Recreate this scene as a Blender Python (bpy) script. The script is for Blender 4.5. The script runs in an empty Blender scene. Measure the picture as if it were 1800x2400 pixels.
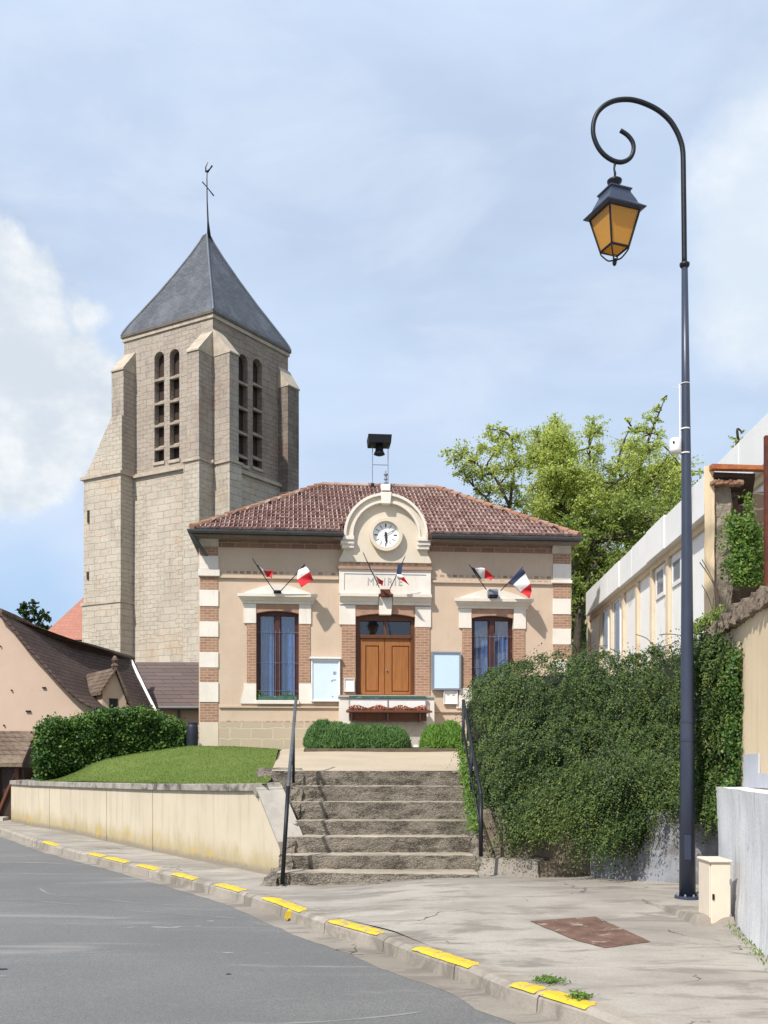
import bpy, math, random
import numpy as np
from mathutils import Vector, Matrix, noise
random.seed(7); rng = np.random.default_rng(11)
SC = bpy.context.scene; COL = SC.collection
F = 2300.0; EYE = 1.55; HY = 1780.0; CX = 900.0      # survey of the photograph: focal length, eye height, horizon
R = math.radians

# ------------------------------------------------------------------ measuring helpers
def ray(px, py): return Vector(((px-CX)/F, 1.0, (HY-py)/F))
def at(px, py, D): r = ray(px, py); return Vector((r.x*D, D, EYE+r.z*D))
def gr(px, py, z=0.0): return at(px, py, F*(EYE-z)/(py-HY))
def sstep(a, b, x):
    t = min(1, max(0, (x-a)/(b-a))) if a != b else float(x > a)
    return t*t*(3-2*t)
def lerp(a, b, t): return a+(b-a)*t
def interp(x, pts):
    if x <= pts[0][0]: return pts[0][1]
    for (x0, y0), (x1, y1) in zip(pts, pts[1:]):
        if x <= x1: return lerp(y0, y1, (x-x0)/(x1-x0))
    return pts[-1][1]

class Frame:
    """vertical wall plane: u runs left to right as seen from outside, v is distance out of the wall, z is height"""
    def __init__(s, origin, xdir):
        s.o = Vector((origin[0], origin[1], 0)); s.x = Vector((xdir[0], xdir[1], 0)).normalized()
        s.y = Vector((-s.x.y, s.x.x, 0))
        s.rot = math.atan2(s.x.y, s.x.x)
    def w(s, u, z, v=0.0): return s.o + s.x*u - s.y*v + Vector((0, 0, z))
    def hit(s, px, py, v=0.0):
        c = Vector((0, 0, EYE)); d = ray(px, py); p0 = s.o - s.y*v
        t = (p0-c).dot(s.y)/d.dot(s.y); p = c+d*t
        return (p-s.o).dot(s.x), p.z
    def u(s, px, v=0.0): return s.hit(px, HY, v)[0]
    def z(s, px, py, v=0.0): return s.hit(px, py, v)[1]

# ------------------------------------------------------------------ things, parts
MAT_OF = {}
def setp(o, **k):
    for a, b in k.items():
        if b: o[a] = b
def thing(name, label, cat, loc=(0, 0, 0), rotz=0.0, group=None, kind=None):
    o = bpy.data.objects.new(name, None); COL.objects.link(o)
    o.empty_display_size = .2
    o.location = loc; o.rotation_euler = (0, 0, rotz)
    MAT_OF[o.name] = Matrix.Translation(Vector(loc)) @ Matrix.Rotation(rotz, 4, 'Z')
    setp(o, label=label, category=cat, group=group, kind=kind)
    return o
def tag(o, label=None, cat=None, group=None, kind=None):
    setp(o, label=label, category=cat, group=group, kind=kind); return o
def parent_to(o, parent):
    o.parent = parent
    if parent is not None and parent.name in MAT_OF: MAT_OF[o.name] = MAT_OF[parent.name]
def copy_tree(o, parent=None):
    c = o.copy(); COL.objects.link(c)
    if parent: c.parent = parent
    if o.name in MAT_OF: MAT_OF[c.name] = MAT_OF[o.name]
    for ch in list(o.children): copy_tree(ch, c)
    return c

class MB:
    def __init__(s): s.v = []; s.f = []; s.m = []
    def add(s, verts, faces, mi=0):
        b = len(s.v); s.v += [tuple(p) for p in verts]
        for f in faces: s.f.append(tuple(b+i for i in f)); s.m.append(mi)
    def quad(s, a, b, c, d, mi=0): s.add([a, b, c, d], [(0, 1, 2, 3)], mi)
    def hexa(s, p, mi=0):   # p: 4 bottom, 4 top, both counter-clockwise from above
        s.add(p, [(3, 2, 1, 0), (4, 5, 6, 7), (0, 1, 5, 4), (1, 2, 6, 5), (2, 3, 7, 6), (3, 0, 4, 7)], mi)
    def box(s, lo, hi, mi=0):
        x0, y0, z0 = lo; x1, y1, z1 = hi
        s.hexa([(x0, y0, z0), (x1, y0, z0), (x1, y1, z0), (x0, y1, z0), (x0, y0, z1), (x1, y0, z1), (x1, y1, z1), (x0, y1, z1)], mi)
    def prism(s, poly, vec, mi=0):
        n = len(poly); vec = Vector(vec); P = [Vector(p) for p in poly]
        nrm = Vector((0, 0, 0))
        for i in range(n): nrm += P[i].cross(P[(i+1) % n])
        if nrm.dot(vec) > 0: P.reverse()
        s.add(P+[p+vec for p in P], [tuple(range(n)), tuple(range(2*n-1, n-1, -1))] +
              [(i, n+i, n+(i+1) % n, (i+1) % n) for i in range(n)], mi)
    def fbox(s, fr, u0, u1, z0, z1, v0, v1, mi=0):   # box on a wall frame, v outwards
        a = min(v0, v1); b = max(v0, v1)
        s.hexa([fr.w(u0, z0, b), fr.w(u1, z0, b), fr.w(u1, z0, a), fr.w(u0, z0, a),
                fr.w(u0, z1, b), fr.w(u1, z1, b), fr.w(u1, z1, a), fr.w(u0, z1, a)], mi)
    def pbox(s, fr, px0, py0, px1, py1, v0, v1, mi=0):   # box by measured photo corners on plane v1
        pm = (py0+py1)/2; qm = (px0+px1)/2
        u0 = fr.u(px0, v1); u1 = fr.u(px1, v1); z1 = fr.z(qm, py0, v1); z0 = fr.z(qm, py1, v1)
        s.fbox(fr, u0, u1, z0, z1, v0, v1, mi); return u0, u1, z0, z1
    def fprism(s, fr, uz, v0, v1, mi=0):
        s.prism([fr.w(u, z, v1) for u, z in uz], fr.y*(v1-v0), mi)
    def profile(s, fr, prof, u0, u1, mi=0, skew=0.0):  # prof: (v,z) section swept along u
        a = [fr.w(u0-(skew*v), z, v) for v, z in prof]; b = [fr.w(u1+(skew*v), z, v) for v, z in prof]
        n = len(prof)
        s.add(a+b, [tuple(range(n)), tuple(range(2*n-1, n-1, -1))]+[(i, n+i, n+(i+1) % n, (i+1) % n) for i in range(n)], mi)
    def tube(s, pts, rad, n=8, mi=0, cap=True, up=None):
        pts = [Vector(p) for p in pts]; k = len(pts)
        if not hasattr(rad, '__len__'): rad = [rad]*k
        rings = []; prev = None
        for i, p in enumerate(pts):
            t = (pts[min(i+1, k-1)]-pts[max(i-1, 0)]).normalized()
            if prev is None:
                a = Vector((0, 0, 1)) if abs(t.z) < .9 else Vector((0, 1, 0))
                e = t.cross(a).normalized()
            else: e = (prev-t*prev.dot(t)).normalized()
            prev = e; g = t.cross(e)
            rings.append([p+(e*math.cos(2*math.pi*j/n)+g*math.sin(2*math.pi*j/n))*rad[i] for j in range(n)])
        vs = [q for r in rings for q in r]; fs = []
        for i in range(k-1):
            for j in range(n):
                fs.append((i*n+j, i*n+(j+1) % n, (i+1)*n+(j+1) % n, (i+1)*n+j))
        if cap: fs.append(tuple(range(n-1, -1, -1))); fs.append(tuple((k-1)*n+j for j in range(n)))
        s.add(vs, fs, mi)
    def lathe(s, c, prof, n=16, mi=0, rot=0.0, sq=1.0):   # prof (r,z)
        c = Vector(c); vs = []; fs = []
        for r_, z in prof:
            for j in range(n):
                a = rot+2*math.pi*j/n; vs.append((c.x+r_*math.cos(a), c.y+r_*math.sin(a)*sq, c.z+z))
        for i in range(len(prof)-1):
            for j in range(n): fs.append((i*n+j, i*n+(j+1) % n, (i+1)*n+(j+1) % n, (i+1)*n+j))
        fs.append(tuple(range(n-1, -1, -1))); fs.append(tuple((len(prof)-1)*n+j for j in range(n)))
        s.add(vs, fs, mi)
    def blob(s, c, r, seg=10, amp=.15, mi=0, fr=2.0, sc=(1, 1, 1)):
        vs = []; fs = []; m = seg//2+1; c = Vector(c)
        for i in range(m+1):
            th = math.pi*i/m
            for j in range(seg):
                ph = 2*math.pi*j/seg
                d = Vector((math.sin(th)*math.cos(ph)*sc[0], math.sin(th)*math.sin(ph)*sc[1], math.cos(th)*sc[2]))
                k = 1+amp*noise.noise(d*fr+c*3.1); vs.append(c+d*r*k)
        for i in range(m):
            for j in range(seg): fs.append((i*seg+j, (i+1)*seg+j, (i+1)*seg+(j+1) % seg, i*seg+(j+1) % seg))
        s.add(vs, fs, mi)
    def grid(s, fn, nu, nv, mi=0):
        vs = [fn(i/nu, j/nv) for j in range(nv+1) for i in range(nu+1)]
        s.add(vs, [(j*(nu+1)+i, j*(nu+1)+i+1, (j+1)*(nu+1)+i+1, (j+1)*(nu+1)+i) for j in range(nv) for i in range(nu)], mi)
    def rough(s, corners, nx, ny, nz, amp, fr=6.0, mi=0, keep=0.0):
        """hexahedron with subdivided faces pushed about by a noise that depends on place only, so edges stay closed"""
        P = [Vector(p) for p in corners]
        def tri(a, b, c):
            lo = P[0].lerp(P[1], a).lerp(P[3].lerp(P[2], a), b); hi = P[4].lerp(P[5], a).lerp(P[7].lerp(P[6], a), b)
            p = lo.lerp(hi, c)
            n = noise.noise_vector(p*fr)*.6+noise.noise_vector(p*fr*2.7)*.4
            return p+n*amp
        s.grid(lambda a, b: tri(a, 1-b, 0), nx, ny, mi); s.grid(lambda a, b: tri(a, b, 1), nx, ny, mi)
        s.grid(lambda a, b: tri(a, 0, b), nx, nz, mi); s.grid(lambda a, b: tri(1-a, 1, b), nx, nz, mi)
        s.grid(lambda a, b: tri(0, 1-a, b), ny, nz, mi); s.grid(lambda a, b: tri(1, a, b), ny, nz, mi)
    def build(s, name, mats, parent=None, smooth=False, world=True, bevel=0.0, label=None, weld=False, sub=0):
        me = bpy.data.meshes.new(name)
        vs = s.v
        if world and parent is not None and parent.name in MAT_OF:
            inv = MAT_OF[parent.name].inverted(); vs = [tuple(inv @ Vector(p)) for p in vs]
        me.from_pydata(vs, [], s.f)
        if not isinstance(mats, (list, tuple)): mats = [mats]
        for m in mats: me.materials.append(m)
        me.polygons.foreach_set('material_index', s.m)
        me.polygons.foreach_set('use_smooth', [smooth]*len(s.f))
        me.update()
        o = bpy.data.objects.new(name, me); COL.objects.link(o)
        if parent is not None: parent_to(o, parent)
        if weld:
            w = o.modifiers.new('w', 'WELD'); w.merge_threshold = .0005
        if bevel:
            b = o.modifiers.new('b', 'BEVEL'); b.width = bevel; b.segments = 2; b.limit_method = 'ANGLE'; b.angle_limit = R(40)
        if label: o['label'] = label
        return o

def wall_open(mb, fr, u0, u1, z0, z1, ops, v, depth, mi=0, mr=None):
    """front sheet of a wall with rectangular openings and their reveals (depth inwards)"""
    us = sorted(set([u0, u1]+[a for o in ops for a in o[:2]])); zs = sorted(set([z0, z1]+[a for o in ops for a in o[2:4]]))
    for a, b in zip(us, us[1:]):
        for c, d in zip(zs, zs[1:]):
            um = (a+b)/2; zm = (c+d)/2
            if any(o[0] < um < o[1] and o[2] < zm < o[3] for o in ops): continue
            mb.quad(fr.w(a, c, v), fr.w(b, c, v), fr.w(b, d, v), fr.w(a, d, v), mi)
    mr = mi if mr is None else mr
    for a, b, c, d in [o[:4] for o in ops]:
        w = v-depth
        mb.quad(fr.w(a, c, v), fr.w(a, d, v), fr.w(a, d, w), fr.w(a, c, w), mr)
        mb.quad(fr.w(b, d, v), fr.w(b, c, v), fr.w(b, c, w), fr.w(b, d, w), mr)
        mb.quad(fr.w(a, d, v), fr.w(b, d, v), fr.w(b, d, w), fr.w(a, d, w), mr)
        mb.quad(fr.w(b, c, v), fr.w(a, c, v), fr.w(a, c, w), fr.w(b, c, w), mr)

# ------------------------------------------------------------------ materials
class G:
    def __init__(s, name):
        s.m = bpy.data.materials.new(name); s.m.use_nodes = True; s.nt = s.m.node_tree; s.nt.nodes.clear()
        s.out = s.n('ShaderNodeOutputMaterial')
    def n(s, t, **k):
        x = s.nt.nodes.new(t)
        for a, b in k.items():
            if a.startswith('i_'):
                kk = a[2:]; kk = int(kk) if kk.isdigit() else kk.replace('_', ' ')
                x.inputs[kk].default_value = b
            else: setattr(x, a, b)
        return x
    def l(s, a, b): s.nt.links.new(a, b); return s
    def obj(s): return s.n('ShaderNodeTexCoord').outputs['Object']
    def uz(s, co=None):   # (x+y, z, 0): courses on any upright face
        co = co or s.obj(); sp = s.n('ShaderNodeSeparateXYZ'); s.l(co, sp.inputs[0])
        a = s.n('ShaderNodeMath', operation='ADD'); s.l(sp.outputs[0], a.inputs[0]); s.l(sp.outputs[1], a.inputs[1])
        c = s.n('ShaderNodeCombineXYZ'); s.l(a.outputs[0], c.inputs[0]); s.l(sp.outputs[2], c.inputs[1]); return c.outputs[0]
    def scale(s, co, v):
        m = s.n('ShaderNodeMapping'); m.inputs['Scale'].default_value = v; s.l(co, m.inputs[0]); return m.outputs[0]
    def noise(s, co, scale, detail=5, rough=.6, dist=0.0):
        x = s.n('ShaderNodeTexNoise'); x.inputs['Scale'].default_value = scale; x.inputs['Detail'].default_value = detail
        x.inputs['Roughness'].default_value = rough; x.inputs['Distortion'].default_value = dist; s.l(co, x.inputs['Vector']); return x.outputs['Fac']
    def ramp(s, fac, a, b, ca=0.0, cb=1.0):
        x = s.n('ShaderNodeMapRange'); x.interpolation_type = 'SMOOTHSTEP'
        x.inputs['From Min'].default_value = a; x.inputs['From Max'].default_value = b
        x.inputs['To Min'].default_value = ca; x.inputs['To Max'].default_value = cb; s.l(fac, x.inputs['Value']); return x.outputs[0]
    def mix(s, fac, a, b, mode='MIX'):
        x = s.n('ShaderNodeMix'); x.data_type = 'RGBA'; x.blend_type = mode
        for k, q in ((0, fac), (6, a), (7, b)):
            if isinstance(q, (int, float)): x.inputs[k].default_value = q
            elif isinstance(q, (tuple, list)): x.inputs[k].default_value = (*q[:3], 1)
            else: s.l(q, x.inputs[k])
        return x.outputs[2]
    def math(s, op, a, b=None):
        x = s.n('ShaderNodeMath', operation=op)
        for k, q in ((0, a), (1, b)):
            if q is None: continue
            if isinstance(q, (int, float)): x.inputs[k].default_value = q
            else: s.l(q, x.inputs[k])
        return x.outputs[0]
    def bump(s, h, strength=.3, dist=.02, nrm=None):
        x = s.n('ShaderNodeBump'); x.inputs['Strength'].default_value = strength; x.inputs['Distance'].default_value = dist
        s.l(h, x.inputs['Height'])
        if nrm: s.l(nrm, x.inputs['Normal'])
        return x.outputs[0]
    def done(s, col, rough=.9, nrm=None, metal=0.0, spec=.3, **k):
        p = s.n('ShaderNodeBsdfPrincipled')
        if isinstance(col, (tuple, list)): p.inputs['Base Color'].default_value = (*col[:3], 1)
        else: s.l(col, p.inputs['Base Color'])
        if isinstance(rough, (int, float)): p.inputs['Roughness'].default_value = rough
        else: s.l(rough, p.inputs['Roughness'])
        p.inputs['Metallic'].default_value = metal; p.inputs['Specular IOR Level'].default_value = spec
        if nrm: s.l(nrm, p.inputs['Normal'])
        for a, b in k.items(): p.inputs[a].default_value = b
        s.l(p.outputs[0], s.out.inputs[0]); return s.m

def m_plain(name, c1, c2=None, sc=3.0, rough=.85, bs=60, bst=.15, bd=.01, spec=.3, metal=0.0, c3=None, s3=.7, t3=(.55, .7)):
    g = G(name); co = g.obj(); c2 = c2 or tuple(x*.8 for x in c1)
    c = g.mix(g.ramp(g.noise(co, sc, 6, .65), .35, .65), c1, c2)
    if c3: c = g.mix(g.ramp(g.noise(co, s3, 5, .7, .5), *t3), c, c3)
    return g.done(c, rough, g.bump(g.noise(co, bs, 4, .7), bst, bd), metal, spec)

def m_brick(name, c1, c2, cm, bw=.22, bh=.07, ms=.008, vary=None, bst=.5, stain=None, bd=.006):
    g = G(name); co = g.uz(); o = g.obj()
    wob = g.n('ShaderNodeVectorMath', operation='ADD')
    nz = g.n('ShaderNodeTexNoise'); nz.inputs['Scale'].default_value = 6; g.l(o, nz.inputs['Vector'])
    sc_ = g.n('ShaderNodeVectorMath', operation='SCALE'); sc_.inputs['Scale'].default_value = bh*.12; g.l(nz.outputs['Color'], sc_.inputs[0]); sc_.inputs['Scale'].default_value = bh*(.45 if bh > .18 else .12)
    g.l(co, wob.inputs[0]); g.l(sc_.outputs[0], wob.inputs[1])
    b = g.n('ShaderNodeTexBrick'); g.l(wob.outputs[0], b.inputs['Vector'])
    b.inputs['Scale'].default_value = 1; b.inputs['Mortar Size'].default_value = ms; b.inputs['Mortar Smooth'].default_value = .3
    b.inputs['Brick Width'].default_value = bw; b.inputs['Row Height'].default_value = bh; b.inputs['Bias'].default_value = 0
    b.inputs['Color1'].default_value = (*c1, 1); b.inputs['Color2'].default_value = (*c2, 1); b.inputs['Mortar'].default_value = (*cm, 1)
    c = b.outputs['Color']
    if vary:
        c = g.mix(g.ramp(g.noise(o, .55, 8, .72), .46, .62, 0, .85), c, vary)
        c = g.mix(g.ramp(g.noise(g.scale(o, (1, 1, 2.2)), 3.2, 8, .8), .52, .64, 0, .75), c, tuple(x*.62 for x in c2))
        c = g.mix(g.ramp(g.noise(o, 2.1, 7, .8), .58, .68, 0, .6), c, tuple(min(1, x*1.28) for x in c1))
    if stain: c = g.mix(g.ramp(g.noise(g.scale(o, (1, 1, .25)), 1.3, 6, .7), .55, .75, 0, .6), c, stain)
    c = g.mix(g.ramp(g.noise(o, 7, 7, .75), .3, .7, .0, .7), c, (.5, .5, .5), 'SOFT_LIGHT')
    h = g.math('SUBTRACT', g.math('MULTIPLY', g.noise(o, 30, 5, .7), .6), b.outputs['Fac'])
    return g.done(c, .93, g.bump(h, bst, bd), 0, .2)

def m_leaf(name, cols, trans=.35, rough=.5, dead=None):
    g = G(name); geo = g.n('ShaderNodeNewGeometry'); r = g.n('ShaderNodeValToRGB'); el = r.color_ramp.elements
    el[0].position = 0; el[0].color = (*cols[0], 1); el[1].position = 1; el[1].color = (*cols[-1], 1)
    for i, c in enumerate(cols[1:-1]):
        e = el.new((i+1)/(len(cols)-1)); e.color = (*c, 1)
    co = g.obj()
    f = g.math('ADD', g.math('MULTIPLY', geo.outputs['Random Per Island'], .55), g.math('MULTIPLY', g.noise(co, .9, 4, .6), .45))
    g.l(g.ramp(f, .2, .8), r.inputs[0])
    d = g.n('ShaderNodeBsdfPrincipled'); g.l(r.outputs[0], d.inputs['Base Color']); d.inputs['Roughness'].default_value = rough
    d.inputs['Specular IOR Level'].default_value = .25
    t = g.n('ShaderNodeBsdfTranslucent'); g.l(g.mix(1.0, r.outputs[0], (1.25, 1.35, .5), 'MULTIPLY'), t.inputs[0])
    mx = g.n('ShaderNodeMixShader'); mx.inputs[0].default_value = trans
    g.l(d.outputs[0], mx.inputs[1]); g.l(t.outputs[0], mx.inputs[2]); g.l(mx.outputs[0], g.out.inputs[0]); return g.m

M = {}
def m_streak(name, c1, c2, c3):
    g = G(name); co = g.obj()
    c = g.mix(g.ramp(g.noise(co, 1.3, 7, .7), .35, .65), c1, c2)
    c = g.mix(g.ramp(g.noise(g.scale(co, (6, 6, .35)), 1.6, 7, .75), .54, .72, 0, .45), c, c3)
    c = g.mix(g.ramp(g.noise(co, 2.4, 8, .8), .60, .72, 0, .5), c, c3)
    return g.done(c, .9, g.bump(g.noise(co, 60, 5, .7), .25, .005), 0, .25)
M['plaster'] = m_streak('plaster', (.565, .44, .335), (.52, .40, .30), (.40, .31, .225))
M['plaster_light'] = m_streak('plaster_light', (.66, .575, .465), (.61, .53, .42), (.46, .40, .32))
M['stone_white'] = m_streak('stone_white', (.74, .69, .62), (.67, .61, .54), (.47, .42, .36))
M['stone_grey'] = m_plain('stone_grey', (.47, .43, .37), (.38, .35, .31), 4, .9, 50, .3, .006)
M['brick'] = m_brick('brick', (.38, .22, .145), (.30, .165, .11), (.46, .35, .265), .21, .07, .008, stain=(.20, .12, .09))
M['brick_flat'] = m_plain('brick_flat', (.39, .24, .17), (.33, .20, .14), 6, .9, 70, .3, .006, c3=(.26, .15, .11), s3=2)
M['brick_dark'] = m_brick('brick_dark', (.30, .18, .13), (.22, .13, .10), (.38, .29, .23), .36, .16, .012, stain=(.10, .07, .06))
M['frieze_pale'] = m_brick('frieze_pale', (.50, .39, .295), (.28, .165, .11), (.52, .42, .32), .17, .13, .035)
M['plinth'] = m_brick('plinth', (.47, .385, .285), (.44, .36, .265), (.54, .47, .37), .55, .27, .014)
M['tile'] = None
def m_tile(name, cols, sp=.3):
    g = G(name); geo = g.n('ShaderNodeNewGeometry'); r = g.n('ShaderNodeValToRGB'); el = r.color_ramp.elements
    el[0].position = 0; el[0].color = (*cols[0], 1); el[1].position = 1; el[1].color = (*cols[-1], 1)
    for i, c in enumerate(cols[1:-1]): e = el.new((i+1)/(len(cols)-1)); e.color = (*c, 1)
    co = g.obj()
    f = g.math('ADD', g.math('MULTIPLY', geo.outputs['Random Per Island'], .6), g.math('MULTIPLY', g.noise(co, 1.2, 6, .7), .4))
    g.l(g.ramp(f, .15, .85), r.inputs[0])
    c = g.mix(g.ramp(g.noise(co, 5, 6, .75), .58, .75, 0, .6), r.outputs[0], (.10, .075, .06))
    return g.done(c, .85, g.bump(g.noise(co, 40, 4, .7), .4, .01), 0, sp)
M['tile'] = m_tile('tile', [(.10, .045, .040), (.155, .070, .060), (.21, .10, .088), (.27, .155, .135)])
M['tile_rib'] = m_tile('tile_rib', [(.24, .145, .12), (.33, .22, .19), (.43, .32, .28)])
M['tile_orange'] = m_tile('tile_orange', [(.25, .12, .075), (.32, .165, .10), (.30, .195, .145)])
M['tile_under'] = m_plain('tile_under', (.11, .045, .035), (.07, .03, .025), 5)
M['gutter'] = m_plain('gutter', (.085, .095, .10), (.06, .065, .07), 2, .5, 20, .1, .01, .5)
M['dark_paint'] = m_plain('dark_paint', (.010, .012, .017), (.008, .009, .012), 5, .45)
M['frame_red'] = m_plain('frame_red', (.075, .018, .012), (.05, .012, .01), 5, .45, spec=.5)
M['door_wood'] = None
def m_wood(name, c1, c2, sx=18):
    g = G(name); co = g.obj()
    n = g.noise(g.scale(co, (sx, sx, 1.2)), 1.5, 6, .7, .6)
    c = g.mix(g.ramp(n, .3, .7), c1, c2)
    return g.done(c, .5, g.bump(n, .2, .003), 0, .4)
M['door_wood'] = m_wood('door_wood', (.34, .135, .035), (.25, .09, .025))
M['door_dark'] = m_wood('door_dark', (.13, .045, .017), (.09, .03, .012))
M['wood_brown'] = m_wood('wood_brown', (.15, .055, .03), (.09, .035, .022))
M['timber'] = m_wood('timber', (.055, .03, .02), (.03, .018, .013))
M['white_paint'] = m_plain('white_paint', (.78, .76, .74), (.72, .70, .68), 3, .5, 40, .08, .003)
M['paper'] = m_plain('paper', (.60, .70, .88), (.64, .73, .88), 1.5, .25, 30, .03, .002, spec=.5)
M['paper_blank'] = m_plain('paper_blank', (.52, .67, .90), (.55, .69, .90), .8, .15, 30, .02, .002, spec=.6)
M['ink'] = m_plain('ink', (.20, .21, .24), (.28, .28, .30), 9)
M['ink_dark'] = m_plain('ink_dark', (.02, .022, .03), (.03, .03, .04), 9)
M['grey_metal'] = m_plain('grey_metal', (.20, .23, .29), (.16, .18, .22), 4, .45, spec=.5)
M['alu'] = m_plain('alu', (.32, .35, .38), (.28, .30, .33), 4, .4, metal=.6)
M['green_metal'] = m_plain('green_metal', (.06, .14, .11), (.04, .09, .075), 6, .6, c3=(.30, .36, .33), s3=3)
def m_glass(name, tint, g1=.35):
    g = G(name); t = g.n('ShaderNodeBsdfTransparent'); t.inputs[0].default_value = (*tint, 1)
    gl = g.n('ShaderNodeBsdfGlossy'); gl.inputs['Roughness'].default_value = .03; gl.inputs[0].default_value = (.9, .95, 1, 1)
    co = g.obj(); g.l(g.bump(g.noise(co, 2.5, 2, .5), .05, .02), gl.inputs['Normal'])
    mx = g.n('ShaderNodeMixShader'); mx.inputs[0].default_value = g1
    g.l(t.outputs[0], mx.inputs[1]); g.l(gl.outputs[0], mx.inputs[2]); g.l(mx.outputs[0], g.out.inputs[0]); return g.m
M['glass'] = m_glass('glass', (.55, .68, .92), .16)
M['glass_dark'] = m_glass('glass_dark', (.10, .12, .2), .10)
M['curtain'] = m_plain('curtain', (.21, .30, .44), (.15, .23, .35), 3, .8)  # white cloth; the blue light on it is put into the colour
M['curtain_pale'] = m_plain('curtain_pale', (.40, .46, .56), (.30, .36, .46), 3, .8)
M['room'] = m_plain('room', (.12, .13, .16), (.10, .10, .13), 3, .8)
M['clock_white'] = m_plain('clock_white', (.86, .86, .85), (.83, .83, .82), 3, .3, 20, .02, .001, spec=.5)
M['flag_red'] = m_plain('flag_red', (.62, .03, .04), (.52, .02, .03), 5, .8)
M['flag_white'] = m_plain('flag_white', (.74, .72, .72), (.68, .66, .66), 5, .8)
M['flag_blue'] = m_plain('flag_blue', (.03, .045, .10), (.025, .035, .08), 5, .8)
M['slate'] = None
g = G('slate'); co = g.obj(); sp = g.n('ShaderNodeSeparateXYZ'); g.l(co, sp.inputs[0])
a_ = g.math('ADD', sp.outputs[0], sp.outputs[1]); cb = g.n('ShaderNodeCombineXYZ'); g.l(a_, cb.inputs[0]); g.l(sp.outputs[2], cb.inputs[1])
b_ = g.n('ShaderNodeTexBrick'); g.l(cb.outputs[0], b_.inputs['Vector'])
for k_, v_ in (('Scale', 1), ('Mortar Size', .012), ('Brick Width', .30), ('Row Height', .16), ('Bias', 0.0)): b_.inputs[k_].default_value = v_
b_.inputs['Color1'].default_value = (.080, .086, .098, 1); b_.inputs['Color2'].default_value = (.048, .052, .062, 1); b_.inputs['Mortar'].default_value = (.035, .04, .05, 1)
c_ = g.mix(g.ramp(g.noise(g.scale(co, (1, 1, .35)), 1.1, 6, .7), .45, .7, 0, .6), b_.outputs['Color'], (.135, .145, .165))
c_ = g.mix(g.ramp(g.noise(co, 3, 6, .75), .55, .75, 0, .7), c_, (.055, .06, .07))
M['slate'] = g.done(c_, .5, g.bump(g.math('SUBTRACT', g.math('MULTIPLY', g.noise(co, 12, 5, .7), .9), b_.outputs['Fac']), .5, .02), 0, .5)
M['zinc'] = m_plain('zinc', (.135, .15, .18), (.10, .115, .14), 1.5, .45, 20, .2, .01, .5)
M['tower'] = m_brick('tower', (.49, .42, .34), (.42, .345, .27), (.36, .305, .245), .42, .20, .007, vary=(.50, .375, .27), bst=1.0, stain=(.27, .235, .20), bd=.025)
M['tower_top'] = m_brick('tower_top', (.42, .36, .30), (.35, .295, .245), (.30, .255, .215), .38, .19, .007, vary=(.36, .27, .22), bst=1.0, stain=(.20, .17, .145), bd=.025)
M['tower_dark'] = m_brick('tower_dark', (.22, .17, .13), (.17, .13, .10), (.13, .10, .08), .5, .3, .02, vary=(.10, .08, .07), bst=.8, bd=.02)
M['tower_ledge'] = m_plain('tower_ledge', (.47, .405, .32), (.37, .315, .25), 3, .9, 25, .5, .02, c3=(.30, .26, .20), s3=1.5)
M['tower_slab'] = m_plain('tower_slab', (.36, .31, .25), (.25, .21, .17), 3, .9, 25, .5, .02)
M['asphalt'] = None
# asphalt
g = G('asphalt'); co = g.obj()
c_ = g.mix(g.ramp(g.noise(co, .35, 6, .6), .3, .7), (.158, .156, .152), (.205, .202, .196))
c_ = g.mix(g.ramp(g.noise(g.scale(co, (.25, 1.6, 1)), 1.0, 6, .65, .3), .52, .70, 0, .55), c_, (.235, .232, .225))
c_ = g.mix(g.ramp(g.noise(co, 120, 3, .7), .40, .62, 0, .75), c_, (.085, .087, .092))
c_ = g.mix(g.ramp(g.noise(co, 75, 3, .7), .60, .70, 0, .7), c_, (.33, .33, .32))
c_ = g.mix(g.ramp(g.noise(g.scale(co, (.12, .9, 1)), 1.7, 7, .7, .6), .56, .66, 0, .6), c_, (.27, .262, .25))
c_ = g.mix(g.ramp(g.noise(g.scale(co, (.3, .8, 1)), .8, 5, .7, .4), .57, .70, 0, .5), c_, (.115, .118, .125))
M['asphalt'] = g.done(c_, .85, g.bump(g.noise(co, 160, 3, .7), .35, .006), 0, .25)
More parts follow.
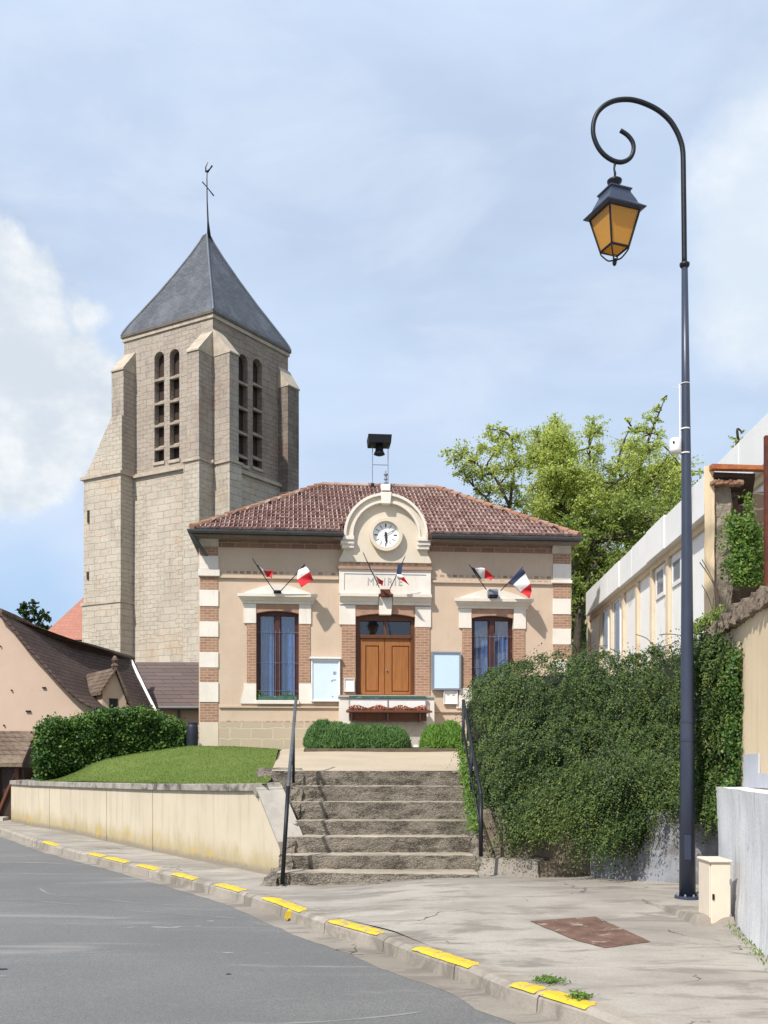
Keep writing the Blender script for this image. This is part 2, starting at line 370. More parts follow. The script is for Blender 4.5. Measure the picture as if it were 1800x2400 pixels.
# concrete pavement with stains and thin cracks
def m_pave(name, base, lightc, darkc, red, crack=1.0, bst=.35):
    g = G(name); co = g.obj()
    c = g.mix(g.ramp(g.noise(co, .7, 7, .65), .35, .62), base, lightc)
    c = g.mix(g.ramp(g.noise(g.scale(co, (.5, 1.3, 1)), .5, 4, .6), .5, .7, 0, .6), c, darkc)
    c = g.mix(g.ramp(g.noise(g.scale(co, (.6, 1.8, 1)), 1.6, 7, .7, .5), .48, .62, 0, .8), c, darkc)
    c = g.mix(g.ramp(g.noise(g.scale(co, (.35, 1.6, 1)), 1.0, 7, .7, .8), .56, .72, 0, .7), c, tuple(min(1, x*1.35) for x in lightc))
    if red: c = g.mix(g.ramp(g.noise(co, 1.1, 6, .7, .3), .62, .75, 0, .5), c, red)
    c = g.mix(g.ramp(g.noise(co, 55, 4, .75), .35, .7, 0, .35), c, tuple(x*.62 for x in base))
    v = g.n('ShaderNodeTexVoronoi'); v.feature = 'DISTANCE_TO_EDGE'; v.inputs['Scale'].default_value = .33
    w = g.n('ShaderNodeVectorMath', operation='ADD'); nz = g.n('ShaderNodeTexNoise'); nz.inputs['Scale'].default_value = 1.4; nz.inputs['Detail'].default_value = 8
    g.l(co, nz.inputs['Vector']); g.l(co, w.inputs[0]); g.l(nz.outputs['Color'], w.inputs[1]); g.l(w.outputs[0], v.inputs['Vector'])
    ck = g.math('MULTIPLY', g.ramp(v.outputs['Distance'], .0008, .0035, crack, 0), g.ramp(g.noise(co, .8, 3, .5), .50, .56))
    c = g.mix(ck, c, (.07, .06, .05))
    h = g.math('SUBTRACT', g.math('MULTIPLY', g.noise(co, 60, 5, .75), .8), ck)
    return g.done(c, .92, g.bump(h, bst, .008), 0, .2)
M['pavement'] = m_pave('pavement', (.30, .272, .238), (.40, .368, .325), (.195, .175, .152), (.33, .24, .19))
M['kerb'] = m_pave('kerb', (.30, .265, .225), (.38, .34, .29), (.19, .165, .14), (.22, .17, .13), 0, .8)
M['gutter_strip'] = m_pave('gutter_strip', (.25, .22, .185), (.32, .285, .245), (.17, .15, .13), (.27, .19, .15), 1.0, .6)
M['step'] = None
g = G('step'); co = g.obj()
c_ = g.mix(g.ramp(g.noise(co, 1.8, 7, .7), .3, .7), (.31, .27, .22), (.205, .178, .148))
c_ = g.mix(g.ramp(g.noise(g.scale(co, (1, 1, 2.5)), 3, 7, .75), .44, .62, 0, .9), c_, (.070, .060, .048))
v_ = g.n('ShaderNodeTexVoronoi'); v_.inputs['Scale'].default_value = 45; g.l(co, v_.inputs['Vector'])
c_ = g.mix(g.ramp(v_.outputs['Distance'], .1, .45, .55, 0), c_, (.46, .41, .33))
c_ = g.mix(g.ramp(g.noise(co, 26, 5, .8), .54, .68, 0, .8), c_, (.07, .06, .05))
M['step'] = g.done(c_, .95, g.bump(g.math('ADD', g.noise(co, 22, 7, .8), g.math('MULTIPLY', v_.outputs['Distance'], -.5)), .9, .03), 0, .15)
# gravelly forecourt
g = G('gravel'); co = g.obj()
c_ = g.mix(g.ramp(g.noise(co, .8, 6, .6), .3, .7), (.44, .36, .265), (.50, .415, .31))
c_ = g.mix(g.ramp(g.noise(co, 70, 3, .8), .45, .7, 0, .5), c_, (.25, .20, .15))
M['gravel'] = g.done(c_, .95, g.bump(g.noise(co, 90, 3, .8), .6, .01), 0, .15)
# retaining wall render with runs of damp and lichen near the foot
g = G('wall_render'); co = g.obj(); sp = g.n('ShaderNodeSeparateXYZ'); g.l(co, sp.inputs[0])
c_ = g.mix(g.ramp(g.noise(co, .9, 6, .6), .3, .7), (.50, .435, .325), (.56, .49, .375))
c_ = g.mix(g.ramp(g.noise(g.scale(co, (2.5, 2.5, .18)), 2.2, 6, .7), .48, .72, 0, .6), c_, (.38, .325, .24))
low = g.ramp(g.math('ADD', sp.outputs[2], g.math('MULTIPLY', g.noise(g.scale(co, (1.2, 1.2, .4)), 1.6, 6, .7), -.75)), -.32, .05, 1, 0)
c_ = g.mix(g.math('MULTIPLY', low, .75), c_, (.34, .27, .13))
c_ = g.mix(g.math('MULTIPLY', low, g.ramp(g.noise(co, 2.3, 5, .7), .54, .66)), c_, (.50, .34, .08))
c_ = g.mix(g.ramp(g.math('ADD', sp.outputs[2], g.math('MULTIPLY', g.noise(co, 5, 6, .8), -.2)), -.07, .03, .8, 0), c_, (.23, .20, .17))
M['wall_render'] = g.done(c_, .93, g.bump(g.noise(co, 40, 5, .7), .3, .008), 0, .2)
M['coping'] = m_plain('coping', (.36, .33, .29), (.24, .215, .19), 4, .95, 40, .6, .012, c3=(.09, .08, .07), s3=2.2, t3=(.5, .66))
M['rubble'] = m_plain('rubble', (.24, .19, .145), (.16, .125, .095), 5, .95, 25, .8, .03, c3=(.08, .07, .05), s3=2.5)
M['rough_render'] = m_plain('rough_render', (.34, .29, .23), (.25, .21, .165), 3, .95, 20, 1.0, .04, c3=(.17, .14, .11), s3=1.5)
M['brown_block'] = m_brick('brown_block', (.13, .095, .075), (.10, .07, .055), (.19, .16, .13), .5, .22, .015)
M['rust'] = m_plain('rust', (.42, .15, .05), (.30, .09, .04), 8, .8, 30, .4)
M['rust_dark'] = m_plain('rust_dark', (.13, .035, .02), (.08, .025, .018), 8, .8)
M['whitewash'] = None
g = G('whitewash'); co = g.obj()
c_ = g.mix(g.ramp(g.noise(co, 1.2, 6, .65), .3, .7), (.70, .70, .70), (.56, .565, .58))
c_ = g.mix(g.ramp(g.noise(g.scale(co, (4, 4, .35)), 2, 6, .75), .5, .7, 0, .6), c_, (.30, .30, .315))
c_ = g.mix(g.ramp(g.noise(co, 2.6, 7, .8), .6, .7, 0, .8), c_, (.22, .20, .18))
M['whitewash'] = g.done(c_, .9, g.bump(g.noise(co, 25, 6, .7), .4, .02), 0, .2)
g = G('cream_render'); co = g.obj()
c_ = g.mix(g.ramp(g.noise(co, .9, 6, .65), .3, .7), (.74, .59, .40), (.66, .52, .35))
c_ = g.mix(g.ramp(g.noise(g.scale(co, (5, 5, .25)), 1.8, 6, .7), .52, .72, 0, .55), c_, (.45, .35, .23))
M['cream_render'] = g.done(c_, .9, g.bump(g.noise(co, 30, 6, .7), .25, .01), 0, .2)
M['cream_pier'] = m_plain('cream_pier', (.70, .57, .41), (.62, .50, .36), 1.5, .85, 40, .1, .005, c3=(.50, .40, .29), s3=1.3)
M['white_panel'] = m_plain('white_panel', (.83, .82, .79), (.78, .77, .745), .8, .6, 30, .05, .003, c3=(.58, .59, .60), s3=.9)
M['fascia'] = m_plain('fascia', (.81, .805, .79), (.74, .735, .72), .8, .55, 30, .05, .003, c3=(.60, .61, .62), s3=.7)
M['pink_render'] = m_plain('pink_render', (.56, .42, .325), (.53, .395, .305), .8, .9, 60, .12, .004, c3=(.50, .37, .28), s3=.4)
M['roof_brown'] = m_brick('roof_brown', (.105, .070, .058), (.075, .050, .043), (.035, .026, .023), .22, .13, .014, stain=(.05, .036, .032))
M['roof_old'] = m_brick('roof_old', (.18, .13, .10), (.13, .09, .07), (.06, .045, .035), .2, .12, .016, vary=(.22, .17, .12))
M['roof_mauve'] = m_brick('roof_mauve', (.135, .10, .092), (.115, .085, .078), (.06, .042, .04), 1.1, .16, .012)
M['nave_tile'] = m_brick('nave_tile', (.46, .215, .165), (.40, .19, .145), (.36, .17, .13), .25, .16, .01)
M['post_blue'] = None
g = G('post_blue'); co = g.obj()
c_ = g.mix(g.ramp(g.noise(co, 2, 5, .6), .3, .7), (.028, .036, .062), (.038, .048, .08))
M['post_blue'] = g.done(c_, .38, g.bump(g.noise(co, 30, 3, .6), .08, .003), 0, .5)
M['amber'] = None
g = G('amber'); co = g.obj(); t_ = g.n('ShaderNodeBsdfTranslucent'); t_.inputs[0].default_value = (.80, .42, .07, 1)
d_ = g.n('ShaderNodeBsdfPrincipled'); d_.inputs['Base Color'].default_value = (.78, .42, .08, 1); d_.inputs['Roughness'].default_value = .35
mx_ = g.n('ShaderNodeMixShader'); mx_.inputs[0].default_value = .5; g.l(d_.outputs[0], mx_.inputs[1]); g.l(t_.outputs[0], mx_.inputs[2]); g.l(mx_.outputs[0], g.out.inputs[0])
M['amber'] = g.m
M['yellow'] = m_plain('yellow', (.64, .45, .03), (.56, .39, .035), 4, .85, 60, .4, .005, c3=(.33, .28, .17), s3=9, t3=(.54, .60))
M['cabinet'] = m_plain('cabinet', (.72, .62, .50), (.66, .56, .45), 2, .6, 30, .05, .003)
M['patch'] = m_plain('patch', (.17, .10, .075), (.105, .06, .045), 5, .9, 60, .6, .01, c3=(.30, .24, .19), s3=6, t3=(.56, .66))
M['black_plastic'] = m_plain('black_plastic', (.018, .022, .034), (.025, .028, .04), 4, .5)
M['soil'] = m_plain('soil', (.13, .10, .065), (.09, .07, .045), 6, .95, 30, .8, .03)
M['bark'] = m_plain('bark', (.085, .068, .05), (.05, .04, .03), 9, .95, 30, .8, .02)
M['twig'] = m_plain('twig', (.14, .11, .085), (.09, .07, .055), 9, .95)
M['ground'] = m_plain('ground', (.09, .12, .04), (.13, .12, .07), .3, .95, 20, .5, .02)
g = G('lawn'); co = g.obj()
c_ = g.mix(g.ramp(g.noise(co, .8, 6, .65), .3, .7), (.12, .175, .040), (.165, .215, .055))
c_ = g.mix(g.ramp(g.noise(g.scale(co, (.5, 2, 1)), 1.2, 5, .65), .52, .7, 0, .7), c_, (.24, .24, .085))
c_ = g.mix(g.ramp(g.noise(co, 3.5, 6, .75), .55, .68, 0, .6), c_, (.07, .12, .03))
c_ = g.mix(g.ramp(g.noise(co, 60, 4, .8), .4, .65, 0, .6), c_, (.045, .085, .014))
M['lawn'] = g.done(c_, .95, g.bump(g.noise(co, 80, 4, .8), .8, .02), 0, .1)
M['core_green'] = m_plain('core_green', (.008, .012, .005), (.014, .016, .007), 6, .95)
M['grass_blade'] = m_leaf('grass_blade', [(.10, .155, .032), (.16, .225, .05), (.25, .30, .09)], .3)
M['juniper'] = m_leaf('juniper', [(.008, .020, .005), (.022, .045, .009), (.048, .086, .017), (.095, .145, .032)], .12, .55)
M['juniper_tip'] = m_leaf('juniper_tip', [(.07, .11, .026), (.12, .165, .04), (.18, .215, .06)], .22, .55)
M['hedge'] = m_leaf('hedge', [(.018, .05, .010), (.035, .09, .016), (.07, .14, .025), (.12, .19, .035)], .2, .45)
M['lavender'] = m_leaf('lavender', [(.035, .09, .025), (.06, .14, .035), (.11, .20, .045)], .25)
M['bright_bush'] = m_leaf('bright_bush', [(.06, .14, .025), (.11, .22, .03), (.17, .30, .04)], .3)
M['spring_leaf'] = m_leaf('spring_leaf', [(.25, .31, .08), (.38, .44, .12), (.50, .55, .18), (.60, .62, .28)], .55)
M['mid_leaf'] = m_leaf('mid_leaf', [(.10, .15, .035), (.18, .25, .06), (.28, .35, .095), (.39, .44, .14)], .5)
M['dark_leaf'] = m_leaf('dark_leaf', [(.012, .035, .012), (.022, .055, .016), (.04, .08, .02)], .15)
M['weed'] = m_leaf('weed', [(.05, .12, .02), (.10, .20, .03), (.20, .27, .06)], .3)
M['flower_red'] = m_plain('flower_red', (.45, .05, .03), (.30, .06, .03), 12)

# ------------------------------------------------------------------ foliage
def quads_mesh(name, Q, mats, parent=None, mi=None):
    """Q (n,4,3) world quads -> one object"""
    n = len(Q); V = Q.reshape(-1, 3)
    if parent is not None and parent.name in MAT_OF:
        inv = np.array(MAT_OF[parent.name].inverted()); V = V @ inv[:3, :3].T + inv[:3, 3]
    me = bpy.data.meshes.new(name); me.vertices.add(4*n); me.vertices.foreach_set('co', V.astype(np.float32).ravel())
    me.loops.add(4*n); me.loops.foreach_set('vertex_index', np.arange(4*n, dtype=np.int32))
    me.polygons.add(n); me.polygons.foreach_set('loop_start', np.arange(0, 4*n, 4, dtype=np.int32))
    try: me.polygons.foreach_set('loop_total', np.full(n, 4, dtype=np.int32))
    except Exception: pass
    if not isinstance(mats, (list, tuple)): mats = [mats]
    for m in mats: me.materials.append(m)
    if mi is not None: me.polygons.foreach_set('material_index', np.asarray(mi, dtype=np.int32))
    me.update(calc_edges=True); me.validate()
    o = bpy.data.objects.new(name, me); COL.objects.link(o)
    if parent is not None: parent_to(o, parent)
    return o
def norm(a): return a/np.maximum(1e-9, np.linalg.norm(a, axis=-1, keepdims=True))
def leaf_quads(C, N, size, asp=.55, axis=None):
    """rhombus leaves at C, facing roughly N; axis = preferred long direction"""
    n = len(C); N = norm(N)
    A = rng.normal(size=(n, 3)) if axis is None else axis+rng.normal(size=(n, 3))*.35
    A = norm(A-(A*N).sum(1, keepdims=True)*N); B = np.cross(N, A)
    s = np.asarray(size).reshape(-1, 1)*np.ones((n, 1))
    return np.stack([C-A*s*.5, C+B*s*asp*.5+A*s*.05, C+A*s*.5, C-B*s*asp*.5+A*s*.05], 1)
def inpoly(px, py, poly):
    c = np.zeros(px.shape, bool); n = len(poly)
    for i in range(n):
        x0, y0 = poly[i]; x1, y1 = poly[(i+1) % n]
        k = ((y0 > py) != (y1 > py)) & (px < (x1-x0)*(py-y0)/((y1-y0) if y1 != y0 else 1e-9)+x0); c ^= k
    return c
def edged(px, py, poly):
    d = np.full(px.shape, 1e9); n = len(poly)
    for i in range(n):
        x0, y0 = poly[i]; x1, y1 = poly[(i+1) % n]; dx = x1-x0; dy = y1-y0
        t = np.clip(((px-x0)*dx+(py-y0)*dy)/(dx*dx+dy*dy+1e-9), 0, 1)
        d = np.minimum(d, np.hypot(px-x0-t*dx, py-y0-t*dy))
    return d
def vnoise(P, f, seed=0.0):
    return np.array([noise.noise((p[0]*f+seed, p[1]*f, p[2]*f)) for p in P])
def at_np(px, py, D): return np.stack([(px-CX)/F*D, D, EYE+(HY-py)/F*D], -1)
def sample_poly(poly, n):
    xs = [p[0] for p in poly]; ys = [p[1] for p in poly]; out = []
    px = rng.uniform(min(xs), max(xs), n*4); py = rng.uniform(min(ys), max(ys), n*4)
    k = inpoly(px, py, poly); return px[k][:n], py[k][:n]
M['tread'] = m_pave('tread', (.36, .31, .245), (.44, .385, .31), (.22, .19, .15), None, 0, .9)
g = G('stained_shade_wall'); co = g.obj()  # stains, and the shrub's missing shade put into a darker base colour
c_ = g.mix(g.ramp(g.noise(co, 1.3, 6, .7), .42, .6), (.27, .28, .31), (.15, .145, .145))
c_ = g.mix(g.ramp(g.noise(g.scale(co, (4, 4, .5)), 2, 6, .75), .5, .7, 0, .7), c_, (.09, .085, .08))
M['stained_shade_wall'] = g.done(c_, .9, g.bump(g.noise(co, 25, 6, .7), .4, .02), 0, .2)
M['cornice_dark'] = m_plain('cornice_dark', (.16, .13, .11), (.11, .09, .075), 3)

def m_rubble(name, c1, c2, c3, c4, dark, line=.5, bw=.44, bh=.21, pits=.5):
    """old coursed masonry: joints that come and go, repairs, pits and damp"""
    g = G(name); co = g.uz(); o = g.obj()
    nz = g.n('ShaderNodeTexNoise'); nz.inputs['Scale'].default_value = 1.6; nz.inputs['Detail'].default_value = 5; g.l(o, nz.inputs['Vector'])
    sc_ = g.n('ShaderNodeVectorMath', operation='SCALE'); sc_.inputs['Scale'].default_value = .16; g.l(nz.outputs['Color'], sc_.inputs[0])
    w = g.n('ShaderNodeVectorMath', operation='ADD'); g.l(co, w.inputs[0]); g.l(sc_.outputs[0], w.inputs[1])
    def bt(bw, bh, ms):
        b = g.n('ShaderNodeTexBrick'); g.l(w.outputs[0], b.inputs['Vector'])
        for k_, v_ in (('Scale', 1), ('Mortar Size', ms), ('Mortar Smooth', .6), ('Brick Width', bw), ('Row Height', bh), ('Bias', 0.0)): b.inputs[k_].default_value = v_
        b.inputs['Color1'].default_value = (1, 1, 1, 1); b.inputs['Color2'].default_value = (0, 0, 0, 1); b.inputs['Mortar'].default_value = (.5, .5, .5, 1); return b
    b1, b2 = bt(bw, bh, .010), bt(bw*1.7, bh*1.55, .012)
    sel = g.ramp(g.noise(o, .42, 3, .5), .47, .53)
    val = g.mix(sel, b1.outputs['Color'], b2.outputs['Color']); fac = g.mix(sel, b1.outputs['Fac'], b2.outputs['Fac'])
    c = g.mix(g.ramp(g.noise(o, .7, 8, .75), .35, .65), c1, c2)
    c = g.mix(g.math('MULTIPLY', val, .42), c, c3)
    c = g.mix(g.ramp(g.noise(o, .38, 7, .75, .4), .54, .66, 0, .75), c, c4)
    c = g.mix(g.ramp(g.noise(g.scale(o, (1, 1, .3)), .9, 8, .78), .52, .70, 0, .7), c, dark)
    c = g.mix(g.ramp(g.noise(o, 5.5, 8, .85), .56, .68, 0, .6), c, tuple(x*.5 for x in c2))
    m = g.math('MULTIPLY', fac, g.ramp(g.noise(o, 1.3, 5, .7), .38, .60, .1, line))
    c = g.mix(m, c, tuple(x*.42 for x in c2))
    v = g.n('ShaderNodeTexVoronoi'); v.inputs['Scale'].default_value = 2.1; g.l(o, v.inputs['Vector'])
    p = g.ramp(v.outputs['Distance'], .035, .075, pits, 0); c = g.mix(p, c, (.03, .025, .02))
    h = g.math('SUBTRACT', g.math('MULTIPLY', g.noise(o, 9, 8, .8), 1.2), g.math('MULTIPLY', fac, .7))
    return g.done(c, .95, g.bump(h, .9, .035), 0, .15)
M['tower'] = m_rubble('tower', (.51, .45, .37), (.41, .355, .29), (.57, .52, .43), (.50, .355, .24), (.30, .26, .21), .6)
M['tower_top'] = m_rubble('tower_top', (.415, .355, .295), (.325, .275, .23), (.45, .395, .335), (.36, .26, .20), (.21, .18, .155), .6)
M['tower_right'] = m_rubble('tower_right', (.335, .27, .215), (.255, .205, .165), (.38, .32, .265), (.30, .21, .16), (.15, .125, .105), .6, pits=.9)  # browner masonry of this face, with part of its shade in the colour
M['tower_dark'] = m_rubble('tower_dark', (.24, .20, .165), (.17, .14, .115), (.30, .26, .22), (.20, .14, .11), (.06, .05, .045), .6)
M['soffit'] = m_plain('soffit', (.20, .165, .14), (.16, .13, .11), 5)
M['ink_faint'] = m_plain('ink_faint', (.34, .34, .36), (.45, .44, .43), 9)
M['repair'] = m_plain('repair', (.50, .51, .55), (.44, .45, .49), 3, .9)
# ================================================================== GROUND, ROAD, KERB
KPX = [(0, 1940), (60, 1960), (122, 1980), (217, 2003), (343, 2033), (426, 2054), (532, 2080), (640, 2112), (700, 2135),
       (766, 2157), (886, 2190), (965, 2222), (1101, 2266), (1200, 2308), (1376, 2362), (1480, 2402), (1700, 2490)]
KP = [gr(a, b, 0) for a, b in KPX]
KP = [Vector((-42, 36, 0)), Vector((-20, 28.5, 0))]+KP+[Vector((2.6, 3.4, 0)), Vector((5.5, -1.5, 0)), Vector((12, -13, 0))]
KXS = [-4000, -1500]+[p[0] for p in KPX]+[2300, 5000, 9000]
def kpt(px):      # point of the kerb line seen at photo column px
    return Vector((interp(px, [(a, p.x) for a, p in zip(KXS, KP)]), interp(px, [(a, p.y) for a, p in zip(KXS, KP)]), 0))
def kdense():
    out = []
    for i in range(len(KP)-1):
        k = max(1, int((KP[i+1]-KP[i]).length/.14)) if 1 < i < len(KP)-3 else 4
        for j in range(k): out.append(KP[i].lerp(KP[i+1], j/k))
    out.append(KP[-1]); return out
KD = kdense()
KN = []
for i, p in enumerate(KD):
    t = (KD[min(i+2, len(KD)-1)]-KD[max(i-2, 0)]).normalized(); KN.append(Vector((-t.y, t.x, 0)))
def zp(x, y): return .10*sstep(-.8, 1.0, x)*sstep(7.5, 10.8, y)+.006*noise.noise((x*1.3, y*1.3, 0))
mb = MB(); mb.box((-400, -120, -1.6), (400, 900, -.30)); tag(mb.build('ground', M['ground']), kind='structure')
mb = MB()
mb.grid(lambda a, b: Vector((lerp(-60, 25, a), lerp(-15, 60, b), -.1368+.001*noise.noise((a*60, b*60, 0)))), 110, 100)
tag(mb.build('road', M['asphalt'], smooth=True), kind='structure')
# pavement behind the kerb
mb = MB(); DEPTH = [.16, .3, .6, 1, 1.5, 2, 2.6, 3.2, 4, 5, 6.5, 9, 14, 22]
n = len(KD); vs = []
for d in DEPTH:
    for p, q in zip(KD, KN):
        w = p+Vector((.50, .86, 0)).lerp(q, 1 if d < 1 else max(0, 1-(d-1)/2))*d
        vs.append((w.x, w.y, zp(w.x, w.y)+.002))
fs = [(j*n+i, j*n+i+1, (j+1)*n+i+1, (j+1)*n+i) for j in range(len(DEPTH)-1) for i in range(n-1)]
mb.add(vs, fs); tag(mb.build('pavement', M['pavement'], smooth=True), kind='structure')
# kerb stones
mb = MB()
def kerb_sec(i, off):
    p, q = KD[i], KN[i]; w = noise.noise(p*3)*.008
    prof = [(-.03, -.16), (-.018+w, -.03), (.012+w, -.006), (.03, .004), (.165, .006), (.172, -.16)]
    return [p+q*a+Vector((0, 0, b+noise.noise(p*5+Vector((a*9, b*9, 0)))*.0012)) for a, b in prof]
S = [kerb_sec(i, 0) for i in range(n)]
for i in range(n-1):
    brk = (i % 7 == 6)
    A, B = S[i], S[i+1]
    if brk: B = [A[k].lerp(B[k], .91) for k in range(6)]
    mb.add(A+B, [(k, k+1, 7+k, 6+k) for k in range(5)]+[(5, 4, 3, 2, 1, 0), (6, 7, 8, 9, 10, 11)])
kerb = mb.build('kerb', M['kerb']); tag(kerb, kind='structure')
mb = MB()
for i in range(n-1):
    a, b = KD[i], KD[i+1]; qa, qb = KN[i], KN[i+1]
    ww = lambda q: lerp(.15, .29, sstep(-3, -.5, q.x))+.05*noise.noise(q*.9)+.03*noise.noise(q*4.1)+.015*noise.noise(q*13)
    wa = ww(a); wb = ww(b)
    mb.quad(a-qa*wa+Vector((0, 0, -.1347)), b-qb*wb+Vector((0, 0, -.1347)), b-qb*.0+Vector((0, 0, -.126)), a-qa*.0+Vector((0, 0, -.126)))
tag(mb.build('gutter_channel', M['gutter_strip'], smooth=True, weld=True), kind='structure')
# yellow paint on the kerb
YEL = [(100, 132), (205, 240), (246, 298), (322, 365), (402, 455), (505, 563), (616, 703), (768, 884), (967, 1100), (1196, 1258), (1266, 1374)]
for a, b in YEL:
    mb = MB(); k = 26; rows = []
    for j in range(k+1):
        px = lerp(a, b, j/k); p = kpt(px); t = (kpt(px+12)-kpt(px-12)).normalized(); q = Vector((-t.y, t.x, 0))
        e = .006*noise.noise(p*9); f = .022*noise.noise(p*9+Vector((3, 1, 0)))+.016*noise.noise(p*31)
        taper = 0 if 1 < j < k-1 else .03
        rows.append([p+q*(-.012+e*.3)+Vector((0, 0, -.010+e*.6)), p+q*(.010)+Vector((0, 0, -.001)), p+q*(.03)+Vector((0, 0, .0064)), p+q*(.120+f-taper)+Vector((0, 0, .0078))])
    for j in range(k):
        for m in range(3): mb.quad(rows[j][m], rows[j+1][m], rows[j+1][m+1], rows[j][m+1])
    mb.build('yellow_marking', M['yellow'], kerb, smooth=True)
# broken yellow kerb piece lying in the gutter
c = gr(687, 2140, -.05)
mb = MB(); mb.rough([c+Vector(p) for p in [(-.09, -.07, -.05), (.04, -.02, -.05), (.08, .10, -.05), (-.04, .06, -.05), (-.07, -.06, .02), (.03, -.02, .03), (.08, .09, .05), (-.04, .05, .04)]], 4, 4, 3, .012, 14)
tag(mb.build('broken_kerb_piece', M['yellow'], smooth=True), 'small broken lump of yellow painted kerb lying in the gutter', 'kerb stone')
# weeds growing on the kerb joint
for (px, py, r_, lab) in [(1285, 2300, .09, 'flat yellowish weed tuft behind the yellow kerb mark'), (1358, 2338, .06, 'small green weed tuft at the end of the last yellow kerb mark')]:
    c = gr(px, py, .01); k = 260
    P = np.array([[c.x, c.y, c.z]])+rng.normal(size=(k, 3))*np.array([r_*.55, r_*.5, .008])+np.array([0, 0, .015])
    o = quads_mesh('weed', leaf_quads(P, rng.normal(size=(k, 3))*.5+np.array([0, -.5, .8]), rng.uniform(.015, .04, k), .4), M['weed'])
    tag(o, lab, 'weed')
# reinstated brown patch in the pavement
mb = MB(); q = [(1240, 2172), (1395, 2163), (1527, 2212), (1420, 2225), (1352, 2210)]
P = [gr(a, b, 0.0) for a, b in q]; P = [Vector((p.x, p.y, zp(p.x, p.y)+.006)) for p in P]
cc = sum(P, Vector())/5; ring = []
for i in range(5):
    for j in range(6): 
        w = P[i].lerp(P[(i+1) % 5], j/6); ring.append(w+Vector((noise.noise(w*7)*.02, noise.noise(w*7+Vector((9, 0, 0)))*.02, 0)))
mb.add(ring+[cc], [(i, (i+1) % 30, 30) for i in range(30)])
tag(mb.build('pavement_patch', M['patch']), kind='structure')
# little stones and rubbish
def pebbles(name, pts, r_, mat, lab, cat, parent=None):
    for (px, py) in pts:
        c = gr(px, py, 0); c.z = zp(c.x, c.y)+r_*.3; mb = MB(); mb.blob(c, r_, 8, .5, sc=(1.2, 1, .5)); tag(mb.build(name, mat), lab, cat)
# ================================================================== TERRACE
WBASE = [(27, 1926), (80, 1938), (141, 1947), (250, 1972), (358, 1996), (440, 2013), (520, 2029), (590, 2043), (656, 2056)]
WB = [gr(a, b, 0) for a, b in WBASE]
def zw(x): return interp(x, [(-9.3, 1.03), (-7, 1.06), (-3.9, 1.14), (-2.4, 1.19), (-1.37, 1.235)])
def yw(x): return interp(x, [(w.x, w.y) for w in WB])
ZC = [(-12, .3), (-9.2, .75), (-8.2, .98), (-7.6, 1.12), (-6.7, 1.41), (-6.0, 1.56), (-5.36, 1.68), (-4.6, 1.79), (-4.25, 1.83), (-3.3, 1.82), (-2.34, 1.76), (0, 1.78), (4, 1.85), (12, 1.9)]
def zl(x, y):
    y0 = yw(x); c = interp(x, ZC); t = sstep(0, 1, (y-y0)/max(21.5-y0, 1.6))
    t2 = max(0, min(1, (y-y0)/max(21.5-y0, 1.6)))
    return lerp(zw(x)-.02, c, .4*t+.6*t2**.8)+max(0, y-23)*0.0
def lawn_r(y): return interp(y, [(12.9, -1.62), (14, -1.62), (22, -2.36), (26, -2.5)])
mb = MB(); NX, NY = 70, 50
def lawn_p(a, b):
    xl = -9.05
    # run in y from wall to 27, in x from left to the path edge
    y = lerp(0, 1, b); 
    x0 = lerp(-9.05, lawn_r(14), a); yy = lerp(yw(x0)+.12, 27, y**1.2)
    xr = lawn_r(yy); x = lerp(-9.05, xr, a); yy = max(yy, yw(x)+.12)
    return Vector((x, yy, zl(x, yy)))
mb.grid(lawn_p, NX, NY)
tag(mb.build('lawn', M['lawn'], smooth=True), kind='structure')
# forecourt between steps and town hall
def zf(y): return interp(y, [(14.0, 1.373), (15, 1.385), (19, 1.56), (23, 1.78), (27, 1.86)])
mb = MB()
mb.grid(lambda a, b: Vector((lerp(lawn_r(lerp(14.64, 27, b)), 1.55+1.2*b, a), lerp(14.64, 27, b), zf(lerp(14.64, 27, b))+.012*noise.noise((a*5, b*9, 1)))), 14, 40)
tag(mb.build('forecourt', M['gravel'], smooth=True), kind='structure')
# raised bed to the right, under the big shrub and beside the town hall
mb = MB()
mb.grid(lambda a, b: Vector((lerp(1.5, 9.0, a)+b*1.0*(1-a), lerp(13.4, 60, b**2), lerp(1.0, 1.8, min(1, b*2)))), 20, 30)
tag(mb.build('planting_bed', M['soil'], smooth=True), kind='structure')
mb = MB(); mb.grid(lambda a, b: Vector((lerp(-9.2, 9.5, a), lerp(26.9, 90, b), lerp(1.55, 1.2, b))), 10, 10)
tag(mb.build('upper_ground', M['ground'], smooth=True), kind='structure')
# grass blades on the lawn
k = 52000
a = rng.uniform(0, 1, k); b = rng.uniform(0, 1, k)**1.15
pts = np.array([lawn_p(x, y)[:] for x, y in zip(a, b)]); h = rng.uniform(.018, .042, k)
ax = np.stack([rng.normal(size=k)*.35, rng.normal(size=k)*.35, np.ones(k)], 1)
nn = np.stack([rng.normal(size=k)*.7, -np.ones(k), rng.normal(size=k)*.2], 1)
o = quads_mesh('grass', leaf_quads(pts+ax*h[:, None]*.45, nn, h, .22, ax), M['grass_blade']); tag(o, 'short mown grass covering the raised lawn', 'grass', kind='stuff')

